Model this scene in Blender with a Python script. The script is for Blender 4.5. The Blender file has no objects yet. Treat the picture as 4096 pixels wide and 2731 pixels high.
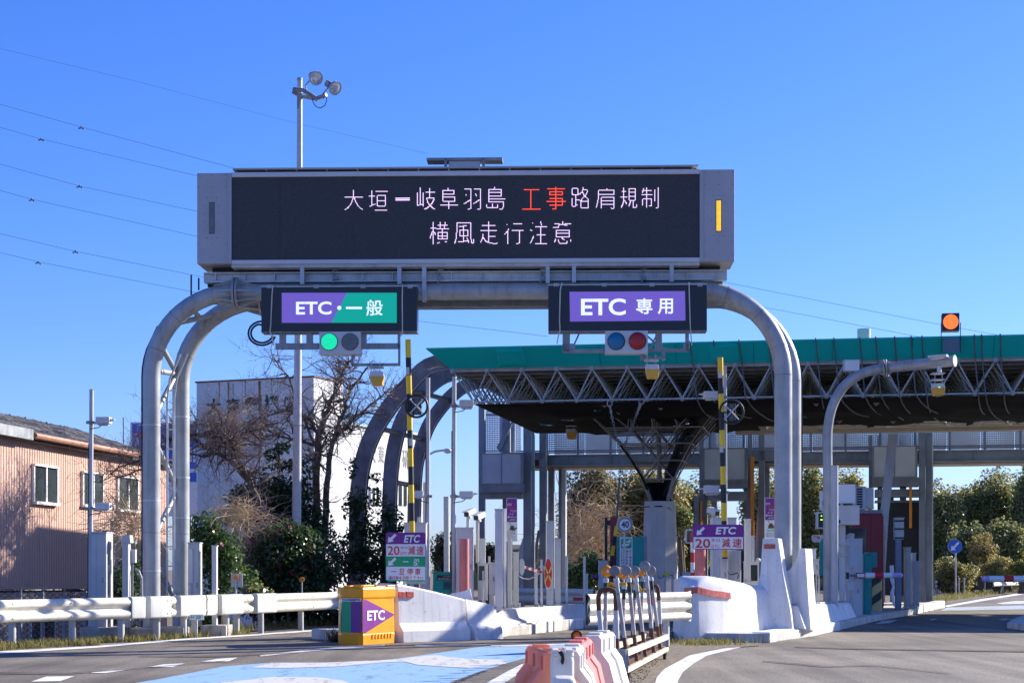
import bpy, bmesh, math, random
import numpy as np
from mathutils import Vector, Matrix, noise

sc = bpy.context.scene
COL = sc.collection
random.seed(11)
rnd = random.Random(5)
R = math.radians

# ------------------------------------------------------------------ camera
FPX, CXP, HYP, EYE = 7000.0, 2048.0, 2275.0, 1.3
cam = bpy.data.cameras.new('camera')
cam.sensor_width = 36.0
cam.lens = FPX / 4096 * 36
cam.shift_y = (HYP - 1365.5) / 4096
cam.clip_start = 0.1
cam.clip_end = 6000
co = bpy.data.objects.new('camera', cam)
COL.objects.link(co)
co.location = (0, 0, EYE)
co.rotation_euler = (R(90), 0, 0)
sc.camera = co

# ------------------------------------------------------------------ light
SUN_AZ, SUN_EL = 58.0, 25.0          # clockwise from +Y, above the horizon
SUN = Vector((math.sin(R(SUN_AZ)) * math.cos(R(SUN_EL)), math.cos(R(SUN_AZ)) * math.cos(R(SUN_EL)), math.sin(R(SUN_EL))))
w = bpy.data.worlds.new('World')
sc.world = w
w.use_nodes = True
nt = w.node_tree
bg = nt.nodes['Background']
sky = nt.nodes.new('ShaderNodeTexSky')
sky.sky_type = 'NISHITA'
sky.sun_disc = False
sky.sun_elevation = R(SUN_EL)
sky.sun_rotation = R(SUN_AZ)
sky.air_density = 1.0
sky.dust_density = 0.4
sky.ozone_density = 3.2
hs = nt.nodes.new('ShaderNodeHueSaturation')
hs.inputs['Saturation'].default_value = 1.22
nt.links.new(sky.outputs[0], hs.inputs['Color'])
tn = nt.nodes.new('ShaderNodeVectorMath')
tn.operation = 'MULTIPLY'
tn.inputs[1].default_value = (0.42, 0.505, 0.90)
nt.links.new(hs.outputs[0], tn.inputs[0])
nt.links.new(tn.outputs[0], bg.inputs['Color'])
bg.inputs['Strength'].default_value = 0.115
sl = bpy.data.lights.new('sun', 'SUN')
sl.energy = 4.6
sl.angle = R(0.5)
sl.color = (1.0, 0.93, 0.82)
so = bpy.data.objects.new('sun', sl)
COL.objects.link(so)
so.location = SUN * 60
so.rotation_euler = SUN.to_track_quat('Z', 'Y').to_euler()
sc.view_settings.view_transform = 'Standard'
sc.view_settings.look = 'None'
sc.view_settings.gamma = 1
sc.view_settings.exposure = 1.1
sc.render.engine = 'CYCLES'
sc.cycles.max_bounces = 6
sc.cycles.transparent_max_bounces = 24

# ------------------------------------------------------------------ helpers
def P(px, py, Y):
    return Vector(((px - CXP) / FPX * Y, Y, EYE + (HYP - py) / FPX * Y))

def G(px, py, z=0.0):
    return P(px, py, (EYE - z) * FPX / (py - HYP))

class Fr:
    """an upright plane in the world: origin where column px stands at depth Y, turned by deg"""
    def __init__(s, px, Y, deg=0.0):
        a = R(deg)
        s.o = Vector(((px - CXP) / FPX * Y, Y, 0))
        s.ex = Vector((math.cos(a), -math.sin(a), 0))
        s.ey = Vector((math.sin(a), math.cos(a), 0))
        s.rot = -a
    def at(s, px, py, v=0.0):
        d = Vector(((px - CXP) / FPX, 1, (HYP - py) / FPX))
        t = ((s.o + s.ey * v).dot(s.ey)) / d.dot(s.ey)
        return Vector((0, 0, EYE)) + d * t
    def u(s, px, v=0.0):
        return (s.at(px, HYP, v) - s.o).dot(s.ex)
    def z(s, py, px, v=0.0):
        return s.at(px, py, v).z
    def pt(s, u, v, z):
        return s.o + s.ex * u + s.ey * v + Vector((0, 0, z))
    def dims(s, px0, px1, py0, py1, v=0.0):
        m = (px0 + px1) / 2
        return s.u(px0, v), s.u(px1, v), s.z(py1, m, v), s.z(py0, m, v)
    def box(s, mb, px0, px1, py0, py1, v0, v1, mi=0, zlo=None):
        u0, u1, z0, z1 = s.dims(px0, px1, py0, py1, v0)
        if zlo is not None:
            z0 = zlo
        s.ubox(mb, u0, u1, v0, v1, z0, z1, mi)
    def ubox(s, mb, u0, u1, v0, v1, z0, z1, mi=0):
        c = [s.pt(u, v, z) for z in (z0, z1) for v in (v0, v1) for u in (u0, u1)]
        mb.hexa(c, mi)
    def poly(s, mb, pts, v=0.0, mi=0):
        mb.poly([s.at(a, b, v) for a, b in pts], mi)
    def prism(s, mb, pts, v0, v1, mi=0):
        A = [s.at(a, b, v0) for a, b in pts]
        B = [q + s.ey * (v1 - v0) for q in A]
        mb.loft([A, B], mi=mi)
    def rrect(s, mb, px0, px1, py0, py1, r, v0, v1, mi=0):
        u0, u1, z0, z1 = s.dims(px0, px1, py0, py1, v0)
        mb.loft([[s.pt(u, v, z) for u, z in rr(u0, u1, z0, z1, r)] for v in (v0, v1)], mi=mi)
    def text(s, mb, t, px0, px1, py0, py1, v, bold=0.0, shear=0.0, mi=0):
        u0, u1, z0, z1 = s.dims(px0, px1, py0, py1, v)
        mb.text(t, s.pt(u0, v, z0), s.ex * (u1 - u0), Vector((0, 0, z1 - z0)) + s.ex * shear * (z1 - z0), bold, mi)

def rr(u0, u1, z0, z1, r, n=4):
    out = []
    for cx, cz, a0 in ((u1 - r, z0 + r, -90), (u1 - r, z1 - r, 0), (u0 + r, z1 - r, 90), (u0 + r, z0 + r, 180)):
        for k in range(n + 1):
            a = R(a0 + 90 * k / n)
            out.append((cx + r * math.cos(a), cz + r * math.sin(a)))
    return out

_glyph = {}
def glyph(t, bold=0.0):
    key = (t, bold)
    if key not in _glyph:
        c = bpy.data.curves.new('t', 'FONT')
        c.body = t
        c.size = 1
        c.offset = bold
        c.resolution_u = 4
        o = bpy.data.objects.new('t', c)
        COL.objects.link(o)
        dg = bpy.context.evaluated_depsgraph_get()
        m = bpy.data.meshes.new_from_object(o.evaluated_get(dg))
        v = [(p.co.x, p.co.y) for p in m.vertices]
        f = [tuple(p.vertices) for p in m.polygons]
        bpy.data.objects.remove(o)
        bpy.data.curves.remove(c)
        bpy.data.meshes.remove(m)
        xs = [p[0] for p in v]
        ys = [p[1] for p in v]
        x0, x1, y0, y1 = min(xs), max(xs), min(ys), max(ys)
        v = [((a - x0) / (x1 - x0), (b - y0) / max(y1 - y0, 1e-6)) for a, b in v]
        _glyph[key] = (v, f)
    return _glyph[key]

WM = {}
class MB:
    def __init__(s):
        s.v, s.f, s.m = [], [], []
    def add(s, vs, fs, mi=0):
        n = len(s.v)
        s.v += [tuple(q) for q in vs]
        s.f += [tuple(i + n for i in f) for f in fs]
        s.m += [mi] * len(fs)
        return s
    def hexa(s, c, mi=0):
        return s.add(c, [(0, 2, 3, 1), (4, 5, 7, 6), (0, 1, 5, 4), (2, 6, 7, 3), (0, 4, 6, 2), (1, 3, 7, 5)], mi)
    def box(s, x0, x1, y0, y1, z0, z1, mi=0):
        return s.hexa([(x, y, z) for z in (z0, z1) for y in (y0, y1) for x in (x0, x1)], mi)
    def bar(s, a, b, wd, ht, mi=0, up=(0, 0, 1)):
        """straight bar of rectangular section from a to b"""
        a, b = Vector(a), Vector(b)
        d = (b - a).normalized()
        up = Vector(up)
        if abs(d.dot(up)) > 0.98:
            up = Vector((0, 1, 0))
        sx = d.cross(up).normalized()
        sz = sx.cross(d).normalized()
        ring = lambda p: [p + sx * (i * wd / 2) + sz * (j * ht / 2) for i, j in ((-1, -1), (1, -1), (1, 1), (-1, 1))]
        return s.loft([ring(a), ring(b)], mi=mi)
    def poly(s, pts, mi=0):
        return s.add(pts, [tuple(range(len(pts)))], mi)
    def loft(s, rings, close=True, caps=True, mi=0):
        n = len(rings[0])
        vs = [q for r in rings for q in r]
        fs = []
        for k in range(len(rings) - 1):
            for i in range(n if close else n - 1):
                j = (i + 1) % n
                fs.append((k * n + i, k * n + j, (k + 1) * n + j, (k + 1) * n + i))
        if caps and close:
            fs.append(tuple(range(n - 1, -1, -1)))
            fs.append(tuple((len(rings) - 1) * n + i for i in range(n)))
        return s.add(vs, fs, mi)
    def tube(s, pts, r, n=10, caps=True, mi=0):
        pts = [Vector(p) for p in pts]
        if not isinstance(r, (list, tuple)):
            r = [r] * len(pts)
        rings = []
        ref = None
        for i, p in enumerate(pts):
            d = (pts[min(i + 1, len(pts) - 1)] - pts[max(i - 1, 0)])
            if d.length < 1e-9:
                d = Vector((0, 0, 1))
            d.normalize()
            if ref is None:
                ref = Vector((0, 1, 0)) if abs(d.y) < 0.9 else Vector((1, 0, 0))
            sx = ref - d * ref.dot(d)
            if sx.length < 1e-6:
                sx = d.orthogonal()
            sx.normalize()
            ref = sx
            sy = d.cross(sx)
            rings.append([p + (sx * math.cos(2 * math.pi * k / n) + sy * math.sin(2 * math.pi * k / n)) * r[i] for k in range(n)])
        return s.loft(rings, caps=caps, mi=mi)
    def cyl(s, a, b, r0, r1=None, n=12, mi=0):
        return s.tube([a, b], [r0, r0 if r1 is None else r1], n, True, mi)
    def ball(s, c, r, n=10, m=6, mi=0, sc=(1, 1, 1)):
        c = Vector(c)
        rings = []
        for j in range(m + 1):
            a = math.pi * (0.02 + 0.96 * j / m)
            rings.append([c + Vector((math.sin(a) * math.cos(2 * math.pi * k / n) * sc[0], math.sin(a) * math.sin(2 * math.pi * k / n) * sc[1], -math.cos(a) * sc[2])) * r for k in range(n)])
        return s.loft(rings, mi=mi)
    def text(s, t, o, ex, ey, bold=0.0, mi=0):
        v, f = glyph(t, bold)
        return s.add([o + ex * a + ey * b for a, b in v], f, mi)
    def build(s, name, mat, parent=None, bevel=0.0, smooth=False):
        vs = [Vector(q) for q in s.v]
        if parent is not None:
            wm = WM[parent]
            inv = wm.inverted()
            vs = [inv @ q for q in vs]
            loc = None
        else:
            xs, ys, zs = zip(*s.v)
            loc = Vector(((min(xs) + max(xs)) / 2, (min(ys) + max(ys)) / 2, min(zs)))
            vs = [q - loc for q in vs]
        me = bpy.data.meshes.new(name)
        me.from_pydata([tuple(q) for q in vs], [], s.f)
        mats = mat if isinstance(mat, (list, tuple)) else [mat]
        for q in mats:
            me.materials.append(q)
        if len(mats) > 1:
            me.polygons.foreach_set('material_index', s.m)
        if bevel > 0:
            bm = bmesh.new()
            bm.from_mesh(me)
            bmesh.ops.remove_doubles(bm, verts=bm.verts, dist=1e-5)
            bmesh.ops.recalc_face_normals(bm, faces=bm.faces)
            ed = [e for e in bm.edges if len(e.link_faces) == 2 and e.calc_face_angle(0) > 0.6]
            bmesh.ops.bevel(bm, geom=ed, offset=bevel, segments=2, profile=0.6, affect='EDGES', clamp_overlap=True)
            bm.to_mesh(me)
            bm.free()
        else:
            bm = bmesh.new()
            bm.from_mesh(me)
            bmesh.ops.recalc_face_normals(bm, faces=bm.faces)
            bm.to_mesh(me)
            bm.free()
        if smooth:
            me.polygons.foreach_set('use_smooth', [True] * len(me.polygons))
            try:
                me.set_sharp_from_angle(angle=R(40))
            except Exception:
                pass
        me.update()
        o = bpy.data.objects.new(name, me)
        COL.objects.link(o)
        if parent is not None:
            o.parent = parent
            WM[o] = WM[parent]
        else:
            o.location = loc
            WM[o] = Matrix.Translation(loc)
        return o

def tag(o, label, cat, group=None):
    o['label'] = label
    o['category'] = cat
    if group:
        o['group'] = group
    return o

def thing(name, label, cat, loc, rotz=0.0, group=None):
    o = bpy.data.objects.new(name, None)
    o.empty_display_size = 0.2
    COL.objects.link(o)
    loc = Vector(loc)
    o.location = loc
    o.rotation_euler = (0, 0, rotz)
    WM[o] = Matrix.Translation(loc) @ Matrix.Rotation(rotz, 4, 'Z')
    return tag(o, label, cat, group)

def copy_tree(o, loc=None, parent=None, rotz=None):
    c = o.copy()
    COL.objects.link(c)
    if parent is not None:
        c.parent = parent
    if loc is not None:
        c.location = loc
    if rotz is not None:
        c.rotation_euler = (0, 0, rotz)
    for ch in [q for q in bpy.data.objects if q.parent == o]:
        copy_tree(ch, parent=c)
    return c

def one(name, mb, mat, label, cat, group=None, **k):
    return tag(mb.build(name, mat, **k), label, cat, group)

def struct(name, mb, mat, kind='structure', **k):
    o = mb.build(name, mat, **k)
    o['kind'] = kind
    return o

# ------------------------------------------------------------------ materials
def _new(name):
    m = bpy.data.materials.new(name)
    m.use_nodes = True
    n = m.node_tree
    return m, n, n.nodes['Principled BSDF']

def mat(name, col, rough=0.5, metal=0.0, var=0.12, vscale=2.5, bump=0.0, bscale=60.0, streak=0.0, scol=(0.10, 0.085, 0.06), speck=0.0, emit=0.0, ecol=None, trans=0.0, coat=0.0):
    m, n, b = _new(name)
    N, L = n.nodes.new, n.links.new
    geo = N('ShaderNodeNewGeometry')
    b.inputs['Roughness'].default_value = rough
    b.inputs['Metallic'].default_value = metal
    if coat:
        b.inputs['Coat Weight'].default_value = coat
    src = None
    rgb = N('ShaderNodeRGB')
    rgb.outputs[0].default_value = (*col, 1)
    src = rgb.outputs[0]
    if var > 0:
        no = N('ShaderNodeTexNoise')
        no.inputs['Scale'].default_value = vscale
        no.inputs['Detail'].default_value = 6
        L(geo.outputs['Position'], no.inputs['Vector'])
        mr = N('ShaderNodeMapRange')
        mr.inputs['From Min'].default_value = 0.3
        mr.inputs['From Max'].default_value = 0.7
        mr.inputs['To Min'].default_value = 1 - var
        mr.inputs['To Max'].default_value = 1 + var
        L(no.outputs['Fac'], mr.inputs['Value'])
        mx = N('ShaderNodeVectorMath')
        mx.operation = 'SCALE'
        L(src, mx.inputs[0])
        L(mr.outputs[0], mx.inputs['Scale'])
        src = mx.outputs[0]
        rm = N('ShaderNodeMapRange')
        rm.inputs['To Min'].default_value = max(rough - 0.1, 0.02)
        rm.inputs['To Max'].default_value = min(rough + 0.1, 1)
        L(no.outputs['Fac'], rm.inputs['Value'])
        L(rm.outputs[0], b.inputs['Roughness'])
    if streak > 0:
        mp = N('ShaderNodeMapping')
        mp.inputs['Scale'].default_value = (7, 7, 0.5)
        L(geo.outputs['Position'], mp.inputs['Vector'])
        n2 = N('ShaderNodeTexNoise')
        n2.inputs['Scale'].default_value = 1.3
        n2.inputs['Detail'].default_value = 8
        n2.inputs['Roughness'].default_value = 0.65
        L(mp.outputs[0], n2.inputs['Vector'])
        m2 = N('ShaderNodeMapRange')
        m2.inputs['From Min'].default_value = 0.5
        m2.inputs['From Max'].default_value = 0.78
        m2.inputs['To Max'].default_value = streak
        L(n2.outputs['Fac'], m2.inputs['Value'])
        mi = N('ShaderNodeMix')
        mi.data_type = 'RGBA'
        L(m2.outputs[0], mi.inputs['Factor'])
        L(src, mi.inputs['A'])
        mi.inputs['B'].default_value = (*scol, 1)
        src = mi.outputs['Result']
    if speck > 0:
        n3 = N('ShaderNodeTexNoise')
        n3.inputs['Scale'].default_value = 14
        n3.inputs['Detail'].default_value = 9
        n3.inputs['Roughness'].default_value = 0.75
        L(geo.outputs['Position'], n3.inputs['Vector'])
        m3 = N('ShaderNodeMapRange')
        m3.inputs['From Min'].default_value = 0.58
        m3.inputs['From Max'].default_value = 0.66
        m3.inputs['To Max'].default_value = speck
        L(n3.outputs['Fac'], m3.inputs['Value'])
        mi = N('ShaderNodeMix')
        mi.data_type = 'RGBA'
        L(m3.outputs[0], mi.inputs['Factor'])
        L(src, mi.inputs['A'])
        mi.inputs['B'].default_value = (*scol, 1)
        src = mi.outputs['Result']
    L(src, b.inputs['Base Color'])
    if bump > 0:
        n4 = N('ShaderNodeTexNoise')
        n4.inputs['Scale'].default_value = bscale
        n4.inputs['Detail'].default_value = 4
        L(geo.outputs['Position'], n4.inputs['Vector'])
        bp = N('ShaderNodeBump')
        bp.inputs['Strength'].default_value = bump
        bp.inputs['Distance'].default_value = 0.02
        L(n4.outputs['Fac'], bp.inputs['Height'])
        L(bp.outputs[0], b.inputs['Normal'])
    if emit > 0:
        b.inputs['Emission Color'].default_value = (*(ecol or col), 1)
        b.inputs['Emission Strength'].default_value = emit
    if trans > 0:
        b.inputs['Transmission Weight'].default_value = trans
    return m

def holes(m, scale, thr, mode='brick', xyz='xz'):
    """real perforation: lets light through a sheet in a regular grid of holes"""
    n = m.node_tree
    N, L = n.nodes.new, n.links.new
    b = n.nodes['Principled BSDF']
    tc = N('ShaderNodeTexCoord')
    se = N('ShaderNodeSeparateXYZ')
    L(tc.outputs['Object'], se.inputs[0])
    def wave(sock, k, off=0.0):
        a = N('ShaderNodeMath'); a.operation = 'MULTIPLY_ADD'
        a.inputs[1].default_value = k; a.inputs[2].default_value = off
        L(sock, a.inputs[0])
        c = N('ShaderNodeMath'); c.operation = 'SINE'
        L(a.outputs[0], c.inputs[0])
        return c.outputs[0]
    if mode == 'diamond':
        ad = N('ShaderNodeMath'); ad.operation = 'ADD'
        su = N('ShaderNodeMath'); su.operation = 'SUBTRACT'
        for q in (ad, su):
            L(se.outputs['X'], q.inputs[0]); L(se.outputs['Z'], q.inputs[1])
        A, B = wave(ad.outputs[0], scale), wave(su.outputs[0], scale)
    else:
        A, B = wave(se.outputs['X'], scale), wave(se.outputs['Z'], scale * 0.8)
    mu = N('ShaderNodeMath'); mu.operation = 'MAXIMUM' if mode == 'diamond' else 'MINIMUM'
    L(A, mu.inputs[0]); L(B, mu.inputs[1])
    gt = N('ShaderNodeMath')
    gt.operation = 'GREATER_THAN'
    gt.inputs[1].default_value = thr
    L(mu.outputs[0], gt.inputs[0])
    if mode == 'diamond':
        L(gt.outputs[0], b.inputs['Alpha'])
    else:
        inv = N('ShaderNodeMath'); inv.operation = 'SUBTRACT'; inv.inputs[0].default_value = 1
        L(gt.outputs[0], inv.inputs[1])
        L(inv.outputs[0], b.inputs['Alpha'])
    return m

def asphalt(name, base, warm=1.0, crack=0.5):
    m, n, b = _new(name)
    N, L = n.nodes.new, n.links.new
    geo = N('ShaderNodeNewGeometry')
    b.inputs['Roughness'].default_value = 0.82
    f = N('ShaderNodeTexNoise'); f.inputs['Scale'].default_value = 26; f.inputs['Detail'].default_value = 6; f.inputs['Roughness'].default_value = 0.8
    c = N('ShaderNodeTexNoise'); c.inputs['Scale'].default_value = 0.35; c.inputs['Detail'].default_value = 6
    L(geo.outputs['Position'], f.inputs['Vector']); L(geo.outputs['Position'], c.inputs['Vector'])
    # tyre-polished streaks along the driving direction
    mp = N('ShaderNodeMapping'); mp.inputs['Rotation'].default_value = (0, 0, R(-22)); mp.inputs['Scale'].default_value = (1.2, 0.06, 1)
    L(geo.outputs['Position'], mp.inputs['Vector'])
    t = N('ShaderNodeTexNoise'); t.inputs['Scale'].default_value = 1.6; t.inputs['Detail'].default_value = 7; t.inputs['Roughness'].default_value = 0.6
    L(mp.outputs[0], t.inputs['Vector'])
    r1 = N('ShaderNodeValToRGB')
    k = base
    r1.color_ramp.elements[0].position = 0.3; r1.color_ramp.elements[0].color = (k * 0.25 * warm, k * 0.24, k * 0.21, 1)
    r1.color_ramp.elements[1].position = 0.72; r1.color_ramp.elements[1].color = (k * 2.05 * warm, k * 1.95, k * 1.5, 1)
    L(f.outputs['Fac'], r1.inputs['Fac'])
    ml = N('ShaderNodeMath'); ml.operation = 'ADD'
    L(c.outputs['Fac'], ml.inputs[0]); L(t.outputs['Fac'], ml.inputs[1])
    mr = N('ShaderNodeMapRange'); mr.inputs['From Min'].default_value = 0.75; mr.inputs['From Max'].default_value = 1.25
    mr.inputs['To Min'].default_value = 0.52; mr.inputs['To Max'].default_value = 1.32
    L(ml.outputs[0], mr.inputs['Value'])
    sx = N('ShaderNodeVectorMath'); sx.operation = 'SCALE'
    L(r1.outputs[0], sx.inputs[0]); L(mr.outputs[0], sx.inputs['Scale'])
    L(sx.outputs[0], b.inputs['Base Color'])
    bp = N('ShaderNodeBump'); bp.inputs['Strength'].default_value = 0.7; bp.inputs['Distance'].default_value = 0.012
    L(f.outputs['Fac'], bp.inputs['Height']); L(bp.outputs[0], b.inputs['Normal'])
    return m

def plastic(m, k=0.35):
    """thin moulded plastic lets some daylight through"""
    n = m.node_tree
    b = n.nodes['Principled BSDF']
    tr = n.nodes.new('ShaderNodeBsdfTranslucent')
    n.links.new(b.inputs['Base Color'].links[0].from_socket, tr.inputs['Color'])
    ms = n.nodes.new('ShaderNodeMixShader'); ms.inputs['Fac'].default_value = k
    n.links.new(b.outputs[0], ms.inputs[1]); n.links.new(tr.outputs[0], ms.inputs[2])
    n.links.new(ms.outputs[0], n.nodes['Material Output'].inputs['Surface'])
    return m

def worn_paint(name, col, under, wear=0.5, scale=3.0):
    m, n, b = _new(name)
    N, L = n.nodes.new, n.links.new
    geo = N('ShaderNodeNewGeometry')
    b.inputs['Roughness'].default_value = 0.7
    f = N('ShaderNodeTexNoise'); f.inputs['Scale'].default_value = scale; f.inputs['Detail'].default_value = 10; f.inputs['Roughness'].default_value = 0.72
    mp = N('ShaderNodeMapping'); mp.inputs['Rotation'].default_value = (0, 0, R(-15)); mp.inputs['Scale'].default_value = (1, 0.22, 1)
    L(geo.outputs['Position'], mp.inputs['Vector']); L(mp.outputs[0], f.inputs['Vector'])
    g = N('ShaderNodeTexNoise'); g.inputs['Scale'].default_value = 45; g.inputs['Detail'].default_value = 3
    L(geo.outputs['Position'], g.inputs['Vector'])
    ad = N('ShaderNodeMath'); ad.operation = 'MULTIPLY_ADD'; ad.inputs[1].default_value = 0.35
    L(g.outputs['Fac'], ad.inputs[0]); L(f.outputs['Fac'], ad.inputs[2])
    mr = N('ShaderNodeMapRange'); mr.inputs['From Min'].default_value = 0.72; mr.inputs['From Max'].default_value = 0.86; mr.inputs['To Max'].default_value = wear
    L(ad.outputs[0], mr.inputs['Value'])
    mi = N('ShaderNodeMix'); mi.data_type = 'RGBA'
    L(mr.outputs[0], mi.inputs['Factor'])
    mi.inputs['A'].default_value = (*col, 1); mi.inputs['B'].default_value = (*under, 1)
    L(mi.outputs['Result'], b.inputs['Base Color'])
    bp = N('ShaderNodeBump'); bp.inputs['Strength'].default_value = 0.4; bp.inputs['Distance'].default_value = 0.008
    L(g.outputs['Fac'], bp.inputs['Height']); L(bp.outputs[0], b.inputs['Normal'])
    return m

def leaf_mat(name, c0, c1, rough=0.45, spec=0.5):
    """leaf colour varies from leaf to leaf"""
    m, n, b = _new(name)
    N, L = n.nodes.new, n.links.new
    geo = N('ShaderNodeNewGeometry')
    mi = N('ShaderNodeMix'); mi.data_type = 'RGBA'
    L(geo.outputs['Random Per Island'], mi.inputs['Factor'])
    mi.inputs['A'].default_value = (*c0, 1); mi.inputs['B'].default_value = (*c1, 1)
    L(mi.outputs['Result'], b.inputs['Base Color'])
    b.inputs['Roughness'].default_value = rough
    b.inputs['Specular IOR Level'].default_value = spec
    tr = N('ShaderNodeBsdfTranslucent')
    L(mi.outputs['Result'], tr.inputs['Color'])
    ms = N('ShaderNodeMixShader'); ms.inputs['Fac'].default_value = 0.5
    out = n.nodes['Material Output']
    L(b.outputs[0], ms.inputs[1]); L(tr.outputs[0], ms.inputs[2]); L(ms.outputs[0], out.inputs['Surface'])
    return m

def emis(name, col, k):
    m, n, b = _new(name)
    b.inputs['Base Color'].default_value = (*[c * 0.5 for c in col], 1)
    b.inputs['Emission Color'].default_value = (*col, 1)
    b.inputs['Emission Strength'].default_value = k
    return m

A_ROAD = asphalt('asphalt', 0.145, 1.12)
A_PATCH = asphalt('asphalt_patch', 0.185, 1.1)
W_LINE = worn_paint('road_white', (0.78, 0.77, 0.74), (0.10, 0.10, 0.10), 0.55)
W_WORN = worn_paint('road_white_worn', (0.62, 0.61, 0.58), (0.07, 0.07, 0.07), 0.95, 5)
B_LANE = worn_paint('lane_blue', (0.27, 0.46, 0.66), (0.10, 0.14, 0.19), 0.8, 5.0)
SOIL = mat('soil', (0.17, 0.13, 0.085), 0.95, var=0.5, vscale=1.5, bump=0.8, bscale=25, speck=0.5, scol=(0.07, 0.08, 0.03))
GRAVEL = mat('gravel', (0.2, 0.165, 0.12), 0.95, var=0.5, vscale=9, bump=1.0, bscale=40, speck=0.6, scol=(0.08, 0.07, 0.05))
CONC_W = mat('white_concrete', (0.79, 0.78, 0.76), 0.8, var=0.10, vscale=1.8, bump=0.12, bscale=30, speck=0.55, streak=0.5, scol=(0.30, 0.27, 0.22))
CONC_B = mat('block_concrete', (0.56, 0.55, 0.53), 0.85, var=0.14, vscale=2, bump=0.3, bscale=30, speck=0.5, streak=0.55, scol=(0.25, 0.22, 0.18))
CONC_G = mat('grey_concrete', (0.42, 0.385, 0.33), 0.9, var=0.3, vscale=3, bump=0.4, bscale=30, streak=0.6)
CONC_P = mat('pedestal_concrete', (0.60, 0.59, 0.57), 0.8, var=0.1, vscale=2, streak=0.3)
KERB = mat('kerb_concrete', (0.55, 0.53, 0.48), 0.9, var=0.3, vscale=2.5, bump=0.3, streak=0.5, speck=0.35)
GALV = mat('galvanised', (0.50, 0.52, 0.53), 0.5, 0.25, var=0.18, vscale=4, streak=0.4, scol=(0.22, 0.2, 0.16))
GALV_D = mat('galvanised_dark', (0.26, 0.28, 0.30), 0.55, 0.3, var=0.22, vscale=4, streak=0.55, scol=(0.1, 0.085, 0.07))
STEEL_T = mat('tube_paint', (0.36, 0.38, 0.39), 0.42, 0.15, var=0.16, vscale=3, streak=0.7, scol=(0.20, 0.15, 0.095), speck=0.22)
RIB_M = mat('rib_steel', (0.17, 0.17, 0.19), 0.6, 0.1, var=0.35, vscale=2.2, streak=0.5, scol=(0.30, 0.29, 0.30))
TRUSS_M = mat('truss_paint', (0.52, 0.55, 0.54), 0.6, var=0.15)
WHITE_P = mat('white_pole', (0.50, 0.51, 0.53), 0.45, var=0.08, streak=0.22, scol=(0.35, 0.33, 0.3))
CAB_W = mat('white_cabinet', (0.58, 0.58, 0.58), 0.5, var=0.06, streak=0.25, scol=(0.4, 0.37, 0.32))
CAB_G = mat('grey_cabinet', (0.46, 0.47, 0.48), 0.5, var=0.08, streak=0.3, scol=(0.28, 0.26, 0.23))
CREAM = mat('cream_post', (0.55, 0.54, 0.48), 0.5, var=0.08, streak=0.3)
HOUSING = mat('board_housing', (0.42, 0.41, 0.42), 0.5, 0.1, var=0.06, streak=0.15, scol=(0.28, 0.27, 0.26))
HOUSE_L = mat('board_frame', (0.60, 0.59, 0.60), 0.5, 0.1, var=0.06)
BLACK = mat('black_paint', (0.018, 0.019, 0.022), 0.5, var=0.2)
SIGN_BK = mat('sign_black', (0.012, 0.015, 0.02), 0.35, var=0.15)
RUBBER = mat('cable_black', (0.02, 0.02, 0.022), 0.6, var=0.1)
ROPE_W = mat('rope_white', (0.6, 0.58, 0.5), 0.9, var=0.2)
ROPE_G = mat('rope_grey', (0.16, 0.17, 0.18), 0.9, var=0.2)
YEL = mat('yellow_paint', (0.90, 0.58, 0.01), 0.42, var=0.08, streak=0.12)
ORANGE = plastic(mat('drum_orange', (1.0, 0.42, 0.006), 0.38, var=0.06, vscale=3, streak=0.1, scol=(0.4, 0.15, 0.02), coat=0.2), 0.2)
RED = mat('red_paint', (0.55, 0.03, 0.025), 0.5, var=0.12)
RED_REF = mat('red_reflector', (0.50, 0.10, 0.07), 0.35, var=0.35, vscale=14)
PINK = mat('faded_red', (0.62, 0.17, 0.14), 0.55, var=0.1, speck=0.3, scol=(0.55, 0.5, 0.48))
SALMON = plastic(mat('barrier_orange', (0.90, 0.48, 0.34), 0.5, var=0.1, streak=0.2, scol=(0.75, 0.5, 0.4)), 0.6)
PINKP = plastic(mat('barrier_pink', (0.82, 0.36, 0.34), 0.5, var=0.12, streak=0.2, scol=(0.75, 0.5, 0.48)), 0.5)
WHITEP = plastic(mat('barrier_white', (0.80, 0.79, 0.75), 0.45, var=0.05, streak=0.25, scol=(0.5, 0.45, 0.35)), 0.25)
TEAL = mat('fascia_teal', (0.003, 0.60, 0.52), 0.5, var=0.05, vscale=0.8, streak=0.12, scol=(0.01, 0.45, 0.40))
TEAL_B = mat('teal_box', (0.0, 0.30, 0.26), 0.5, var=0.08)
PURPLE = mat('sign_purple', (0.19, 0.018, 0.235), 0.4, var=0.05)
GREEN = mat('sign_green', (0.0, 0.36, 0.13), 0.4, var=0.05)
SIGN_W = mat('sign_white', (0.80, 0.79, 0.77), 0.45, var=0.04)
SIGN_R = mat('sign_red', (0.62, 0.035, 0.03), 0.45, var=0.05)
SIGN_BL = mat('sign_blue', (0.012, 0.13, 0.55), 0.4, var=0.05)
SIGN_N = mat('sign_navy', (0.01, 0.035, 0.16), 0.4, var=0.05)
LIT_PUR = mat('panel_purple', (0.14, 0.08, 0.40), 0.35, var=0.04, emit=0.20, ecol=(0.28, 0.18, 0.80))
LIT_GRN = mat('panel_green', (0.0, 0.32, 0.22), 0.35, var=0.04, emit=0.2, ecol=(0.0, 0.65, 0.45))
LIT_WHT = mat('panel_white', (0.75, 0.75, 0.78), 0.35, var=0.03, emit=0.42, ecol=(0.8, 0.85, 1.0))
LED_FACE = mat('led_face', (0.05, 0.05, 0.052), 0.7, var=0.25, vscale=30)
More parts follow.
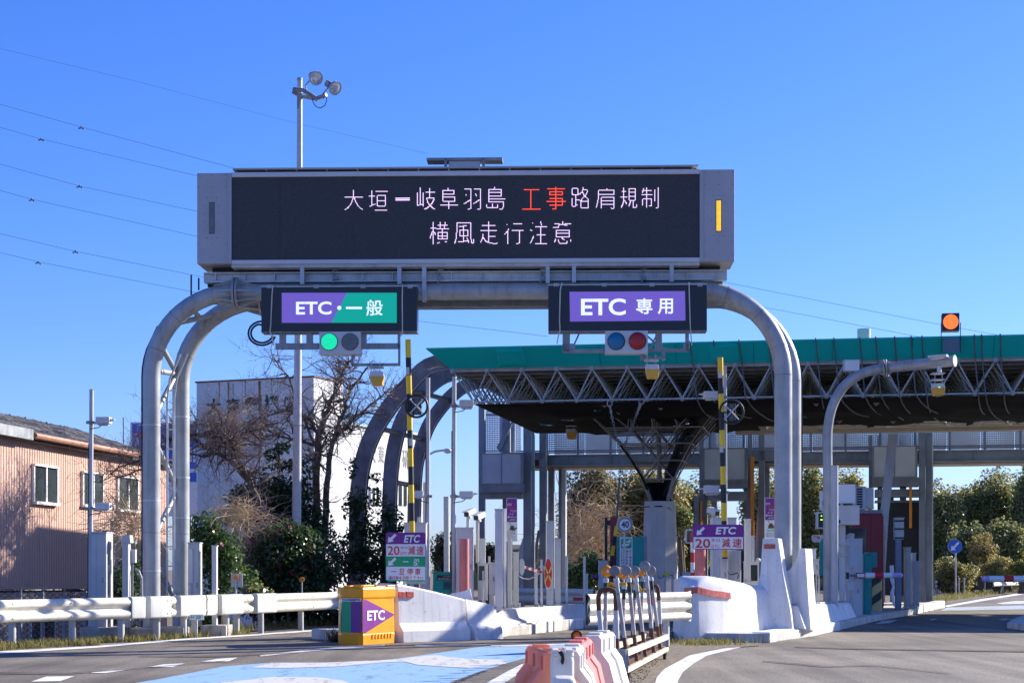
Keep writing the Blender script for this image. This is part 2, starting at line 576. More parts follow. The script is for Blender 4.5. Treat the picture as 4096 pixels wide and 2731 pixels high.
LED_W = emis('led_white', (0.86, 0.64, 1.0), 0.72)
LED_R = emis('led_red', (1.0, 0.07, 0.03), 1.0)
LED_A = emis('led_amber', (1.0, 0.52, 0.02), 0.9)
LED_G = emis('lamp_green', (0.0, 0.85, 0.42), 0.9)
LED_RR = emis('lamp_red', (1.0, 0.16, 0.03), 1.1)
LED_TINY = emis('display_green', (0.35, 0.9, 0.05), 1.0)
LAMP_DK = mat('lamp_dark', (0.07, 0.075, 0.07), 0.25, var=0.3, vscale=40)
LENS_B = mat('lens_blue', (0.004, 0.15, 0.30), 0.25, var=0.08)
LENS_R = mat('lens_red', (0.40, 0.01, 0.012), 0.25, var=0.08)
AMBER = mat('amber_reflector', (0.85, 0.27, 0.005), 0.3, var=0.2, vscale=25)
ANT_Y = mat('antenna_yellow', (0.72, 0.38, 0.04), 0.5, var=0.1)
GLASS = mat('lamp_glass', (0.72, 0.78, 0.80), 0.12, 0.35, var=0.35, vscale=18)
PANE = mat('window_pane', (0.035, 0.045, 0.045), 0.06, var=0.3, vscale=0.8)
BLUE_HOOD = mat('lamp_hood_blue', (0.02, 0.05, 0.3), 0.4)
RUST = mat('rust', (0.13, 0.055, 0.03), 0.85, var=0.4, vscale=8, bump=0.3)
CART_M = mat('cart_rail', (0.58, 0.50, 0.36), 0.7, var=0.2, vscale=6, streak=0.6, scol=(0.2, 0.1, 0.05))
BOOTH = mat('booth_red', (0.27, 0.02, 0.025), 0.5, var=0.1)
PINKWALL = mat('pink_cladding', (0.56, 0.36, 0.28), 0.6, var=0.06, vscale=1, streak=0.12, scol=(0.5, 0.2, 0.12))
ROOFT = mat('old_roof', (0.15, 0.14, 0.13), 0.95, var=0.6, vscale=6, bump=0.7, bscale=12, speck=0.6, scol=(0.30, 0.28, 0.25))
GUTTER = mat('gutter', (0.40, 0.19, 0.11), 0.5, var=0.1)
WALL_W = mat('white_wall', (0.60, 0.61, 0.62), 0.6, var=0.05, vscale=0.8, streak=0.15, scol=(0.4, 0.34, 0.26))
RUSTST = mat('rust_stain', (0.26, 0.12, 0.05), 0.9, var=0.4, vscale=3)
LETTER = mat('faded_letter', (0.03, 0.04, 0.05), 0.7, var=0.3, vscale=6, speck=0.4, scol=(0.3, 0.3, 0.32))
LETTER2 = mat('pale_letter', (0.22, 0.22, 0.20), 0.7, var=0.3, vscale=6)
NET = mat('black_net', (0.006, 0.007, 0.009), 0.95, var=0.5, vscale=6)
NET.node_tree.nodes['Principled BSDF'].inputs['Specular IOR Level'].default_value = 0.08
NET_H = holes(mat('net_open', (0.010, 0.011, 0.012), 0.95, var=0.4), 95, -0.25, 'diamond')
MESHP = holes(mat('perforated_panel', (0.52, 0.54, 0.58), 0.6, var=0.05), 100, 0.1)
MESHB = mat('mesh_box', (0.46, 0.48, 0.56), 0.7, var=0.10, vscale=1.5)
LINK = holes(mat('chain_link', (0.12, 0.12, 0.12), 0.6, 0.3, var=0.1), 55, 0.86, 'diamond')
BR_STEEL = mat('bridge_steel', (0.20, 0.225, 0.27), 0.6, 0.1, var=0.22, vscale=2, streak=0.35, scol=(0.30, 0.31, 0.33))
BR_BEIGE = mat('soffit_beige', (0.36, 0.31, 0.24), 0.8, var=0.15)
PIPE_OR = mat('pipe_orange', (0.72, 0.24, 0.02), 0.5, var=0.1)
BARK = mat('bark', (0.11, 0.085, 0.065), 0.95, var=0.4, vscale=10, bump=0.5)
TWIG = mat('twig', (0.32, 0.23, 0.17), 0.95, var=0.3, vscale=6)
DRY = mat('dry_vine', (0.52, 0.39, 0.24), 0.95, var=0.35, vscale=6)
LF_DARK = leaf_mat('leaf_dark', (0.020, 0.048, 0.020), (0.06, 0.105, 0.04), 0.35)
LF_MID = leaf_mat('leaf_mid', (0.13, 0.18, 0.075), (0.30, 0.33, 0.13), 0.4)
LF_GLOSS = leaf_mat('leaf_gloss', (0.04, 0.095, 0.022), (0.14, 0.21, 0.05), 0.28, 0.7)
LF_OLIVE = leaf_mat('leaf_olive', (0.20, 0.21, 0.08), (0.44, 0.38, 0.16), 0.55)
LF_YEL = leaf_mat('leaf_yellow', (0.28, 0.26, 0.06), (0.54, 0.45, 0.12), 0.5)
LF_TAN = leaf_mat('leaf_tan', (0.20, 0.15, 0.08), (0.40, 0.30, 0.16), 0.7)
LF_PINK = leaf_mat('petal_pink', (0.50, 0.02, 0.09), (0.65, 0.08, 0.18), 0.5)
GRASS = leaf_mat('grass_blade', (0.10, 0.12, 0.02), (0.30, 0.24, 0.09), 0.6)
# ------------------------------------------------------------------ ground and roads
RAIL = [(-260, 2612), (0, 2588), (290, 2572), (495, 2563), (640, 2555), (740, 2548), (915, 2536), (1050, 2527), (1213, 2516), (1400, 2503), (1560, 2487), (1640, 2470)]
RAILW = [G(*q) for q in RAIL]

def rail_x(y):
    p = RAILW
    if y <= p[0].y:
        return p[0].x + (y - p[0].y) * 0.5
    for a, b in zip(p, p[1:]):
        if y <= b.y:
            return a.x + (b.x - a.x) * (y - a.y) / (b.y - a.y)
    return p[-1].x

def ground_z(x, y):
    d = rail_x(y) - x
    t = min(max((d - 1.6) / 3.0, 0), 1)
    t = t * t * (3 - 2 * t)
    return -0.02 - 1.25 * t

g = MB()
xs = [-2500, -800, -250, -90, -45, -30] + [-24 + 0.6 * i for i in range(48)] + [6, 12, 25, 60, 150, 600, 2500]
ys = [-40, 0, 10] + [16 + 0.8 * i for i in range(52)] + [60, 70, 85, 110, 160, 300, 700, 1600, 4000]
nx = len(xs)
g.add([(x, y, ground_z(x, y)) for y in ys for x in xs],
      [(j * nx + i, j * nx + i + 1, (j + 1) * nx + i + 1, (j + 1) * nx + i) for j in range(len(ys) - 1) for i in range(nx - 1)])
struct('ground', g, SOIL, smooth=True)

def sheet(name, pts, m, z, tri=True, kind='structure'):
    mb = MB()
    mb.poly([G(a, b, z) for a, b in pts])
    o = mb.build(name, m)
    o['kind'] = kind
    return o

mb = MB()
left = [(-6.5, 8), (-8.6, 22)] + [(p.x + 0.45, p.y) for p in RAILW[1:]]
right = [(70, 250), (70, 8)]
back = [(-0.5, 60), (3.5, 74), (16.2, 68.5), (23.5, 84), (33, 110), (52, 170)]
mb.poly([(x, y, 0) for x, y in left + back + right])
struct('road', mb, A_ROAD)
sheet('asphalt_patch', [(3170, 2586), (3400, 2593), (3700, 2597), (4300, 2606), (5200, 2628), (5600, 2790), (2560, 2790), (2640, 2690), (2760, 2622), (2960, 2590)], A_PATCH, 0.003)

def line(name, pts, m=W_LINE, z=0.008):
    return sheet(name, pts, m, z)
line('edge_line', [(-200, 2622), (0, 2603), (392, 2581), (740, 2552), (1024, 2534), (1300, 2514), (1480, 2498), (1480, 2502), (1300, 2519), (1024, 2540), (740, 2558), (392, 2588), (0, 2613), (-200, 2634)])
for q in ([(123, 2724), (185, 2704), (298, 2702), (240, 2722)], [(363, 2689), (440, 2677), (528, 2674), (420, 2690)], [(594, 2666), (653, 2655), (738, 2651), (688, 2666)],
          [(805, 2644), (871, 2633), (951, 2628), (914, 2643)], [(-120, 2760), (-40, 2738), (70, 2735), (0, 2757)]):
    line('lane_dash', q)
SEAM = mat('seam_tar', (0.035, 0.033, 0.03), 0.9, var=0.3, vscale=6)
for q in ([(3180, 2584), (3400, 2591), (3700, 2596), (4300, 2605), (4300, 2608), (3700, 2598.5), (3400, 2593.5), (3180, 2586)], [(-60, 2686), (260, 2690), (500, 2674), (900, 2640), (900, 2641), (500, 2675.5), (260, 2692), (-60, 2689)], [(560, 2620), (860, 2622), (1200, 2606), (1200, 2607), (860, 2624), (560, 2622)], [(3050, 2640), (3300, 2662), (3500, 2658), (3800, 2690), (3800, 2691.5), (3500, 2659.5), (3300, 2664), (3050, 2642)]):
    sheet('road_seam', q, SEAM, 0.016)
line('worn_line', [(1040, 2619), (1250, 2594), (1440, 2581), (1540, 2576), (1540, 2582), (1440, 2588), (1250, 2602), (1040, 2624)], W_WORN)
sheet('blue_lane', [(440, 2760), (535, 2731), (718, 2698), (892, 2664), (1024, 2653), (1087, 2648), (1305, 2648), (1500, 2640), (1566, 2635), (1697, 2618), (1760, 2608), (1900, 2588), (2024, 2577), (2420, 2570), (2300, 2612), (2130, 2622), (2024, 2652), (1900, 2690), (1790, 2731), (1700, 2765)], B_LANE, 0.006)
line('white_band', [(1000, 2668), (1087, 2649), (1305, 2648), (1566, 2636), (1697, 2620), (1762, 2619), (1790, 2626), (1900, 2634), (2030, 2637), (2024, 2653), (1870, 2670), (1670, 2657), (1618, 2644), (1522, 2648), (1348, 2664), (1130, 2670)], W_WORN, 0.011)
line('white_band', [(800, 2733), (1000, 2716), (1087, 2705), (1283, 2707), (1374, 2720), (1420, 2740), (1300, 2770), (700, 2770)], W_WORN, 0.011)
line('white_band', [(1950, 2577), (2140, 2574), (2420, 2562), (2420, 2570), (2140, 2583), (1980, 2584)], W_WORN, 0.011)
line('edge_line', [(1936, 2735), (2024, 2686), (2085, 2655), (2130, 2640), (2150, 2645), (2110, 2670), (2040, 2715), (2000, 2740)])
def z4(l):
    return [(2000 + a / 2.297, 2050 + b / 2.297) for a, b in l]
line('edge_line', z4([(1425, 1610), (1425, 1564), (1440, 1510), (1520, 1420), (1640, 1340), (1800, 1290), (2000, 1240), (2200, 1205), (2300, 1212), (2100, 1260), (1900, 1310), (1780, 1380), (1680, 1460), (1640, 1530), (1630, 1564), (1630, 1610)]))
line('edge_line', [(3777, 2421), (3930, 2394), (4096, 2368), (4250, 2350), (4250, 2354), (4096, 2375), (3930, 2402), (3790, 2426)])
sheet('pale_blue_band', [(3790, 2428), (4250, 2416), (4300, 2432), (3760, 2441)], worn_paint('pale_band', (0.42, 0.50, 0.56), (0.1, 0.12, 0.13), 0.8), 0.006)
line('road_lettering', [(3985, 2411), (4060, 2402), (4250, 2400), (4250, 2410), (4010, 2415)], W_WORN)
line('stop_mark', [(3500, 2494), (3530, 2481), (3590, 2478), (3560, 2490)], W_WORN)
line('road_lettering', [(3720, 2476), (3740, 2472), (3750, 2474), (3725, 2480)], W_WORN)
line('road_lettering', [(3990, 2476), (4020, 2472), (4050, 2474), (4010, 2480)], W_WORN)
sheet('blue_lane', [(1660, 2580), (1800, 2574), (1930, 2569), (1930, 2571), (1800, 2577), (1660, 2582)], B_LANE, 0.006)
sheet('gravel_verge', [(2440, 2800), (2520, 2680), (2600, 2600), (2660, 2556), (2720, 2540), (3040, 2566), (3040, 2580), (2900, 2590), (2760, 2618), (2660, 2672), (2590, 2740), (2570, 2800)], GRAVEL, 0.012)
sheet('verge', [(3705, 2418), (3712, 2400), (3800, 2392), (3960, 2370), (4140, 2350), (4140, 2354), (4000, 2379), (3870, 2398), (3770, 2417), (3730, 2424)], SOIL, 0.012)

# ------------------------------------------------------------------ sign gantry: two arched tube frames laced together
FG = Fr(1863, 33.5, 1.8)
gantry = thing('sign_gantry', 'grey steel tube gantry arching over the two toll lanes and carrying the message board', 'gantry', FG.at(606, HYP).xy.to_3d())

def arch(off_u, off_v, zoff=0.0, zfoot=0.05):
    uL, uR = FG.u(606) + off_u, FG.u(3133) + off_u
    zt = FG.z(1165, 1863) + zoff
    rad = 1.62
    pts = [FG.pt(uL, off_v, zfoot), FG.pt(uL, off_v, 2.0)]
    for k in range(15):
        a = R(180 - 90 * k / 14)
        pts.append(FG.pt(uL + rad + rad * math.cos(a), off_v, zt - rad + rad * math.sin(a)))
    for k in range(15):
        a = R(90 - 90 * k / 14)
        pts.append(FG.pt(uR - rad + rad * math.cos(a), off_v, zt - rad + rad * math.sin(a)))
    pts += [FG.pt(uR, off_v, 2.0), FG.pt(uR, off_v, zfoot)]
    return pts
OU, OV = 0.32, 1.13
front, rear = arch(0, 0), arch(OU, OV)
for nm, path in (('arched_tube', front), ('arched_tube', rear)):
    b = MB(); b.tube(path, 0.168, 22)
    b.build(nm, STEEL_T, gantry, smooth=True)
# lacing struts between the two frames
def strut(a, b, r=0.052):
    q = MB(); q.cyl(a, b, r, n=10)
    q.build('lacing_strut', STEEL_T, gantry, smooth=True)
uL, uR = FG.u(606), FG.u(3133)
def zf(py): return FG.z(py, 606)
def zr(py): return FG.z(py, 714, OV)
for (pf, pr) in ((1652, 1500), (1770, 1945), (2135, 1970), (2250, 2400), (1481, 1496), (1340, 1490)):
    strut(FG.pt(uL + 0.06, 0.08, zf(pf)), FG.pt(uL + OU - 0.08, OV - 0.1, zr(pr)))
for i, j in ((8, 11), (11, 9), (12, 14)):
    strut(front[i], rear[j])
for (za, zb) in ((1.2, 2.0), (3.0, 2.1), (3.1, 3.9), (4.9, 4.0)):
    strut(FG.pt(uR + 0.02, 0.1, za), FG.pt(uR + OU - 0.05, OV - 0.1, zb))
# flanged joints with ribs
for path, idx in ((front, 16), (rear, 16)):
    c = path[idx] + FG.ex * 0.02
    b = MB()
    for dx, rr_ in ((-0.03, 0.29), (0.03, 0.29)):
        b.cyl(c + FG.ex * (dx - 0.02), c + FG.ex * (dx + 0.02), rr_, n=20)
    for k in range(8):
        a = 2 * math.pi * k / 8
        d = FG.ey * math.cos(a) + Vector((0, 0, 1)) * math.sin(a)
        t = FG.ex.cross(d)
        for s in (-1, 1):
            q = [c + FG.ex * (s * 0.04) + d * 0.285, c + FG.ex * (s * 0.42) + d * 0.17, c + FG.ex * (s * 0.04) + d * 0.15]
            b.loft([[p + t * 0.016 for p in q], [p - t * 0.016 for p in q]])
    b.build('flange_joint', STEEL_T, gantry)
# painted clamp bands
for path, zz in ((front, (1.25, 2.6, 4.05)), (rear, (2.3, 3.1, 4.3))):
    for zq in zz:
        b = MB(); p = path[0].copy(); p.z = zq
        b.cyl(p, p + Vector((0, 0, 0.03)), 0.174, n=22)
        b.build('clamp_band', GALV, gantry, smooth=True)
for path in (front, rear):
    for i in (1, 5, 9, 20, 24, 28, 31):
        p = path[i]; d = (path[i + 1] - path[i - 1]).normalized() if 0 < i < len(path) - 1 else Vector((0, 0, 1))
        b = MB(); b.cyl(p - d * 0.008, p + d * 0.008, 0.1715, n=22)
        b.build('weld_seam', GALV_D, gantry, smooth=True)
# ladder between the legs
lad = MB()
for du in (0.20, 0.335):
    lad.tube([FG.pt(uL + du, 0.45, 0.4)] + [FG.pt(uL + du, 0.45, 4.6)] + [FG.pt(uL + du + 0.05, 0.45, 5.0), FG.pt(uL + du + 0.25, 0.5, 5.5)], 0.021, 6)
z = 0.6
while z < 4.9:
    lad.cyl(FG.pt(uL + 0.20, 0.45, z), FG.pt(uL + 0.335, 0.45, z), 0.016, n=6)
    z += 0.38
lad.build('ladder', GALV, gantry)
# cable conduits
b = MB(); b.tube([p - FG.ex * 0.18 - FG.ey * 0.02 for p in front[0:6]] + [front[7] - FG.ex * 0.13 + Vector((0, 0, 0.12))], 0.016, 6)
b.build('conduit', RUBBER, gantry)
for k in range(2):
    b = MB()
    off = 0.20 + 0.03 * k
    b.tube([p + FG.ex * off + FG.ey * 0.35 for p in rear[-2:-10:-1]] + [rear[-12] + Vector((0.1, 0.2, 0.17 + 0.03 * k))], 0.018, 6)
    b.build('conduit', RUBBER if k else GALV, gantry)
# lower cross girder seen between the lane signs
b = MB(); FG.box(b, 1100, 2900, 1190, 1226, 0.55, 0.95)
b.build('cross_girder', GALV_D, gantry, bevel=0.01)
for px in (765, 795):
    b = MB(); b.cyl(FG.at(px, 1180 if px < 780 else 1160, 0.2), FG.at(px, 1100 if px < 780 else 1112, 0.2), 0.018, n=6)
    b.build('stub_post', BLACK, gantry)
# concrete footings of the left legs and of the cabinets beside it
for (p0, p1, pt, pb, Y, d) in ((318, 478, 2508, 2572, 32.2, 0.75), (512, 622, 2512, 2562, 32.9, 0.8), (624, 735, 2508, 2556, 33.3, 0.8), (800, 905, 2500, 2542, 34.2, 0.8)):
    f = Fr((p0 + p1) / 2, Y)
    b = MB(); f.box(b, p0, p1, pt, pb, 0, d, zlo=-0.4)
    one('concrete_footing', b, CONC_G, {318: 'stained concrete footing under the wide grey cabinet', 512: 'concrete footing at the foot of the outer gantry leg', 624: 'concrete footing at the foot of the inner gantry leg', 800: 'concrete footing under the slim white post right of the gantry leg'}[p0], 'footing', 'concrete footings behind the left guard rail', bevel=0.02)

# ------------------------------------------------------------------ variable message board
board = thing('message_board', 'wide black dot matrix message board showing Japanese roadworks warning on top of the gantry', 'message board', FG.at(1863, 1050, -0.25))
VB = -0.35
def bpart(name, px0, px1, py0, py1, v0, v1, m, bevel=0.006):
    b = MB(); FG.box(b, px0, px1, py0, py1, v0, v1)
    return b.build(name, m, board, bevel=bevel)
VD = 0.95
for k, (p0, p1) in enumerate(((788, 926), (2799, 2938))):
    c = bpart('end_cabinet', p0, p1, (692 if k == 0 else 678), (1055 if k == 0 else 1045), VB, VB + VD, HOUSING, 0.012)
    b = MB()
    m = 847 if k == 0 else 2875
    cy = 872 if k == 0 else 863
    for dx, dy in ((-55, -172), (0, -172), (55, -172), (-55, -124), (0, -124), (55, -124), (-20, -80), (0, -80), (20, -80), (-28, -50), (28, -50), (-28, -17), (28, -17), (-28, 17), (28, 17), (-28, 50), (28, 50), (-20, 80), (0, 80), (20, 80), (-55, 104), (0, 104), (55, 104), (-55, 156), (0, 156), (55, 156)):
        p = FG.at(m + dx, cy + dy, VB)
        b.cyl(p - FG.ey * 0.008, p + FG.ey * 0.01, 0.012, n=6)
    b.build('bolt', GALV_D, c)
    b = MB(); FG.box(b, m - 11, m + 11, cy - 63, cy + 63, VB - 0.012, VB + 0.02)
    b.build('strip_housing', LAMP_DK, c)
    if k == 1:
        b = MB()
        for i in range(4):
            for j in range(26):
                FG.box(b, m - 8.5 + i * 4.6, m - 5.2 + i * 4.6, cy - 60 + j * 4.65, cy - 56.6 + j * 4.65, VB - 0.018, VB - 0.012)
        b.build('amber_strip', LED_A, c)
    else:
        b = MB()
        for i in range(4):
            FG.box(b, m - 8.5 + i * 4.6, m - 6.2 + i * 4.6, cy - 60, cy + 60, VB - 0.018, VB - 0.012)
        b.build('strip_louvre', GALV_D, c)
    b = MB()
    seam = 908 if k == 0 else 2815
    FG.box(b, seam, seam + 1.2, (693 if k == 0 else 679), (1054 if k == 0 else 1044), VB - 0.003, VB)
    b.build('seam', GALV_D, c)
disp = bpart('display_face', 926.5, 2798.5, 702, 1035, VB + 0.03, VB + VD - 0.02, LED_FACE, 0)
for px in (1416, 1858, 2301, 1709, 2004, 2597, 1120):
    b = MB(); FG.box(b, px - 0.5, px + 0.5, 703, 1034, VB + 0.027, VB + 0.03)
    b.build('panel_joint', BLACK, disp)
bpart('frame_strip', 926.5, 2798.5, 683, 702, VB - 0.005, VB + VD, HOUSE_L)
bpart('frame_strip', 926.5, 2798.5, 1035, 1051, VB - 0.005, VB + VD, HOUSE_L)
bpart('roof_cap', 930, 2794, 665.5, 672, VB - 0.03, VB + VD, HOUSING)
b = MB(); FG.box(b, 940, 2786, 672, 683, VB + 0.12, VB + VD - 0.05)
b.build('roof_recess', BLACK, board)
b = MB()
for i in range(16):
    px = 940 + i * 122
    FG.box(b, px, px + 3, 672, 683, VB, VB + 0.13)
b.build('cap_bracket', HOUSE_L, board)
# under the board: perforated floor plates, beams and hangers
b = MB(); FG.box(b, 926, 2799, 1051.5, 1066, VB + 0.05, VB + 0.35)
b.build('support_channel', GALV, board, bevel=0.005)
b = MB()
FG.box(b, 815, 2908, 1087, 1119, VB + 0.30, VB + 0.33)
for py in (1084, 1119):
    FG.box(b, 815, 2908, py, py + 5, VB + 0.22, VB + 0.42)
for i in range(18):
    px = 860 + i * 118
    FG.box(b, px, px + 4, 1089, 1119, VB + 0.235, VB + 0.302)
b.build('support_beam', GALV, board)
b = MB(); FG.box(b, 850, 2880, 1058, 1086, VB + 0.5, VB + 0.7); FG.box(b, 830, 2890, 1122, 1142, VB + 0.5, VB + 0.8)
b.build('dark_gap_beam', BLACK, board)  # rear beams coloured black to stand for the shaded gaps under the board
for (px, y0, y1) in ((1208, 1066, 1135), (1597, 1066, 1135), (1697, 1066, 1206), (2191, 1064, 1130), (2296, 1064, 1128), (2687, 1060, 1125)):
    b = MB(); FG.box(b, px - 8, px + 8, y0, y1, VB + 0.06, VB + 0.16)
    b.build('hanger', GALV, board, bevel=0.004)
for (p0, p1) in ((820, 855), (865, 905), (2812, 2845), (2850, 2895)):
    b = MB(); FG.box(b, p0, p1, (1056 if p0 < 2000 else 1046), (1060 if p0 < 2000 else 1050), VB + 0.15, VB + 0.8)
    b.build('floor_grating', GALV, board)
for px in (1330, 1750, 2160, 2565):
    b = MB()
    FG.box(b, px, px + 5, 1075, 1132, VB + 0.2, VB + 0.3); FG.box(b, px, px + 22, 1075, 1081, VB + 0.2, VB + 0.3); FG.box(b, px + 3, px + 20, 1105, 1118, VB + 0.18, VB + 0.26)
    b.build('clip_bracket', GALV_D, board)
# unit on the roof
b = MB(); FG.box(b, 1795, 1920, 637, 670, VB + 0.2, VB + 0.6)
u = b.build('roof_box', HOUSE_L, board, bevel=0.006)
b = MB(); FG.box(b, 1706, 2010, 630, 642, VB + 0.15, VB + 0.5)
b.build('roof_plank', GALV_D, board, bevel=0.01)
b = MB()
for px in (1782, 1934):
    FG.box(b, px - 5, px + 5, 634, 668, VB + 0.15, VB + 0.25)
b.build('plank_leg', GALV_D, board)

def thin(a):
    """reduce strokes to single lamps (Zhang-Suen)"""
    a = np.pad(a.astype(int), 1)
    while True:
        ch = False
        for step in (0, 1):
            kill = []
            for y, x in zip(*np.nonzero(a)):
                p = [a[y - 1, x], a[y - 1, x + 1], a[y, x + 1], a[y + 1, x + 1], a[y + 1, x], a[y + 1, x - 1], a[y, x - 1], a[y - 1, x - 1]]
                s = sum(p); t = sum(p[k] == 0 and p[(k + 1) % 8] == 1 for k in range(8))
                c = (p[0] * p[2] * p[4] == 0 and p[2] * p[4] * p[6] == 0) if step == 0 else (p[0] * p[2] * p[6] == 0 and p[0] * p[4] * p[6] == 0)
                if 2 <= s <= 6 and t == 1 and c: kill.append((y, x))
            for q in kill: a[q] = 0
            ch |= bool(kill)
        if not ch: return a[1:-1, 1:-1].astype(bool)
# glowing characters as rows of lamps
def led_cells(ch, px0, px1, py0, py1, rows=31, bold=-0.012):
    bold = 0.0 if ch == '路' else bold
    v, f = glyph(ch, bold)
    v = np.array(v)
    cell = (py1 - py0) / rows
    cols = max(int(round((px1 - px0) / cell)), 2)
    gx, gy = np.meshgrid((np.arange(cols) + 0.5) / cols, (np.arange(rows) + 0.5) / rows)
    on = np.zeros(gx.shape, bool)
    for t in f:
        for k in range(1, len(t) - 1):
            a, b, c = v[t[0]], v[t[k]], v[t[k + 1]]
            den = (b[1] - c[1]) * (a[0] - c[0]) + (c[0] - b[0]) * (a[1] - c[1])
            if abs(den) < 1e-12:
                continue
            l1 = ((b[1] - c[1]) * (gx - c[0]) + (c[0] - b[0]) * (gy - c[1])) / den
            l2 = ((c[1] - a[1]) * (gx - c[0]) + (a[0] - c[0]) * (gy - c[1])) / den
            on |= (l1 >= -1e-6) & (l2 >= -1e-6) & (l1 + l2 <= 1 + 1e-6)
    on = thin(on)
    out = []
    for j in range(rows):
        for i in range(cols):
            if on[j, i]:
                x0 = px0 + (px1 - px0) * i / cols
                y1 = py1 - (py1 - py0) * j / rows
                out.append((x0, x0 + (px1 - px0) / cols, y1 - cell * 0.85, y1 - cell * 0.05))
    return out
L1 = [('大', 1376, 1454, 757, 842), ('垣', 1475, 1551, 759, 842), ('岐', 1668, 1743, 750, 840), ('阜', 1761, 1832, 749, 839), ('羽', 1852, 1926, 752, 838), ('島', 1945, 2021, 748, 838),
      ('路', 2284, 2363, 746, 836), ('肩', 2381, 2460, 748, 836), ('規', 2482, 2548, 748, 834), ('制', 2566, 2637, 747, 833)]
LR = [('工', 2087, 2165, 755, 838), ('事', 2186, 2263, 745, 837)]
L2 = [('横', 1717, 1796, 888, 977), ('風', 1815, 1896, 887, 977), ('走', 1916, 1993, 886, 976), ('行', 2015, 2094, 885, 976), ('注', 2117, 2191, 885, 976), ('意', 2212, 2290, 885, 975)]
def ledtext(rows, m):
    b = MB()
    for ch, *bx in rows:
        for x0, x1, y0, y1 in led_cells(ch, *bx):
            FG.box(b, x0, x1, y0, y1, VB + 0.022, VB + 0.027)
    if m is LED_W:
        for y0 in (791.5, 798.5):
            FG.box(b, 1582, 1639, y0, y0 + 3.4, VB + 0.022, VB + 0.027)
    return b.build('lettering', m, disp)
ledtext(L1 + L2, LED_W)
ledtext(LR, LED_R)

# ------------------------------------------------------------------ lane signs below the board
VS = -0.75
def lane_sign(label, px0, px1, py0, py1, qx0, qx1, qy0, qy1):
    t = thing('lane_sign', label, 'lane sign', FG.at((px0 + px1) / 2, py1, VS), group='lane signs hung under the message board')
    b = MB(); FG.box(b, px0, px1, py0, py1, VS, VS + 0.35)
    b.build('sign_case', SIGN_BK, t, bevel=0.006)
    b = MB(); FG.box(b, px0 - 2, px1 + 2, py0 - 4, py0, VS - 0.02, VS + 0.37)
    b.build('top_rail', GALV, t)
    b = MB(); FG.box(b, px0, px1, py1, py1 + 3, VS - 0.01, VS + 0.36)
    b.build('bottom_rail', GALV_D, t)
    b = MB()
    for k in range(4):
        px = px0 + 30 + k * (px1 - px0 - 60) / 3
        for d in (-7, 0, 7):
            FG.box(b, px + d, px + d + 4, py0 - 8, py0 + 6, VS - 0.028, VS - 0.02)
    b.build('hinge', GALV, t)
    return t
VP = VS - 0.006
s1 = lane_sign('black hanging lane sign with purple ETC half and green general half', 1045, 1668, 1147, 1325, 1127, 1587, 1171, 1291)
u0, u1, z0, z1 = FG.dims(1127, 1587, 1171, 1291, VP)
b = MB(); FG.poly(b, [(1127, 1171), (1389, 1171), (1325, 1291), (1127, 1291)], VP)
b.build('purple_panel', LIT_PUR, s1)
b = MB(); FG.poly(b, [(1389, 1171), (1587, 1171), (1587, 1291), (1325, 1291)], VP)
b.build('green_panel', LIT_GRN, s1)
b = MB()
FG.text(b, 'ETC', 1184, 1326, 1206, 1258, VP - 0.004, 0.022)
p = FG.at(1357, 1231, VP - 0.004); b.poly([p + FG.ex * 0.04 * math.cos(a) + Vector((0, 0, 0.04 * math.sin(a))) for a in [2 * math.pi * k / 12 for k in range(12)]])
FG.poly(b, [(1384, 1227), (1448, 1227), (1448, 1236), (1384, 1236)], VP - 0.004)
FG.text(b, '般', 1465, 1531, 1199, 1263, VP - 0.004, 0.012)
b.build('lettering', LIT_WHT, s1)
s2 = lane_sign('black hanging lane sign with all purple ETC only panel', 2193, 2828, 1140, 1322, 2278, 2742, 1165, 1284)
b = MB(); FG.poly(b, [(2278, 1167), (2740, 1164), (2742, 1282), (2280, 1286)], VP)
b.build('purple_panel', LIT_PUR, s2)
b = MB()
FG.text(b, 'ETC', 2324, 2503, 1194, 1261, VP - 0.004, 0.024)
FG.text(b, '専', 2545, 2610, 1193, 1256, VP - 0.004, 0.018)
FG.text(b, '用', 2631, 2692, 1194, 1256, VP - 0.004, 0.018)
b.build('lettering', LIT_WHT, s2)
# tie ropes over the cases
for k, (pts) in enumerate(([(1092, 1140), (1088, 1180), (1083, 1300), (1080, 1325), (1090, 1350), (1093, 1380)], [(1610, 1138), (1609, 1200), (1610, 1325), (1603, 1345)],
                           [(2248, 1130), (2241, 1160), (2238, 1280), (2240, 1322), (2232, 1350), (2228, 1375)], [(2756, 1128), (2758, 1200), (2761, 1300), (2763, 1330), (2767, 1380)])):
    b = MB(); b.tube([FG.at(x, y, VS - 0.03) for x, y in pts], 0.012, 5)
    one('tie_rope', b, ROPE_W, ['white rope tied round the left end of the general lane sign', 'white rope tied round the right end of the general lane sign', 'white rope tied round the left end of the ETC only sign', 'white rope tied round the right end of the ETC only sign'][k], 'rope', 'ropes tied round the lane signs')
b = MB()
for d in (0, 10):
    pts = [FG.at(1045, 1285 + d * 1.4, VS + 0.1)]
    for k in range(14):
        a = R(110 + 235 * k / 13)
        pts.append(FG.at(1048 + (52 - d) * math.cos(a) * 1.05, 1333 - (48 - d) * math.sin(a) + 0, VS + 0.1))
    b.tube(pts, 0.02, 7)
one('cable_loop', b, RUBBER, 'black looped cable hanging off the left end of the general lane sign', 'cable')

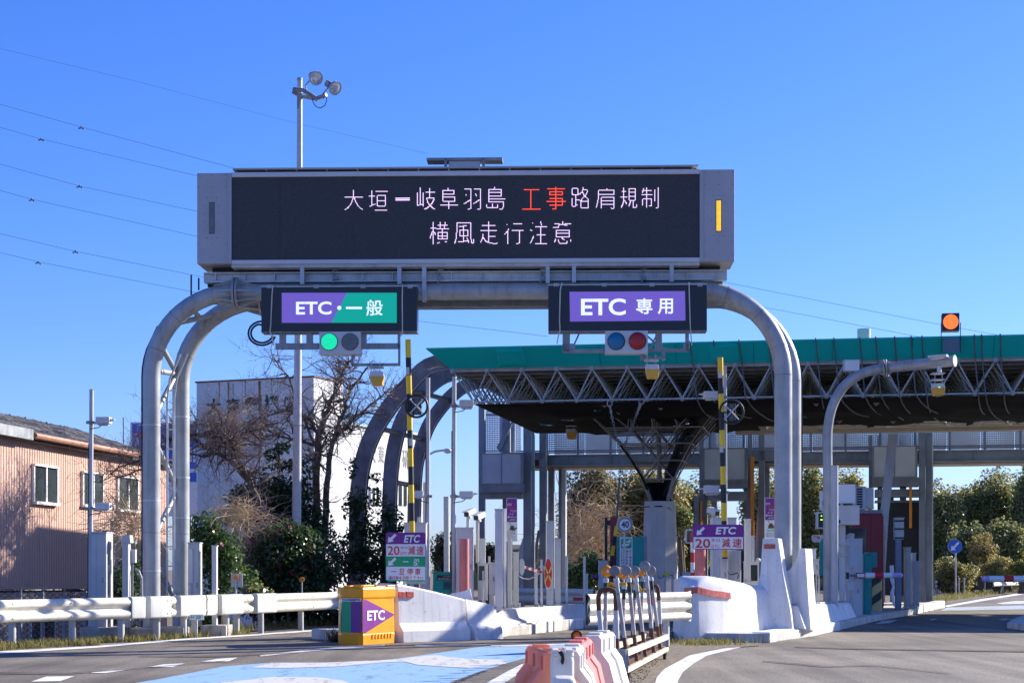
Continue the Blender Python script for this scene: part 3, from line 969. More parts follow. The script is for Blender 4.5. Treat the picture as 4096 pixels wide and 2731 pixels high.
# ------------------------------------------------------------------ two lamp signals
def signal(label, px0, px1, py0, py1, l1, l2, r, m1, m2, lit):
    t = thing('lane_signal', label, 'signal', FG.at((px0 + px1) / 2, py1, VS), group='two lamp signals under the lane signs')
    b = MB(); FG.box(b, px0, px1, py0, py1, VS - 0.02, VS + 0.25)
    b.build('signal_case', CAB_W, t, bevel=0.01)
    for (cx, cy), m, on in ((l1, m1, lit), (l2, m2, False)):
        c = FG.at(cx, cy, VS - 0.02)
        rad = r / FPX * 33
        b = MB(); b.cyl(c - FG.ey * 0.02, c + FG.ey * 0.02, rad * 1.06, n=28)
        ring = b.build('lamp_rim', BLACK, t)
        b = MB()
        if on or m is LAMP_DK:
            b.cyl(c - FG.ey * 0.024, c - FG.ey * 0.02, rad, n=28)
            b.build('lamp_back', LAMP_DK, t)
            b = MB()
            for k in range(9):
                nn = max(1, int(6.2 * k))
                for i in range(nn):
                    a = 2 * math.pi * i / nn + k * 0.3
                    q = c + FG.ex * (rad * 0.94 * k / 8 * math.cos(a)) + Vector((0, 0, rad * 0.94 * k / 8 * math.sin(a))) - FG.ey * 0.026
                    b.poly([q + FG.ex * (0.0075 * math.cos(h)) + Vector((0, 0, 0.0075 * math.sin(h))) for h in [math.pi / 3 * e for e in range(6)]])
            b.build('lamp', LED_G if on else GALV_D, t)
        else:
            b.ball(c - FG.ey * 0.015, rad, 24, 8, sc=(1, 0.16, 1))
            b.build('lamp', m, t, smooth=True)
    return t
signal('white two lamp signal with lit green dot lamp and dark lamp', 1277, 1443, 1326, 1417, (1317, 1367), (1400, 1367), 32, LED_G, LAMP_DK, True)
signal('white two lamp signal with unlit blue and red lenses', 2421, 2592, 1322, 1413, (2465, 1365), (2550, 1364), 33, LENS_B, LENS_R, False)

# steel brackets that carry the signals, and the antennas
def brk(label, boxes, px, grp):
    t = thing('bracket_frame', label, 'bracket', FG.at(px, 1325, VS + 0.2), group=grp)
    for x0, x1, y0, y1 in boxes:
        b = MB(); FG.box(b, x0, x1, y0, y1, VS + 0.12, VS + 0.22)
        b.build('bracket_bar', GALV_D, t, bevel=0.004)
    return t
brk('grey bracket bars under the general lane sign', [(1117, 1142, 1325, 1372), (1225, 1250, 1325, 1372), (1443, 1465, 1325, 1372), (1590, 1600, 1325, 1395), (1102, 1276, 1372, 1396), (1443, 1600, 1372, 1394), (1405, 1412, 1418, 1462), (1405, 1598, 1452, 1462), (1592, 1600, 1395, 1462)], 1360, 'brackets under the lane signs')
t = brk('grey bracket bars under the ETC only sign', [(2250, 2280, 1325, 1405), (2742, 2756, 1320, 1405), (2622, 2648, 1320, 1395), (2250, 2421, 1396, 1410), (2592, 2756, 1393, 1406), (2250, 2300, 1374, 1396), (2735, 2758, 1372, 1393), (2563, 2580, 1413, 1440), (2648, 2660, 1390, 1440), (2570, 2660, 1424, 1432)], 2500, 'brackets under the lane signs')
b = MB(); b.bar(FG.at(2320, 1326, VS + 0.17), FG.at(2298, 1375, VS + 0.17), 0.04, 0.03); b.build('bracket_bar', GALV_D, t)
b = MB(); b.bar(FG.at(2590, 1345, VS + 0.17), FG.at(2625, 1375, VS + 0.17), 0.04, 0.03); b.build('bracket_bar', GALV_D, t)
b = MB(); b.bar(FG.at(2632, 1330, VS + 0.15), FG.at(2600, 1390, VS + 0.15), 0.04, 0.03); b.build('bracket_bar', GALV_D, t)

def antenna(label, cx, cy, fr, v, w=46, green=False):
    """roadside antenna: hanging threaded rods, white housing and a yellow slanted radome"""
    t = thing('toll_antenna', label, 'antenna', fr.at(cx, cy, v), group='yellow bottomed lane antennas')
    k = w / 46
    b = MB()
    for dx in (-20, 14):
        for vv in (0.02, 0.22):
            b.cyl(fr.at(cx + dx * k, cy - 62 * k, v + vv), fr.at(cx + dx * k, cy - 20 * k, v + vv), 0.008, n=6)
    b.build('hanging_rod', GALV, t)
    b = MB()
    fr.box(b, cx - 30 * k, cx + 26 * k, cy - 44 * k, cy - 40 * k, v - 0.02, v + 0.26)
    b.build('mount_plate', GALV, t)
    b = MB()
    fr.prism(b, [(cx - 26 * k, cy - 24 * k), (cx + 24 * k, cy - 24 * k), (cx + 28 * k, cy - 3 * k), (cx - 26 * k, cy - 3 * k)], v, v + 0.24)
    b.build('housing', CAB_W, t, bevel=0.01)
    b = MB()
    fr.prism(b, [(cx - 27 * k, cy - 4 * k), (cx + 29 * k, cy - 4 * k), (cx + 23 * k, cy + 31 * k), (cx - 18 * k, cy + 31 * k)], v - 0.01, v + 0.25)
    b.build('radome', ANT_Y, t, bevel=0.015)
    return t
antenna('yellow bottomed antenna hanging below the general lane sign bracket', 1505, 1508, FG, VS)
antenna('yellow bottomed antenna hanging below the ETC only sign bracket', 2609, 1480, FG, VS)
# ------------------------------------------------------------------ toll canopy
FC = Fr(2000, 49.0, 10.2)
canopy = thing('toll_canopy', 'long toll plaza canopy with teal fascia over an open steel space frame', 'canopy', FC.o)
ZT, ZB, ZF0, ZF1 = 6.86, 6.03, 6.92, 7.45
UL = FC.u(1812)
NB, BAY, NV, NBV = 40, 0.985, 12, 20
UR = UL + NB * BAY
DEP = NV * BAY
# fascia: a tray leaning outwards
def tray(z, e):
    return [FC.pt(UL - e, -e, z), FC.pt(UR + e, -e, z), FC.pt(UR + e, DEP + e, z), FC.pt(UL - e, DEP + e, z)]
b = MB()
b.loft([tray(ZF0, 0.06), tray(ZF1 - 0.04, 0.62)], caps=False)
b.loft([tray(ZF1 - 0.04, 0.62), tray(ZF1, 0.64), tray(ZF1, 0.56), tray(ZF0 + 0.06, 0.04)], caps=False)
b.build('fascia', TEAL, canopy)
b = MB(); b.poly(tray(ZF0 + 0.05, 0.02)); b.poly(tray(ZF0 + 0.09, 0.05))
b.build('roof_deck', mat('deck_underside', (0.30, 0.31, 0.31), 0.8, var=0.2), canopy)
b = MB()
k = 0.25
while k < DEP:
    b.bar(FC.pt(UL, k, ZF0 + 0.0), FC.pt(UR, k, ZF0 + 0.0), 0.07, 0.10); k += 0.49
b.build('purlin', GALV_D, canopy)
b = MB(); b.bar(FC.pt(UL - 0.03, 0.0, ZF0 - 0.01), FC.pt(UR, 0.0, ZF0 - 0.01), 0.09, 0.07)
b.build('fascia_trim', BR_BEIGE, canopy)
# recessed dark-edged panels in the fascia
for (x0, x1) in ((2000, 2110), (2845, 2960)):
    u0, u1 = FC.u(x0), FC.u(x1)
    b = MB()
    def fp(u, t, out):
        e = 0.06 + 0.56 * t + out
        return FC.pt(u, -e, ZF0 + (ZF1 - 0.04 - ZF0) * t - out * 0.6)
    b.loft([[fp(u0, 0.12, 0.0), fp(u1, 0.12, 0.0), fp(u1, 0.85, 0.0), fp(u0, 0.85, 0.0)], [fp(u0 + 0.04, 0.16, 0.05), fp(u1 - 0.04, 0.16, 0.05), fp(u1 - 0.04, 0.85, 0.05), fp(u0 + 0.04, 0.85, 0.05)]])
    b.build('fascia_panel', TEAL, canopy)
for i in range(1, 14):
    u = UL + i * 2.1
    b = MB(); b.bar(FC.pt(u, -0.066, ZF0 + 0.006), FC.pt(u, -0.622, ZF1 - 0.045), 0.012, 0.012)
    b.build('fascia_joint', TEAL_B, canopy)
# space frame
lat = MB()
def tn(i, j): return FC.pt(UL + i * BAY, j * BAY, ZT)
def bn(i, j): return FC.pt(UL + (i + 0.5) * BAY, (j + 0.5) * BAY, ZB)
rt, rdg = 0.026, 0.026
def mem(a, c, r=0.021, n=4): lat.tube([a, c], r, n, False)
for i in range(NB + 1):
    for j in range(NV + 1):
        if i < NB and j > 0: mem(tn(i, j), tn(i + 1, j))
        if j < NV: mem(tn(i, j), tn(i, j + 1))
for i in range(NB):
    for j in range(NV):
        if i < NB - 1 and j > 0: mem(bn(i, j), bn(i + 1, j))
        if j < NV - 1: mem(bn(i, j), bn(i, j + 1))
        for a, c in ((0, 0), (1, 0), (0, 1), (1, 1)):
            if j == 0 and c == 0 and i < NBV: continue
            mem(bn(i, j), tn(i + a, j + c))
lo = lat.build('truss_lattice', TRUSS_M, canopy)
lo['kind'] = 'stuff'
for i in range(NBV):
    for a in (0, 1):
        b = MB(); b.cyl(bn(i, 0), tn(i + a, 0), 0.023, n=8)
        b.build('truss_strut', TRUSS_M, canopy, smooth=True)
b = MB(); b.cyl(tn(0, 0), tn(NB, 0), 0.028, n=8); b.build('top_chord', TRUSS_M, canopy, smooth=True)
b = MB(); b.cyl(bn(0, 0), bn(NB - 1, 0), 0.026, n=8); b.build('bottom_chord', TRUSS_M, canopy, smooth=True)
NODE_M = mat('node_paint', (0.46, 0.44, 0.42), 0.55, var=0.1)
for i in range(NBV + 1):
    b = MB(); b.ball(tn(i, 0), 0.085, 10, 8); b.build('truss_node', NODE_M, canopy, smooth=True)
for i in range(NBV):
    b = MB(); b.ball(bn(i, 0), 0.075, 10, 8); b.build('truss_node', NODE_M, canopy, smooth=True)
# black safety net slung under the frame, sagging unevenly
b = MB()
nu, nv = 180, 26
rows = []
for j in range(nv + 1):
    for i in range(nu + 1):
        u, v = UL + 0.5 * BAY + (NB - 1) * BAY * i / nu, 0.5 * BAY + (DEP - BAY) * j / nv
        edge = min(i, nu - i, j * 2, (nv - j) * 2) / 10
        sag = 0.17 * min(edge, 1) * (0.9 + 0.8 * noise.noise(Vector((u * 0.8, v * 0.5, 1.3)))) + 0.05 * abs(noise.noise(Vector((u * 3.0, v * 0.6, 7)))) * min(edge * 3, 1)
        rows.append(FC.pt(u, v, ZB - 0.06 - sag))
b.add(rows, [(j * (nu + 1) + i, j * (nu + 1) + i + 1, (j + 1) * (nu + 1) + i + 1, (j + 1) * (nu + 1) + i) for j in range(nv) for i in range(nu) if noise.noise(Vector((i * 0.37, j * 0.9, 3.3))) < 0.62 and not (j > 15 + (i % 7 == 3) and UL + (NB - 1) * BAY * i / nu > FC.u(2940, 8))])
b.build('safety_net', NET, canopy, smooth=True)
# light soffit and beam at the rear
b = MB()
FCR = DEP + 0.15
z0, z1 = 5.92, 6.32
u0 = FC.u(2940, FCR)
FC.ubox(b, u0, UR, FCR, FCR + 0.5, z0, z1)
b.build('rear_soffit', BR_BEIGE, canopy, bevel=0.02)
b = MB()
for k in range(17):
    u = u0 + 1.3 + k * 2.0
    FC.ubox(b, u, u + 1.5, 8.2, 9.6, 6.06, 6.12); FC.ubox(b, u, u + 1.5, 10.0, 11.6, 6.06, 6.12)
b.build('soffit_panel', BR_BEIGE, canopy)
# curved arch ribs at the left end
def rib(pts_c, Y, wid, dep):
    f = Fr(1500, Y, 10.2)
    path = [f.at(x, y) for x, y in pts_c]
    # resample smooth
    q = []
    for i in range(len(path) - 1):
        for k in range(4):
            t = k / 4
            p0, p1, p2, p3 = path[max(i - 1, 0)], path[i], path[i + 1], path[min(i + 2, len(path) - 1)]
            q.append(0.5 * ((2 * p1) + (p2 - p0) * t + (2 * p0 - 5 * p1 + 4 * p2 - p3) * t * t + (3 * p1 - p0 - 3 * p2 + p3) * t ** 3))
    q.append(path[-1])
    rings, rin = [], []
    for i, p in enumerate(q):
        d = (q[min(i + 1, len(q) - 1)] - q[max(i - 1, 0)]).normalized()
        sx = f.ey.cross(d).normalized()
        rings.append([p + sx * a * wid / 2 + f.ey * c * dep / 2 for a, c in ((-1, -1), (1, -1), (1, -0.78), (0.72, -0.78), (0.72, 0.78), (1, 0.78), (1, 1), (-1, 1))])
    b = MB(); b.loft(rings)
    ob = b.build('arch_rib', RIB_M, canopy)
    b = MB(); b.loft([[r[i] + (r[1] - r[0]).normalized() * 0.012 for i in (1, 2)] + [r[i] + (r[1] - r[0]).normalized() * 0.03 for i in (2, 1)] for r in rings]); b.build('rib_edge_strip', GALV, ob)
    return ob
rib([(1428, 2420), (1430, 2200), (1433, 2000), (1452, 1850), (1495, 1730), (1560, 1625), (1630, 1545), (1715, 1465), (1830, 1440)], 50.0, 0.43, 0.32)
rib([(1556, 2400), (1557, 2200), (1558, 2050), (1564, 1900), (1576, 1800), (1602, 1700), (1646, 1620), (1700, 1560), (1775, 1505), (1880, 1480)], 52.7, 0.40, 0.32)
rib([(1655, 2380), (1656, 2200), (1658, 2030), (1664, 1880), (1684, 1790), (1710, 1712), (1752, 1645), (1810, 1580), (1870, 1540), (1960, 1520)], 55.4, 0.38, 0.32)
b = MB()
for (a, Ya, c, Yc) in (((1585, 1545), 50.0, (1815, 1605), 55.4), ((1490, 1705), 50.0, (1700, 1760), 55.4), ((1565, 1925), 52.7, (1670, 1945), 55.4)):
    b = MB(); b.cyl(P(*a, Ya), P(*c, Yc), 0.075, n=10)
    b.build('arch_purlin', GALV_D, canopy, smooth=True)

# things on the roof
b = MB()
p = FC.at(3456, 1350, 1.2); p.z = ZF1 - 0.1
b.cyl(p, Vector((p.x, p.y, FC.z(1316, 3456, 1.2))), 0.185, n=24)
one('roof_vent', b, CAB_G, 'pale cylindrical vent standing on the canopy roof', 'vent', smooth=True)
t = thing('warning_beacon', 'square dark beacon with glowing red dot lamp above the teal fascia', 'beacon', FC.at(3803, 1340, -0.6))
fb = FC
b = MB(); fb.box(b, 3768, 3838, 1252, 1322, -0.75, -0.35); b.build('beacon_case', BLACK, t, bevel=0.01)
c = fb.at(3803, 1287, -0.755)
b = MB(); b.cyl(c - fb.ey * 0.01, c, 0.195, n=28); b.build('lamp_back', mat('beacon_back', (0.25, 0.03, 0.01), 0.4, emit=0.5, ecol=(1, 0.12, 0.02)), t)
b = MB()
for k in range(9):
    nn = max(1, int(6.2 * k))
    for i in range(nn):
        a = 2 * math.pi * i / nn
        q = c + fb.ex * (0.185 * k / 8 * math.cos(a)) + Vector((0, 0, 0.185 * k / 8 * math.sin(a))) - fb.ey * 0.014
        b.poly([q + fb.ex * (0.010 * math.cos(h)) + Vector((0, 0, 0.010 * math.sin(h))) for h in [math.pi / 3 * e for e in range(6)]])
b.build('lamp', LED_RR, t)
b = MB()
for px in (3765, 3842):
    fb.box(b, px - 1.5, px + 1.5, 1290, 1410, -0.7, -0.66)
b.build('beacon_frame', BLACK, t)
b = MB(); fb.box(b, 3773, 3838, 1350, 1408, -0.68, -0.66); b.build('grey_plate', mat('grey_blue_plate', (0.10, 0.17, 0.22), 0.5), t)

# ropes laid over the fascia and lashed to the net behind
ROPES = [(2765, 1, 8), (2860, 1, 60), (2960, 0, 70), (3075, 1, 80), (3263, 0, 15), (3335, 1, 90), (3437, 1, 75), (3500, 0, 110), (3575, 1, 70), (3640, 1, 130), (3683, 0, 65), (3890, 1, 60), (3918, 0, 110), (3992, 1, 70)]
def rope_label(k):
    nth = ['first', 'second', 'third', 'fourth', 'fifth', 'sixth', 'seventh', 'eighth', 'ninth', 'tenth', 'eleventh', 'twelfth', 'thirteenth', 'last'][k]
    return f'thin grey rope over the teal fascia, {nth} from the left'
for k, (px, s, drift) in enumerate(ROPES):
    pts = []
    for (py, dx, v) in ((1348, 0, -0.5), (1344, 0, -0.66), (1380, 1, -0.5), (1425, 6, -0.10), (1500, 12, -0.06), (1545, 18, -0.03)):
        q = FC.at(px + dx * 0.8, py, v)
        pts.append(q)
    u = FC.u(px)
    ztop = ZF1 + 0.02
    pts = [FC.pt(u, -0.2, ztop - 0.05), FC.pt(u, -0.62, ztop), FC.pt(u, -0.66, ztop - 0.05), FC.pt(u + 0.03, -0.36, ZF0 + 0.27), FC.pt(u + 0.06, -0.10, ZF0 - 0.02), FC.pt(u + 0.11, -0.07, ZB + 0.35), FC.pt(u + 0.15, -0.03, ZB - 0.05)]
    n = 6
    for i in range(1, n + 1):
        t = i / n
        pts.append(FC.pt(u + 0.15 + drift / 130 * 1.1 * t + (0.2 if s else 0.5) * t * t, 0.0 + (5.5 if s else 8.5) * t, ZB - 0.10 - 0.16 * math.sin(math.pi * min(t, 1) * 0.9)))
    b = MB(); b.tube(pts, 0.020, 5)
    one('lashing_rope', b, ROPE_G, rope_label(k), 'rope', 'ropes lashed over the canopy')

# small flood lamps under the net
LAMP_LBL = ['cream lamp under the net, leftmost by the white chain', 'cream lamp under the net just right of the left chain', 'cream lamp under the net right of the right chain', 'cream lamp under the net above the curved mast bend', 'cream lamp under the net right of the curved mast', 'dim cream lamp under the net lower right near the rear soffit', 'dim cream lamp under the net beside the round topped mast']
for k, (px, py, v, s) in enumerate(((2409, 1612, 1.2, 1), (2466, 1640, 2.5, 1), (2650, 1622, 1.5, -1), (3257, 1606, 1.3, 1), (3513, 1604, 1.2, -1), (3580, 1676, 6, -1), (3350, 1675, 6, 1))):
    c = FC.at(px, py, v)
    t = thing('net_lamp', LAMP_LBL[k], 'lamp', c, group='lamps under the canopy net')
    b = MB()
    ax = (FC.ex * (-0.10 * s) + Vector((0, 0, 0.09)))
    b.loft([[c + ax + FC.ey * e * 0.10 + FC.ex * d * 0.05 + Vector((0, 0, d * 0.05 * s)) for e, d in ((-1, -1), (1, -1), (1, 1), (-1, 1))], [c - ax + FC.ey * e * 0.08 + FC.ex * d * 0.04 + Vector((0, 0, d * 0.04 * s)) for e, d in ((-1, -1), (1, -1), (1, 1), (-1, 1))]])
    b.build('lamp_body', BR_BEIGE, t, bevel=0.01)
    b = MB(); b.cyl(c + ax * 0.6, c + ax * 0.6 + Vector((0, 0, 0.12)), 0.012, n=6); b.build('hanger_rod', BLACK, t)

antenna('brown shaded antenna hanging under the net left of the fan column', 2283, 1732, FC, 6.5, 34)
# chains from the bottom chord
def chain(label, pts, lr, n):
    t = thing('hanging_chain', label, 'chain', pts[0], group='chains hung from the canopy edge')
    path = [Vector(p) for p in pts]
    L = [0]
    for a, c in zip(path, path[1:]): L.append(L[-1] + (c - a).length)
    def on(d):
        for i in range(len(path) - 1):
            if d <= L[i + 1] or i == len(path) - 2:
                tt = (d - L[i]) / max(L[i + 1] - L[i], 1e-6)
                return path[i].lerp(path[i + 1], tt), (path[i + 1] - path[i]).normalized()
    d = 0.0
    k = 0
    while d < L[-1] and k < n:
        big = lr if k > 1 else lr * 2.0
        p, dr = on(d + big)
        sx = dr.cross(Vector((0, 1, 0))).normalized() if k % 2 == 0 else dr.cross(Vector((1, 0.1, 0))).normalized()
        ring = [p + dr * (big * math.cos(a)) + sx * (big * 0.6 * math.sin(a)) for a in [2 * math.pi * i / 12 for i in range(12)]]
        b = MB()
        b.tube(ring + ring[:1], big * 0.18, 6, False)
        b.build('chain_link', GALV if k < 6 else GALV_D, t)
        d += big * 1.55
        k += 1
    p, dr = on(d)
    if d < L[-1]:
        b = MB(); b.tube([p] + [q for i, q in enumerate(path) if L[i] > d], 0.03, 5); b.build('chain_tail', ROPE_G, t)
chain('steel chain hanging from the left shackle down past the fan column', [FC.at(2436, 1600, 0.3), FC.at(2446, 1660, 0.6), FC.at(2490, 1850, 1.2), FC.at(2480, 1890, 1.2), FC.at(2466, 2090, 1.2)], 0.055, 26)
chain('steel chain slanting inward from the right shackle toward the fan column', [FC.at(2570, 1595, 0.3), FC.at(2553, 1640, 0.6), FC.at(2530, 1700, 1.0), FC.at(2500, 1780, 1.2)], 0.055, 20)

# ------------------------------------------------------------------ fan column that carries the canopy
YC = 54.0
FK = Fr(2640, YC, 10.2)
col = thing('fan_column', 'grey octagonal concrete pedestal with inverted pyramid steel fan wrapped in black net', 'column', FK.pt(0, 0, 0.1))
kz = YC / FPX
ped = MB()
def octo(z, r, cu=0.0):
    return [FK.pt(cu + r * math.cos(R(22.5 + 45 * k)), r * math.sin(R(22.5 + 45 * k)), z) for k in range(8)]
ped.loft([octo(0.05, 0.60), octo(1.2, 0.58), octo(FK.z(2005, 2640), 0.50)])
ped.build('pedestal', CONC_P, col)
ZN = FK.z(2000, 2640)
LV = [(ZN, 0.26), (4.05, 0.48), (4.6, 0.78), (5.1, 1.10), (5.55, 1.50), (6.0, 1.92)]
CU = [0.0, -0.02, -0.03, -0.05, -0.08, -0.10]
fan = MB()
grid = []
for (z, h), cu, n in zip(LV, CU, (1, 1, 2, 3, 4, 6)):
    grid.append([[FK.pt(cu - h + 2 * h * i / n, -h + 2 * h * j / n, z) for j in range(n + 1)] for i in range(n + 1)])
def fm(a, c, r=0.024): fan.tube([a, c], r, 6, False)
for L in range(1, 6):
    gL = grid[L]; n = len(gL)
    for i in range(n):
        for j in range(n):
            if i < n - 1: fm(gL[i][j], gL[i + 1][j])
            if j < n - 1: fm(gL[i][j], gL[i][j + 1])
for L in range(0, 5):
    a, c = grid[L], grid[L + 1]
    for i in range(len(a)):
        for j in range(len(a)):
            for di in range(len(c)):
                for dj in range(len(c)):
                    if abs(di / (len(c) - 1) - i / (len(a) - 1)) <= 0.56 / (len(a) - 1) and abs(dj / (len(c) - 1) - j / (len(a) - 1)) <= 0.56 / (len(a) - 1):
                        fm(a[i][j], c[di][dj], 0.030 if L == 0 else 0.019)
for i, j in ((0, 0), (1, 0), (0, 1), (1, 1)):
    fm(grid[0][i][j], grid[1][i][j], 0.06)
fan.cyl(FK.pt(0.0, 0, ZN), FK.pt(-0.05, 0, 5.8), 0.075, n=8)
fan.build('fan_truss', mat('fan_paint', (0.34, 0.32, 0.30), 0.6, var=0.2), col)
# net wrapped round the right legs and the neck
b = MB()
rings = []
for i in range(22):
    t = i / 21
    z = ZN - 0.1 + (5.95 - ZN + 0.1) * t
    e = np.interp(z, [q[0] for q in LV], [q[1] for q in LV])
    cu = np.interp(z, [q[0] for q in LV], CU)
    wd = 0.26 + 0.50 * t
    ring = []
    for k in range(10):
        a = 2 * math.pi * k / 10
        wob = 1 + 0.35 * noise.noise(Vector((k * 1.7, i * 0.55, 2)))
        ring.append(FK.pt(cu + e - wd * 0.45 + wd * 0.5 * wob * math.cos(a), e * 1.0 * math.sin(a) * wob, z + 0.05 * math.cos(a)))
    rings.append(ring)
b.loft(rings, caps=False)
b.build('net_wrap', NET_H, col, smooth=True)
b = MB()
rings = []
for i in range(9):
    t = i / 8
    z = ZN - 0.22 + 0.75 * t
    ring = []
    for k in range(14):
        a = 2 * math.pi * k / 14
        rr_ = (0.50 - 0.20 * math.sin(t * 3.0)) * (1 + 0.18 * noise.noise(Vector((k * 0.9, i * 0.8, 9))))
        drop = -0.25 * max(0, math.cos(a)) ** 4 if i < 2 else 0
        ring.append(FK.pt(rr_ * math.cos(a), rr_ * math.sin(a), z + drop))
    rings.append(ring)
b.loft(rings, caps=False)
b.build('neck_net', NET, col, smooth=True)
b = MB()
rings = []
for i in range(16):
    t = i / 15
    z = ZN + 0.3 + (LV[1][0] - ZN + 0.7) * t
    e = np.interp(z, [q[0] for q in LV], [q[1] for q in LV])
    cu = np.interp(z, [q[0] for q in LV], CU)
    rings.append([FK.pt(cu - e + 0.02 + 0.045 * math.cos(2 * math.pi * k / 8) * (1 + 0.6 * noise.noise(Vector((k, i * 0.7, 4)))), -e + 0.1 * math.sin(2 * math.pi * k / 8), z) for k in range(8)])
b.loft(rings, caps=False)
b.build('net_wrap', NET_H, col, smooth=True)

# ------------------------------------------------------------------ footbridge behind the canopy
FB = Fr(2200, 64.0, 10.5)
bridge = thing('footbridge', 'dark steel footbridge crossing behind the canopy with perforated fence panels', 'footbridge', FB.o)
def bp(name, px0, px1, py0, py1, v0, v1, m, parent=bridge, zlo=None, bevel=0.0):
    b = MB(); FB.box(b, px0, px1, py0, py1, v0, v1, zlo=zlo)
    return b.build(name, m, parent, bevel=bevel)
u0, u1 = FB.u(1925), FB.u(4500)
zb0, zb1 = FB.z(1858, 2300), FB.z(1822, 2300)
b = MB(); FB.ubox(b, u0, u1, 0, 0.25, zb0, zb1)
FB.ubox(b, u0, u1, -0.06, 0.3, zb1, zb1 + 0.04); FB.ubox(b, u0, u1, -0.06, 0.3, zb0 - 0.04, zb0)
i = u0
while i < u1:
    FB.ubox(b, i, i + 0.03, -0.05, 0.0, zb0, zb1); i += 1.6
b.build('deck_beam', BR_STEEL, bridge)
b = MB(); FB.ubox(b, u0, u1, 0.3, 1.9, zb0 - 0.10, zb0 + 0.1)
b.build('deck_soffit', BR_BEIGE, bridge)
b = MB(); FB.ubox(b, u0, u1, 1.9, 2.15, zb0, zb1); b.build('deck_beam', BR_STEEL, bridge)
zf0, zf1 = FB.z(1806, 2300), FB.z(1655, 2300)
k = 0
u = FB.u(2180)
while u < u1 - 0.3:
    b = MB(); FB.ubox(b, u + 0.03, u + 1.17, 0.1, 0.115, zf0, zf1); b.build('fence_panel', MESHP, bridge)
    b = MB(); FB.ubox(b, u + 0.03, u + 1.17, 2.0, 2.015, zf0, zf1); b.build('fence_panel', MESHP, bridge)
    b = MB(); FB.ubox(b, u - 0.035, u + 0.035, 0.06, 0.13, zb1, zf1 + 0.05); b.build('fence_post', BR_STEEL, bridge)
    u += 1.2
b = MB()
for z in (zf0 - 0.05, zf0 + 0.02, zf1):
    FB.ubox(b, u0, u1, 0.05, 0.09, z, z + 0.05)
b.build('fence_rail', BR_STEEL, bridge)

def tower(label, cols, boxes, beams, oranges, px):
    t = thing('access_tower', label, 'stair tower', FB.at(px, 2400), group='steel access towers of the footbridge')
    for x0, x1, y0, v0, v1 in cols:
        c = bp('tower_column', x0, x1, y0, 2400, v0, v1, BR_STEEL, t, zlo=0.0)
    for x0, x1, y0, y1, v in boxes:
        bx = bp('mesh_panel', x0, x1, y0, y1, v, v + 1.3, MESHB, t)
        b = MB()
        FB.box(b, x0 - 2, x1 + 2, y0 - 5, y0, v - 0.02, v + 1.32); FB.box(b, x0 - 2, x1 + 2, y1, y1 + 6, v - 0.02, v + 1.32)
        for q in (x0 - 2, x1 - 6):
            FB.box(b, q, q + 8, y0, y1, v - 0.02, v)
        m = (x0 + x1) / 2
        FB.box(b, m - 2, m + 2, y0, y1, v - 0.02, v)
        b.build('panel_frame', BR_STEEL, bx)
    for x0, x1, y0, y1, v in beams:
        bp('tower_beam', x0, x1, y0, y1, v, v + 0.9, BR_STEEL, t)
    for x0, x1, y0, y1, v in oranges:
        bp('orange_pipe', x0, x1, y0, y1, v, v + 0.12, PIPE_OR, t)
    return t
t1 = tower('steel access tower at the left end of the footbridge', [(1914, 1938, 1625, -0.8, -0.6), (2010, 2040, 1640, -0.4, -0.2), (2093, 2122, 1700, -0.9, -0.7), (2126, 2138, 1690, -1.3, -1.2), (2157, 2184, 1690, -0.6, -0.3), (2192, 2214, 1865, 0.5, 0.8), (2234, 2246, 1865, 0.6, 0.8)],
           [(1922, 2088, 1815, 1932, -1.2)], [(1915, 2095, 1935, 1968, -1.2), (1930, 2080, 1968, 1992, -1.0), (2000, 2180, 1808, 1836, -0.6)], [], 2040)
b = MB(); FB.box(b, 2246, 2262, 1868, 2400, 0.5, 0.8, zlo=0.0); b.build('white_downpipe', WHITE_P, t1)
b = MB()
FB.prism(b, [(1985, 1790), (2040, 1690), (2050, 1690), (2000, 1808)], -0.5, -0.4)
b.build('brace', BR_STEEL, t1); b = MB(); FB.prism(b, [(2105, 2400), (2150, 2120), (2160, 2120), (2120, 2400)], -0.5, -0.45)
b.build('brace', BR_STEEL, t1)
b = MB(); FB.prism(b, [(2060, 2240), (2120, 2070), (2120, 2200), (2085, 2400)], -0.35, -0.3); b.build('stair_panel', MESHB, t1); b = MB(); FB.box(b, 2000, 2060, 1640, 1808, -0.1, -0.06); b.build('stair_panel', MESHB, t1)
b = MB(); FB.box(b, 1940, 2085, 1640, 1808, 0.4, 0.42); b.build('fence_panel', MESHP, t1)
t2 = tower('steel access tower in the middle behind the right striped pole', [(2797, 2815, 1690, -0.8, -0.6), (2990, 3008, 1690, -0.8, -0.6), (3034, 3058, 1690, -0.4, -0.1), (2845, 2868, 1690, 0.2, 0.4), (2775, 2795, 1985, -1.0, -0.8), (2816, 2830, 1940, -0.7, -0.5), (2975, 2990, 1920, -0.4, -0.2), (3058, 3078, 1860, 0.4, 0.6)],
           [(2812, 2984, 1795, 1916, -1.2)], [(2812, 2990, 1918, 1950, -1.1), (2830, 2985, 1965, 2000, -0.9), (2985, 3100, 1800, 1842, -0.4)], [(3002, 3016, 1826, 2160, -1.0), (2801, 2807, 2003, 2200, -1.0)], 2900)
b = MB(); FB.prism(b, [(3020, 2180), (3034, 1985), (3034, 2200), (3024, 2330)], -0.35, -0.3); b.build('stair_panel', MESHB, t2)
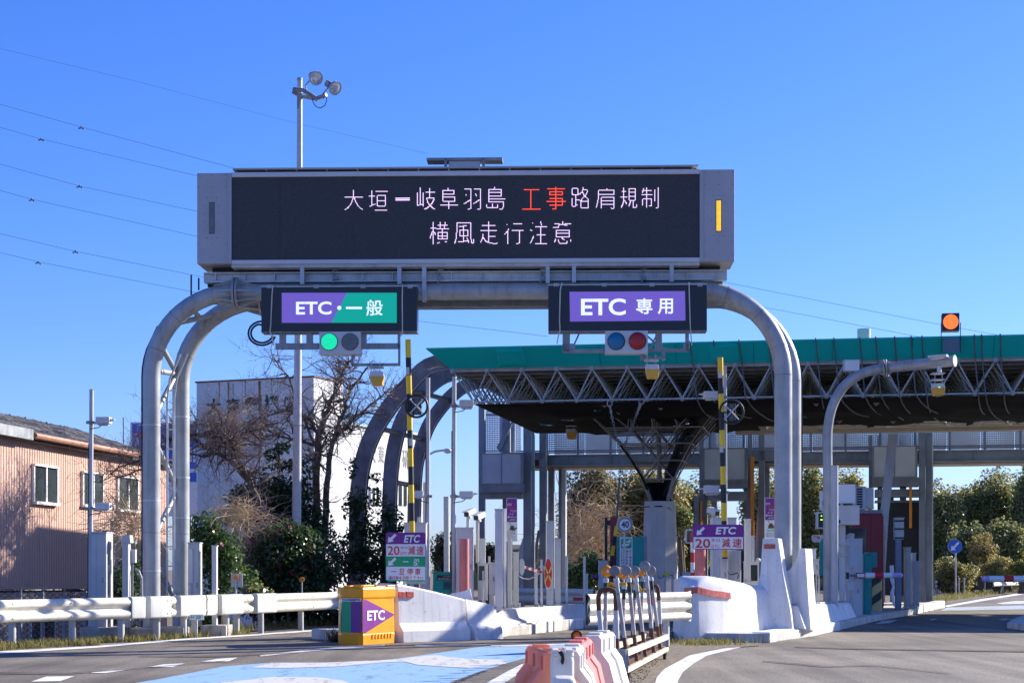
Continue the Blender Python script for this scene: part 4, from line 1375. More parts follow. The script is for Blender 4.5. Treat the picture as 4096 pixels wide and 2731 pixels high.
t3 = tower('steel access tower at the right behind the red booth', [(3475, 3490, 1740, -0.8, -0.6), (3676, 3702, 1730, -0.9, -0.7), (3704, 3728, 1730, -0.5, -0.2), (3510, 3530, 1740, 0.2, 0.4), (3600, 3625, 1740, 0.2, 0.4), (3560, 3575, 1990, -0.2, -0.1)],
           [(3490, 3668, 1786, 1906, -1.2)], [(3490, 3676, 1908, 1944, -1.1), (3500, 3680, 1956, 1986, -0.9), (3500, 3690, 2000, 2008, -0.5)], [(3637, 3648, 1944, 2110, -1.0)], 3590)
b = MB()
for k in range(14):
    y = 2108 + k * 9
    FB.box(b, 3618, 3676, y, y + 7, -0.5, -0.4)
b.build('louvre', BLACK, t3)
b = MB(); FB.box(b, 3512, 3690, 2000, 2380, -0.2, -0.15); b.build('stair_panel', BLACK, t3)
b = MB(); FB.box(b, 3728, 3733, 1740, 2400, -0.5, -0.3, zlo=0); b.build('pale_downpipe', CREAM, t3)
# leaning pale column under the right part of the canopy
b = MB()
f = Fr(3590, 52, 10)
b.loft([[f.at(3553, 1735, 0), f.at(3592, 1735, 0), f.at(3592, 1735, 0.5), f.at(3553, 1735, 0.5)], [f.at(3520, 2060, 0), f.at(3555, 2060, 0), f.at(3555, 2060, 0.5), f.at(3520, 2060, 0.5)], [f.at(3500, 2400, 0), f.at(3535, 2400, 0), f.at(3535, 2400, 0.5), f.at(3500, 2400, 0.5)]])
one('leaning_column', b, CONC_P, 'smooth pale column leaning slightly behind the red booth', 'column')
# ------------------------------------------------------------------ pink clad workshop on the left
def wallpt(t, z, off=0.0):
    d = Vector((1.0, 7.4, 0)).normalized(); n = Vector((7.4, -1.0, 0)).normalized()
    return Vector((-11.78, 42, 0)) + d * t + n * off + Vector((0, 0, z))
def wall_t(px):
    k = (px - CXP) / FPX
    d = Vector((1.0, 7.4, 0)).normalized()
    return (k * 42 + 11.78) / (d.x - k * d.y)
def wall_z(py, t):
    return EYE + (HYP - py) / FPX * wallpt(t, 0).y
shop = thing('pink_workshop', 'pink corrugated workshop with old mottled roof left of the gantry', 'building', wallpt(5, -1.3))
T0, T1 = -4.0, wall_t(668)
EZ = 4.52
b = MB()
n = int((T1 - T0) / 0.030)
a = [wallpt(T0 + (T1 - T0) * i / n, -1.4, (-0.026 if (i % 5) == 0 else 0.0)) for i in range(n + 1)]
c = [q + Vector((0, 0, EZ + 1.4)) for q in a]
b.loft([a, c], close=False)
b.build('corrugated_wall', PINKWALL, shop)
b = MB()
for i in range(2):
    t = (T0, T1)[i]
    b.poly([wallpt(t, -1.4, -0.03), wallpt(t, EZ, -0.03), wallpt(t, EZ + 0.9, -3.0), wallpt(t, EZ, -6), wallpt(t, -1.4, -6)])
b.poly([wallpt(T0, -1.4, -6), wallpt(T1, -1.4, -6), wallpt(T1, EZ, -6), wallpt(T0, EZ, -6)])
b.build('gable_wall', PINKWALL, shop)
b = MB()
na, nb = 26, 160
def roofpt(i, j, side):
    s = i / na
    t = T0 - 0.2 + (T1 - T0 + 0.5) * j / nb
    off = (0.30 - 3.3 * s) if side > 0 else (-3.0 - 3.3 * (1 - s))
    z = EZ - 0.02 + 1.05 * (s if side > 0 else s)
    return wallpt(t, z + 0.035 * math.sin(j * 2.3) + 0.06 * noise.noise(Vector((t * 2, s * 7, side))), off)
for side in (1, -1):
    vs = [roofpt(i, j, side) for i in range(na + 1) for j in range(nb + 1)]
    b.add(vs, [(i * (nb + 1) + j, i * (nb + 1) + j + 1, (i + 1) * (nb + 1) + j + 1, (i + 1) * (nb + 1) + j) for i in range(na) for j in range(nb)])
b.build('roof', ROOFT, shop)
b = MB()
tg = wall_t(85)
b.tube([wallpt(tg, EZ - 0.02, 0.33), wallpt(wall_t(505), EZ - 0.02, 0.33)], 0.075, 8)
b.build('gutter', GUTTER, shop, smooth=True)
b = MB(); b.bar(wallpt(T0, EZ - 0.12, 0.12), wallpt(T1, EZ - 0.12, 0.12), 0.2, 0.06)
b.build('eave_board', BLACK, shop)
b = MB(); b.bar(wallpt(T0, EZ - 0.01, 0.3), wallpt(tg - 0.1, EZ - 0.01, 0.3), 0.1, 0.25); b.build('barge_board', GALV_D, shop)
for (x0, x1, y0, y1) in ((128, 222, 1868, 2008), (325, 405, 1895, 2020), (466, 545, 1912, 2038), (115, 212, 2470, 2570)):
    ta, tb = wall_t(x0), wall_t(x1)
    m = (ta + tb) / 2
    za, zb = wall_z((y1 * 1.0), m), wall_z(y0, m)
    b = MB()
    def wb(t0, t1, z0, z1, o0, o1):
        b.hexa([wallpt(t, z, o) for z in (z0, z1) for o in (o0, o1) for t in (t0, t1)])
    wb(ta - 0.03, tb + 0.03, zb, zb + 0.05, 0.0, 0.10); wb(ta - 0.03, tb + 0.03, za - 0.07, za, 0.0, 0.13)
    wb(ta - 0.03, ta + 0.03, za, zb, 0.0, 0.07); wb(tb - 0.03, tb + 0.03, za, zb, 0.0, 0.07); wb(m - 0.03, m + 0.03, za, zb, 0.0, 0.08)
    wn = b.build('window', SIGN_W, shop)
    b = MB(); wb(ta, tb, za, zb, 0.026, 0.04)
    b.build('pane', PANE, wn)

# chain link fence in front of it
cf = thing('chain_link_fence', 'low dark chain link fence in front of the pink workshop', 'fence', P(180, 2570, 37.5))
pa, pb_ = P(-300, HYP, 35.0), P(365, HYP, 38.5)
b = MB()
zt = EYE + (HYP - 2361) / FPX * 37
for p in (pa, pb_):
    p.z = 0
b.tube([pa + Vector((0, 0, zt)), pb_ + Vector((0, 0, zt))], 0.035, 8)
b.build('top_rail', BLACK, cf)
for k in range(8):
    q = pa.lerp(pb_, k / 7.3)
    b = MB(); b.cyl(q + Vector((0, 0, -1.3)), q + Vector((0, 0, zt + 0.04)), 0.045, n=8); b.build('post', GALV_D, cf)
b = MB(); b.poly([pa + Vector((0, 0, -1.2)), pb_ + Vector((0, 0, -1.2)), pb_ + Vector((0, 0, zt)), pa + Vector((0, 0, zt))])
b.build('wire_mesh', LINK, cf)

# billboard behind the workshop roof
bf = Fr(650, 66, -14)
bill = thing('billboard', 'blue and white billboard with red and white emblem standing behind the workshop roof', 'billboard', bf.at(650, 2275))
b = MB(); bf.box(b, 524, 790, 1690, 2060, 0, 1.1); b.build('sign_box', SIGN_W, bill)
b = MB(); bf.box(b, 529, 786, 1696, 1872, -0.02, 0.0); BB = mat('board_blue', (0.035, 0.16, 0.62), 0.4, var=0.05); b.build('blue_panel', BB, bill)
b = MB(); bf.poly(b, [(556, 1728), (568, 1730), (563, 1752), (550, 1750)], -0.035); b.build('emblem', SIGN_R, bill)
b = MB(); bf.poly(b, [(549, 1750), (556, 1764), (552, 1785), (538, 1783)], -0.035)
for (x, y) in ((648, 1760), (648, 1800), (758, 1788), (772, 1790), (757, 1820), (772, 1822)):
    bf.box(b, x, x + 10, y, y + 26, -0.04, -0.03)
b.build('lettering', SIGN_W, bill)
b = MB(); bf.box(b, 529, 786, 1888, 1925, -0.02, 0.0); b.build('blue_band', BB, bill)
b = MB()
for px in (560, 750): bf.box(b, px, px + 14, 2060, 2400, 0.3, 0.6, zlo=-1.2)
b.build('billboard_leg', GALV_D, bill)
b = MB(); b.cyl(P(494, 1800, 60), P(493, 1668, 60), 0.02, n=5); one('aerial_rod', b, BLACK, 'thin dark rod standing up behind the workshop roof', 'rod')

# ------------------------------------------------------------------ white works building
A = P(1255, 1508, 70)
dl = Vector((-5.04, 2.2, 0)).normalized(); dr = Vector((0.40, 0.916, 0)).normalized()
works = thing('works_building', 'white company works with rusty panel joints, tall lettered front and long sunlit wing', 'building', Vector((A.x, A.y, -1.2)))
A0 = Vector((A.x, A.y, 0))
TZ = A.z
def tw(s, t, z): return A0 + dl * s + dr * t + Vector((0, 0, z))
WID = 5.55
b = MB()
b.hexa([tw(s, t, z) for z in (-1.3, TZ) for t in (0, 2.4) for s in (0, WID)])
b.build('tower_block', WALL_W, works)
b = MB()
b.hexa([tw(s, t, z) for z in (TZ, TZ + 0.06) for t in (-0.05, 2.45) for s in (-0.05, WID + 0.05)])
b.build('roof_edge', mat('rusted_edge', (0.16, 0.06, 0.04), 0.8, var=0.4, vscale=3), works)
for k in range(1, 10):
    s = WID * k / 10
    b = MB(); b.hexa([tw(q, t, z) for z in (-1.2, TZ - 0.02) for t in (-0.004, 0) for q in (s - 0.008, s + 0.008)])
    b.build('panel_joint', GALV_D, works)
b = MB()
def streak(s, z0, z1, w0):
    n = 7
    L = [tw(s - w0 * (1 - 0.8 * i / n) * (0.6 + 0.5 * rnd.random()), -0.008, z1 + (z0 - z1) * i / n) for i in range(n + 1)]
    Rr = [tw(s + w0 * (1 - 0.8 * i / n) * (0.6 + 0.5 * rnd.random()), -0.008, z1 + (z0 - z1) * i / n) for i in range(n + 1)]
    b.loft([L, Rr], close=False)
for s, z0, z1, w0 in ((2.52, 5.0, TZ - 0.05, 0.06), (2.46, 6.0, TZ - 0.6, 0.05), (4.0, 7.3, TZ - 0.05, 0.05), (3.78, 8.2, TZ - 0.1, 0.03), (4.45, 8.0, TZ - 0.02, 0.03), (2.2, 7.6, TZ - 0.6, 0.05), (1.95, 8.4, TZ, 0.025), (1.6, 3.4, 6.0, 0.04), (3.2, 7.8, TZ, 0.025)):
    streak(s, z0, z1, w0)
b.build('rust_streak', RUSTST, works)
def works_text(ch, px0, px1, py0, py1):
    b = MB()
    kk = []
    for px in (px0, px1):
        k = (px - CXP) / FPX
        s = (k * A0.y - A0.x) / (dl.x - k * dl.y)
        kk.append(s)
    m = (kk[0] + kk[1]) / 2
    Y = tw(m, 0, 0).y
    z0, z1 = EYE + (HYP - py1) / FPX * Y, EYE + (HYP - py0) / FPX * Y
    b.text(ch, tw(kk[0], -0.02, z0), dl * (kk[1] - kk[0]), Vector((0, 0, z1 - z0)), 0.035)
    return b.build('wall_letter', LETTER, works)
for ch, x0, x1, y0, y1 in (('大', 826, 886, 1594, 1660), ('東', 905, 962, 1592, 1656), ('電', 982, 1040, 1588, 1652), ('機', 1058, 1118, 1582, 1650), ('㈱', 1137, 1180, 1584, 1648)):
    works_text(ch, x0, x1, y0, y1)
# lower wing running away
B0 = tw(0, 2.4, 0)
WZ = EYE + (HYP - 1690) / FPX * B0.y
def wg(t, z, off=0.0): return B0 + dr * t + dl * (-off) + Vector((0, 0, z))
def wg_t(px):
    k = (px - CXP) / FPX
    return (k * B0.y - B0.x) / (dr.x - k * dr.y)
b = MB()
b.hexa([wg(t, z, o) for z in (-1.3, WZ) for t in (0, wg_t(1690)) for o in (-4.5, 0)])
b.build('wing_wall', WALL_W, works)
b = MB(); b.bar(wg(0, WZ, 0.03), wg(wg_t(1690), WZ, 0.03), 0.15, 0.10); b.build('roof_edge', mat('pale_green_edge', (0.45, 0.55, 0.5), 0.6), works)
b = MB()
t = 0.6
while t < wg_t(1685):
    b.hexa([wg(q, z, o) for z in (-1.2, WZ - 0.1) for o in (0, 0.006) for q in (t, t + 0.03)]); t += 0.75
b.build('panel_joint', mat('joint_pale', (0.5, 0.48, 0.42), 0.7), works)
def wg_text(ch, px0, px1, py0, py1):
    b = MB()
    t0, t1 = wg_t(px0), wg_t(px1)
    Y = wg((t0 + t1) / 2, 0).y
    z0, z1 = EYE + (HYP - py1) / FPX * Y, EYE + (HYP - py0) / FPX * Y
    b.text(ch, wg(t0, z0, 0.02), dr * (t1 - t0), Vector((0, 0, z1 - z0)), 0.01)
    b.build('wall_letter', LETTER2, works)
for ch, x0, x1, y0, y1 in (('大', 1478, 1502, 1782, 1850), ('東', 1513, 1535, 1780, 1852), ('技', 1582, 1602, 1796, 1868), ('研', 1610, 1634, 1800, 1874)):
    wg_text(ch, x0, x1, y0, y1)
for (x0, x1, y0, y1) in ((1585, 1624, 1940, 2020), (1480, 1512, 1950, 2020)):
    t0, t1 = wg_t(x0), wg_t(x1)
    Y = wg((t0 + t1) / 2, 0).y
    z0, z1 = EYE + (HYP - y1) / FPX * Y, EYE + (HYP - y0) / FPX * Y
    b = MB()
    for q in (t0, (t0 + t1) / 2, t1): b.hexa([wg(s, z, o) for z in (z0, z1) for o in (0, 0.08) for s in (q - 0.05, q + 0.05)])
    wn = b.build('window', SIGN_W, works)
    b = MB(); b.hexa([wg(s, z, o) for z in (z0, z1) for o in (0, 0.04) for s in (t0, t1)]); b.build('pane', PANE, wn)
b = MB(); b.tube([wg(wg_t(1682), -1, 0.2), wg(wg_t(1682), wall_z(1900, 0) * 0 + 5.2, 0.2)], 0.08, 6); b.build('downpipe', CREAM, works)
b = MB(); a, c = P(985, HYP, 43.5), P(1440, HYP, 47)
b.hexa([Vector((x, y + d, z)) for z in (-1.3, -0.22) for d in (0, 0.2) for x, y in ((a.x, a.y), (c.x, c.y))])
one('kerb_wall', b, CONC_G, 'low stained grey kerb wall behind the long guard rail', 'wall')
t = thing('street_lamp', 'small curved street lamp peeping out right of a slim white pole', 'street lamp', P(1704, 2290, 72))
b = MB(); b.tube([P(1704, 2290, 72), P(1706, 1840, 72), P(1715, 1818, 72), P(1740, 1805, 72), P(1782, 1799, 72)], 0.05, 6); b.build('lamp_pole', CREAM, t, smooth=True)
b = MB(); b.ball(P(1790, 1803, 72), 0.16, 10, 6, sc=(1.1, 0.7, 0.7)); b.build('lamp_head', CAB_G, t, smooth=True)
# television aerial on the works roof
t = thing('tv_aerial', 'spindly white television aerial on the works roof behind the floodlight pole', 'aerial', P(1196, 1508, 70.5))
f = Fr(1196, 70.5)
b = MB(); b.cyl(f.at(1196, 1512), f.at(1196, 1415), 0.02, n=5); b.build('aerial_mast', GALV, t)
b = MB(); b.cyl(f.at(1080, 1418), f.at(1250, 1432), 0.018, n=5)
for px in (1085, 1105, 1130, 1150, 1165, 1215, 1240): b.cyl(f.at(px, 1420 + (px - 1080) * 0.08, -0.35), f.at(px, 1420 + (px - 1080) * 0.08, 0.35), 0.012, n=4)
b.cyl(f.at(1237, 1415), f.at(1237, 1446), 0.02, n=4); b.build('aerial_element', CAB_W, t)

# ------------------------------------------------------------------ tall floodlight pole
YFL = 43.5
ff = Fr(1190, YFL)
fl = thing('floodlight_pole', 'tall grey floodlight pole rising behind the message board with two lamps on top', 'floodlight', Vector(((1183 - CXP) / FPX * YFL, YFL, -1.2)))
b = MB(); b.tube([P(1181, 2680, YFL), P(1186, 2080, YFL), P(1198, 700, YFL), P(1199, 320, YFL)], [0.13, 0.115, 0.072, 0.064], 16); b.build('pole', WHITE_P, fl, smooth=True)
b = MB(); b.cyl(P(1199, 324, YFL), P(1199, 313, YFL), 0.066, n=12); b.build('pole_cap', GALV_D, fl)
b = MB(); b.tube([P(1176, 358, YFL -0.1), P(1215, 362, YFL -0.3), P(1262, 392, YFL -0.3), P(1272, 402, YFL -0.3)], 0.055, 8); b.tube([P(1172, 368, YFL +0.1), P(1208, 386, YFL), P(1262, 396, YFL -0.2), P(1305, 380, YFL -0.4)], 0.05, 8)
b.build('cross_arm', GALV_D, fl, smooth=True)
b = MB(); b.loft([[P(1188, 372, YFL -0.1), P(1210, 372, YFL -0.1), P(1210, 372, YFL +0.1), P(1188, 372, YFL +0.1)], [P(1188, 435, YFL -0.1), P(1194, 435, YFL -0.1), P(1194, 435, YFL +0.1), P(1188, 435, YFL +0.1)]]); b.build('gusset', GALV_D, fl)
for (c, ax, jx, jy) in (((1250, 313), (0.38, -0.82, -0.42), 1222, 342), ((1327, 353), (0.62, -0.60, -0.50), 1292, 375)):
    c = P(c[0] + 13, c[1] + 0, YFL -0.6)
    d = Vector(ax).normalized()
    h = 0.165
    s1 = d.orthogonal().normalized(); s2 = d.cross(s1)
    def ring(o, r): return [c + d * o + (s1 * math.cos(2 * math.pi * k / 24) + s2 * math.sin(2 * math.pi * k / 24)) * r for k in range(24)]
    b = MB(); b.loft([ring(-0.02, h * 1.04), ring(0.035, h * 1.06), ring(0.035, h * 0.93), ring(-0.02, h * 0.93)], caps=False); b.build('lamp_rim', GALV, fl, smooth=True)
    b = MB(); b.loft([ring(-0.20, 0.07), ring(-0.12, 0.11), ring(-0.02, h * 1.02)], caps=False); b.build('lamp_shade', BLUE_HOOD, fl, smooth=True)
    b = MB(); b.loft([ring(-0.36, 0.06), ring(-0.34, 0.085), ring(-0.20, 0.085), ring(-0.18, 0.07)]); b.build('lamp_housing', GALV_D, fl, smooth=True)
    b = MB(); b.loft([ring(0.015, h * 0.93), ring(0.03, h * 0.6), ring(0.034, h * 0.1)]); b.build('lamp_glass', GLASS, fl, smooth=True)
    b = MB(); b.tube([c - d * 0.2 + s1 * 0.0, P(jx, jy, YFL -0.4), P(jx + 4, jy + 22, YFL -0.3)], 0.016, 6); b.build('lamp_bracket', GALV_D, fl)
b = MB(); b.tube([P(1248, 392, YFL -0.3), P(1253, 412, YFL -0.3), P(1265, 428, YFL -0.3), P(1282, 433, YFL -0.3), P(1300, 422, YFL -0.3), P(1307, 402, YFL -0.3), P(1306, 385, YFL -0.3)], 0.012, 6); b.build('lamp_cable', BLUE_HOOD, fl)

# ------------------------------------------------------------------ power lines
WIRES = [[(-150, 155), (0, 195), (560, 330), (1170, 490), (1700, 612)], [(-150, 372), (0, 418), (330, 510), (930, 672), (1400, 780)], [(-150, 468), (0, 510), (165, 557), (785, 703), (2000, 960), (2920, 1133), (3770, 1300), (4300, 1395)],
         [(-150, 612), (0, 657), (320, 745), (785, 845), (2000, 1060), (3100, 1237), (3640, 1340), (3900, 1385)], [(-150, 722), (0, 762), (125, 797), (785, 945), (1700, 1130)], [(-150, 893), (0, 935), (300, 1005), (810, 1108), (1680, 1285), (2190, 1345)], [(-150, 968), (0, 1010), (155, 1048), (760, 1165), (1100, 1230)]]
WL = ['topmost', 'second from top', 'third from top', 'fourth from top', 'fifth from top', 'sixth from top', 'lowest']
WIRE_M = mat('wire', (0.08, 0.11, 0.15), 0.6, var=0)
for k, pts in enumerate(WIRES):
    b = MB(); b.tube([P(x, y, 150) for x, y in pts], 0.009 if k == 0 else 0.015, 4)
    one('power_line', b, WIRE_M, f'thin power line crossing the sky, {WL[k]} at the left edge', 'power line', 'power lines across the sky')
SPL = ['topmost spacer, on the second power line', 'spacer at far left of the third power line', 'spacer on the fourth power line', 'spacer at far left of the fifth power line', 'spacer on the sixth power line', 'lowest spacer, on the lowest power line']
for k, (x, y) in enumerate(((325, 510), (165, 557), (318, 745), (127, 798), (302, 1006), (153, 1049))):
    b = MB()
    for dx, dy in ((-9, 4), (9, 6), (0, -3)):
        b.ball(P(x + dx, y + dy, 150), 0.075, 6, 4)
        b.cyl(P(x, y + 2, 150), P(x + dx, y + dy, 150), 0.05, n=5)
    one('line_spacer', b, WIRE_M, 'dark ' + SPL[k], 'spacer', 'spacers on the power lines')

# ------------------------------------------------------------------ guard rails
RAIL_W = mat('rail_white', (0.70, 0.67, 0.58), 0.55, var=0.08, vscale=4, streak=0.45, scol=(0.28, 0.24, 0.16), speck=0.35)
RAIL_CAP = mat('rail_cap', (0.55, 0.56, 0.54), 0.5, var=0.12, streak=0.5, scol=(0.36, 0.28, 0.16))
POST_M = mat('rail_post', (0.46, 0.46, 0.44), 0.6, var=0.12, streak=0.4)
PROF = [(0.0, 0.0), (0.03, 0.0), (0.075, 0.045), (0.085, 0.09), (0.07, 0.13), (0.015, 0.175), (0.012, 0.205), (0.07, 0.25), (0.085, 0.29), (0.075, 0.335), (0.03, 0.38), (0.0, 0.38)]
PROF3 = [(0.0, 0.0), (0.03, 0.0), (0.075, 0.04), (0.08, 0.08), (0.06, 0.115), (0.012, 0.15), (0.06, 0.19), (0.08, 0.225), (0.08, 0.255), (0.06, 0.29), (0.012, 0.33), (0.06, 0.37), (0.08, 0.405), (0.075, 0.44), (0.03, 0.48), (0.0, 0.48)]
def smooth_prof(pr, n=3):
    out = []
    for i in range(len(pr) - 1):
        for k in range(n):
            t = k / n
            p = [pr[max(i - 1, 0)], pr[i], pr[i + 1], pr[min(i + 2, len(pr) - 1)]]
            out.append(tuple(0.5 * ((2 * p[1][c]) + (p[2][c] - p[0][c]) * t + (2 * p[0][c] - 5 * p[1][c] + 4 * p[2][c] - p[3][c]) * t * t + (3 * p[1][c] - p[0][c] - 3 * p[2][c] + p[3][c]) * t ** 3) for c in (0, 1)))
    out.append(pr[-1])
    return out
def wbeam(mb, path, zb, prof, side=1, thick=0.008):
    pr = smooth_prof(prof)
    rings = []
    for i, p in enumerate(path):
        d = (path[min(i + 1, len(path) - 1)] - path[max(i - 1, 0)]); d.z = 0; d.normalize()
        nrm = Vector((d.y, -d.x, 0)) * side
        rings.append([p + nrm * o + Vector((0, 0, zb + h)) for o, h in pr] + [p + nrm * (o - thick) + Vector((0, 0, zb + h)) for o, h in reversed(pr)])
    mb.loft(rings)
def railpath(px0, px1, n=8):
    out = []
    for k in range(n + 1):
        px = px0 + (px1 - px0) * k / n
        for (a, ya), (c, yc) in zip(RAIL, RAIL[1:]):
            if a <= px <= c:
                py = ya + (yc - ya) * (px - a) / (c - a)
                break
        q = G(px, py); out.append(Vector((q.x, q.y, 0)))
    return out
def capbox(path, zb, ht, out0, out1):
    """rounded sheet sleeve closing a beam end"""
    b = MB()
    rings = []
    for i, p in enumerate(path):
        d = (path[min(i + 1, len(path) - 1)] - path[max(i - 1, 0)]); d.normalize()
        nrm = Vector((d.y, -d.x, 0))
        rings.append([p + nrm * o + Vector((0, 0, zb + z)) for o, z in rr(out0, out1, 0, ht, 0.04)])
    b.loft(rings)
    return b
def post(mb, px, py, zt, r=0.062):
    q = G(px, py); mb.cyl((q.x - 0.06, q.y + 0.05, -0.35), (q.x - 0.06, q.y + 0.05, zt), r, n=14)
gr_specs = [('long white guard rail at the left edge ending before the gantry leg', (-200, 512), [(300, 2571), (495, 2563), (60, 2584)], [(512, 566)], None),
            ('short grey capped guard rail piece in front of the outer gantry leg', (640, 690), [(638, 2555)], [(586, 668)], None),
            ('short grey capped guard rail piece in front of the inner gantry leg', (800, 852), [(745, 2548), (788, 2545)], [(706, 806)], (812, 853)),
            ('short white guard rail stub right of the slim white post', (950, 1000), [(915, 2536), (956, 2532)], [(871, 958)], None),
            ('white guard rail running from the grey cap back behind the yellow drum', (1080, 1560), [(1053, 2528), (1213, 2516), (1400, 2503)], [(1014, 1092)], None)]
for lbl, (x0, x1), posts, caps, cap2 in gr_specs:
    q0 = railpath(max(x0, -200), x1)
    t = thing('guard_rail', lbl, 'guard rail', q0[len(q0) // 2].xy.to_3d(), group='white guard rails on the left')
    b = MB(); wbeam(b, q0, 0.405, PROF); b.build('beam', RAIL_W, t, smooth=True)
    for c in caps:
        capbox(railpath(*c, n=4), 0.395, 0.405, -0.10, 0.10).build('end_sleeve', RAIL_CAP, t, bevel=0.012, smooth=True)
    if cap2:
        capbox(railpath(*cap2, n=3), 0.395, 0.405, -0.02, 0.10).build('end_sleeve', RAIL_W, t, bevel=0.012, smooth=True)
    for px, py in posts:
        b = MB(); post(b, px, py, 0.74); b.build('post', POST_M, t, smooth=True)
    b = MB()
    pp = railpath(max(x0, -200) + 2, x1 - 2, 3)
    for p in pp[1:3]:
        for dz in (0.07, 0.31):
            for dx in (-0.05, 0.05):
                b.ball(p + Vector((0.08, dx - 0.03, 0.405 + dz)), 0.013, 6, 4)
    b.build('bolt', GALV_D, t)
# thrie beam at the right nose
t = thing('guard_rail', 'three waved white guard rail bolted to the right island nose behind the lamp cart', 'guard rail', (2.3, 28.8, 0))
pa, pb_ = Vector((1.15, 27.2, 0)), Vector((3.0, 29.9, 0))
b = MB(); wbeam(b, [pa.lerp(pb_, k / 5) for k in range(6)], 0.43, PROF3); b.build('beam', RAIL_W, t, smooth=True)
b = MB(); b.bar(pb_ + Vector((0.02, 0.03, 0.67)), pb_ + Vector((0.06, 0.08, 0.67)), 0.02, 0.52); b.build('end_plate', RAIL_W, t)
b = MB(); b.bar(pa.lerp(pb_, 0.55) + Vector((-0.05, 0.06, 0.85)), pb_ + Vector((-0.05, 0.06, 0.85)), 0.06, 0.06); b.build('backing_strip', RAIL_CAP, t)
for k in (0.2, 0.82):
    q = pa.lerp(pb_, k) + Vector((-0.07, 0.06, 0))
    b = MB(); b.cyl(q + Vector((0, 0, -0.1)), q + Vector((0, 0, 0.8)), 0.055, n=14); b.build('post', RAIL_W, t, smooth=True)
# rails further back
for lbl, a, c, zb in (('weathered white guard rail beyond the barred lane on the left island', P(2060, HYP, 46), P(2380, HYP, 44), 0.42), ('distant white guard rail at the far right road edge', G(3970, 2378), G(4300, 2352), 0.42), ('short distant guard rail behind the rear tower posts', P(3735, HYP, 88), P(3762, HYP, 90), 0.35)):
    a.z = c.z = 0
    t = thing('guard_rail', lbl, 'guard rail', a.lerp(c, 0.5))
    b = MB(); wbeam(b, [a, a.lerp(c, 0.5), c], zb, PROF); b.build('beam', RAIL_W, t, smooth=True)
    for k in range(3):
        q = a.lerp(c, 0.1 + 0.4 * k) + Vector((0, 0.08, 0))
        b = MB(); b.cyl(q, q + Vector((0, 0, zb + 0.3)), 0.05, n=8); b.build('post', POST_M, t)

# ------------------------------------------------------------------ poles with sensor boxes
SB_G = 'sensor boxes clamped to slim poles'
def sensor_box(label, px0, px1, py0, py1, Y, side):
    """weatherproof sensor with a projecting hood and clamp arm"""
    f = Fr((px0 + px1) / 2, Y)
    t = thing('sensor_box', label, 'sensor', f.at((px0 + px1) / 2, py1), group=SB_G)
    b = MB(); f.box(b, px0, px1, py0, py1, -0.1, 0.14); b.build('case', CAB_W, t, bevel=0.012)
    hx = (px1, px1 + 18) if side > 0 else (px0 - 18, px0)
    b = MB()
    w0, w1 = (0.9, 0.35) if side > 0 else (0.35, 0.9)
    my = py0 + (py1 - py0) * 0.42
    f.prism(b, [(hx[0], my - 5 * w0), (hx[1], my - 5 * w1), (hx[1], my + 3 * w1), (hx[0], my + 6 * w0)], -0.05, 0.09); b.build('hood', CAB_W, t)
    b = MB(); f.box(b, px0 + 8, px1 - 6, py1 + 2, py1 + 6, -0.08, 0.12)
    ax = (px0 - 22, px0 + 10) if side > 0 else (px1 - 10, px1 + 22)
    f.box(b, ax[0], ax[1], py1 - 8, py1 + 2, -0.02, 0.03); f.box(b, (px0 + px1) / 2 - 8, (px0 + px1) / 2 + 8, py1 - 2, py1 + 3, -0.05, 0.08)
    b.build('clamp_arm', GALV, t)
    b = MB(); c = f.at(ax[0] if side > 0 else ax[1], py1 - 4)
    b.cyl(c - Vector((0, 0, 0.025)), c + Vector((0, 0, 0.025)), 0.075, n=12); b.build('clamp', GALV_D, t)
    b = MB(); b.tube([f.at((px0 + px1) / 2, py1 + 4), f.at((px0 + px1) / 2 - 14 * side, py1 + 16), f.at(ax[0] if side > 0 else ax[1], py1 + 22)], 0.009, 5); b.build('lead', RUBBER, t)
def slim_pole(name, label, px, pxb, py0, zb, Y, r, m=WHITE_P, cat='pole', cable=True):
    t = thing(name, label, cat, Vector(((pxb - CXP) / FPX * Y, Y, zb)))
    top = P(px, py0, Y); bot = Vector(((pxb - CXP) / FPX * Y, Y, zb))
    b = MB(); b.cyl(bot, top, r, n=16); b.build('shaft', m, t, smooth=True)
    b = MB(); b.cyl(top, top + Vector((0, 0, 0.025)), r * 1.06, n=16); b.build('pole_cap', GALV, t)
    if cable:
        b = MB(); b.tube([bot + Vector((-r * 1.02, -0.02, 0.1)), bot.lerp(top, 0.3) + Vector((-r * 1.15, -0.03, 0)), bot.lerp(top, 0.55) + Vector((-r * 1.0, -0.03, 0)), bot.lerp(top, 0.78) + Vector((-r * 1.1, -0.03, 0))], 0.008, 5); b.build('cable', RUBBER, t)
    return t
slim_pole('sensor_pole', 'slim white pole with two sensor boxes in front of the pink workshop', 366, 361, 1562, 0.15, 32.8, 0.040)
sensor_box('upper sensor box on the pole before the pink workshop', 382, 437, 1666, 1693, 32.7, 1)
sensor_box('lower sensor box on the pole before the pink workshop', 380, 437, 2010, 2036, 32.7, 1)
slim_pole('sensor_pole', 'left slim white pole between the arches and the striped pole', 1712, 1712, 1516, 0.3, 34.5, 0.040)
sensor_box('small sensor box facing left behind the left striped pole', 1658, 1692, 1962, 1988, 34.4, -1)
slim_pole('sensor_pole', 'slim white pole with two sensor boxes right of the striped pole', 1817, 1814, 1511, 0.3, 34.6, 0.042)
sensor_box('upper sensor box beside the canopy end', 1837, 1893, 1598, 1627, 34.5, 1)
sensor_box('lower sensor box beside the left access tower', 1837, 1893, 1963, 1988, 34.5, 1)
slim_pole('sensor_pole', 'slim white pole right against the right striped pole', 2901, 2905, 1470, 0.3, 33.9, 0.028)
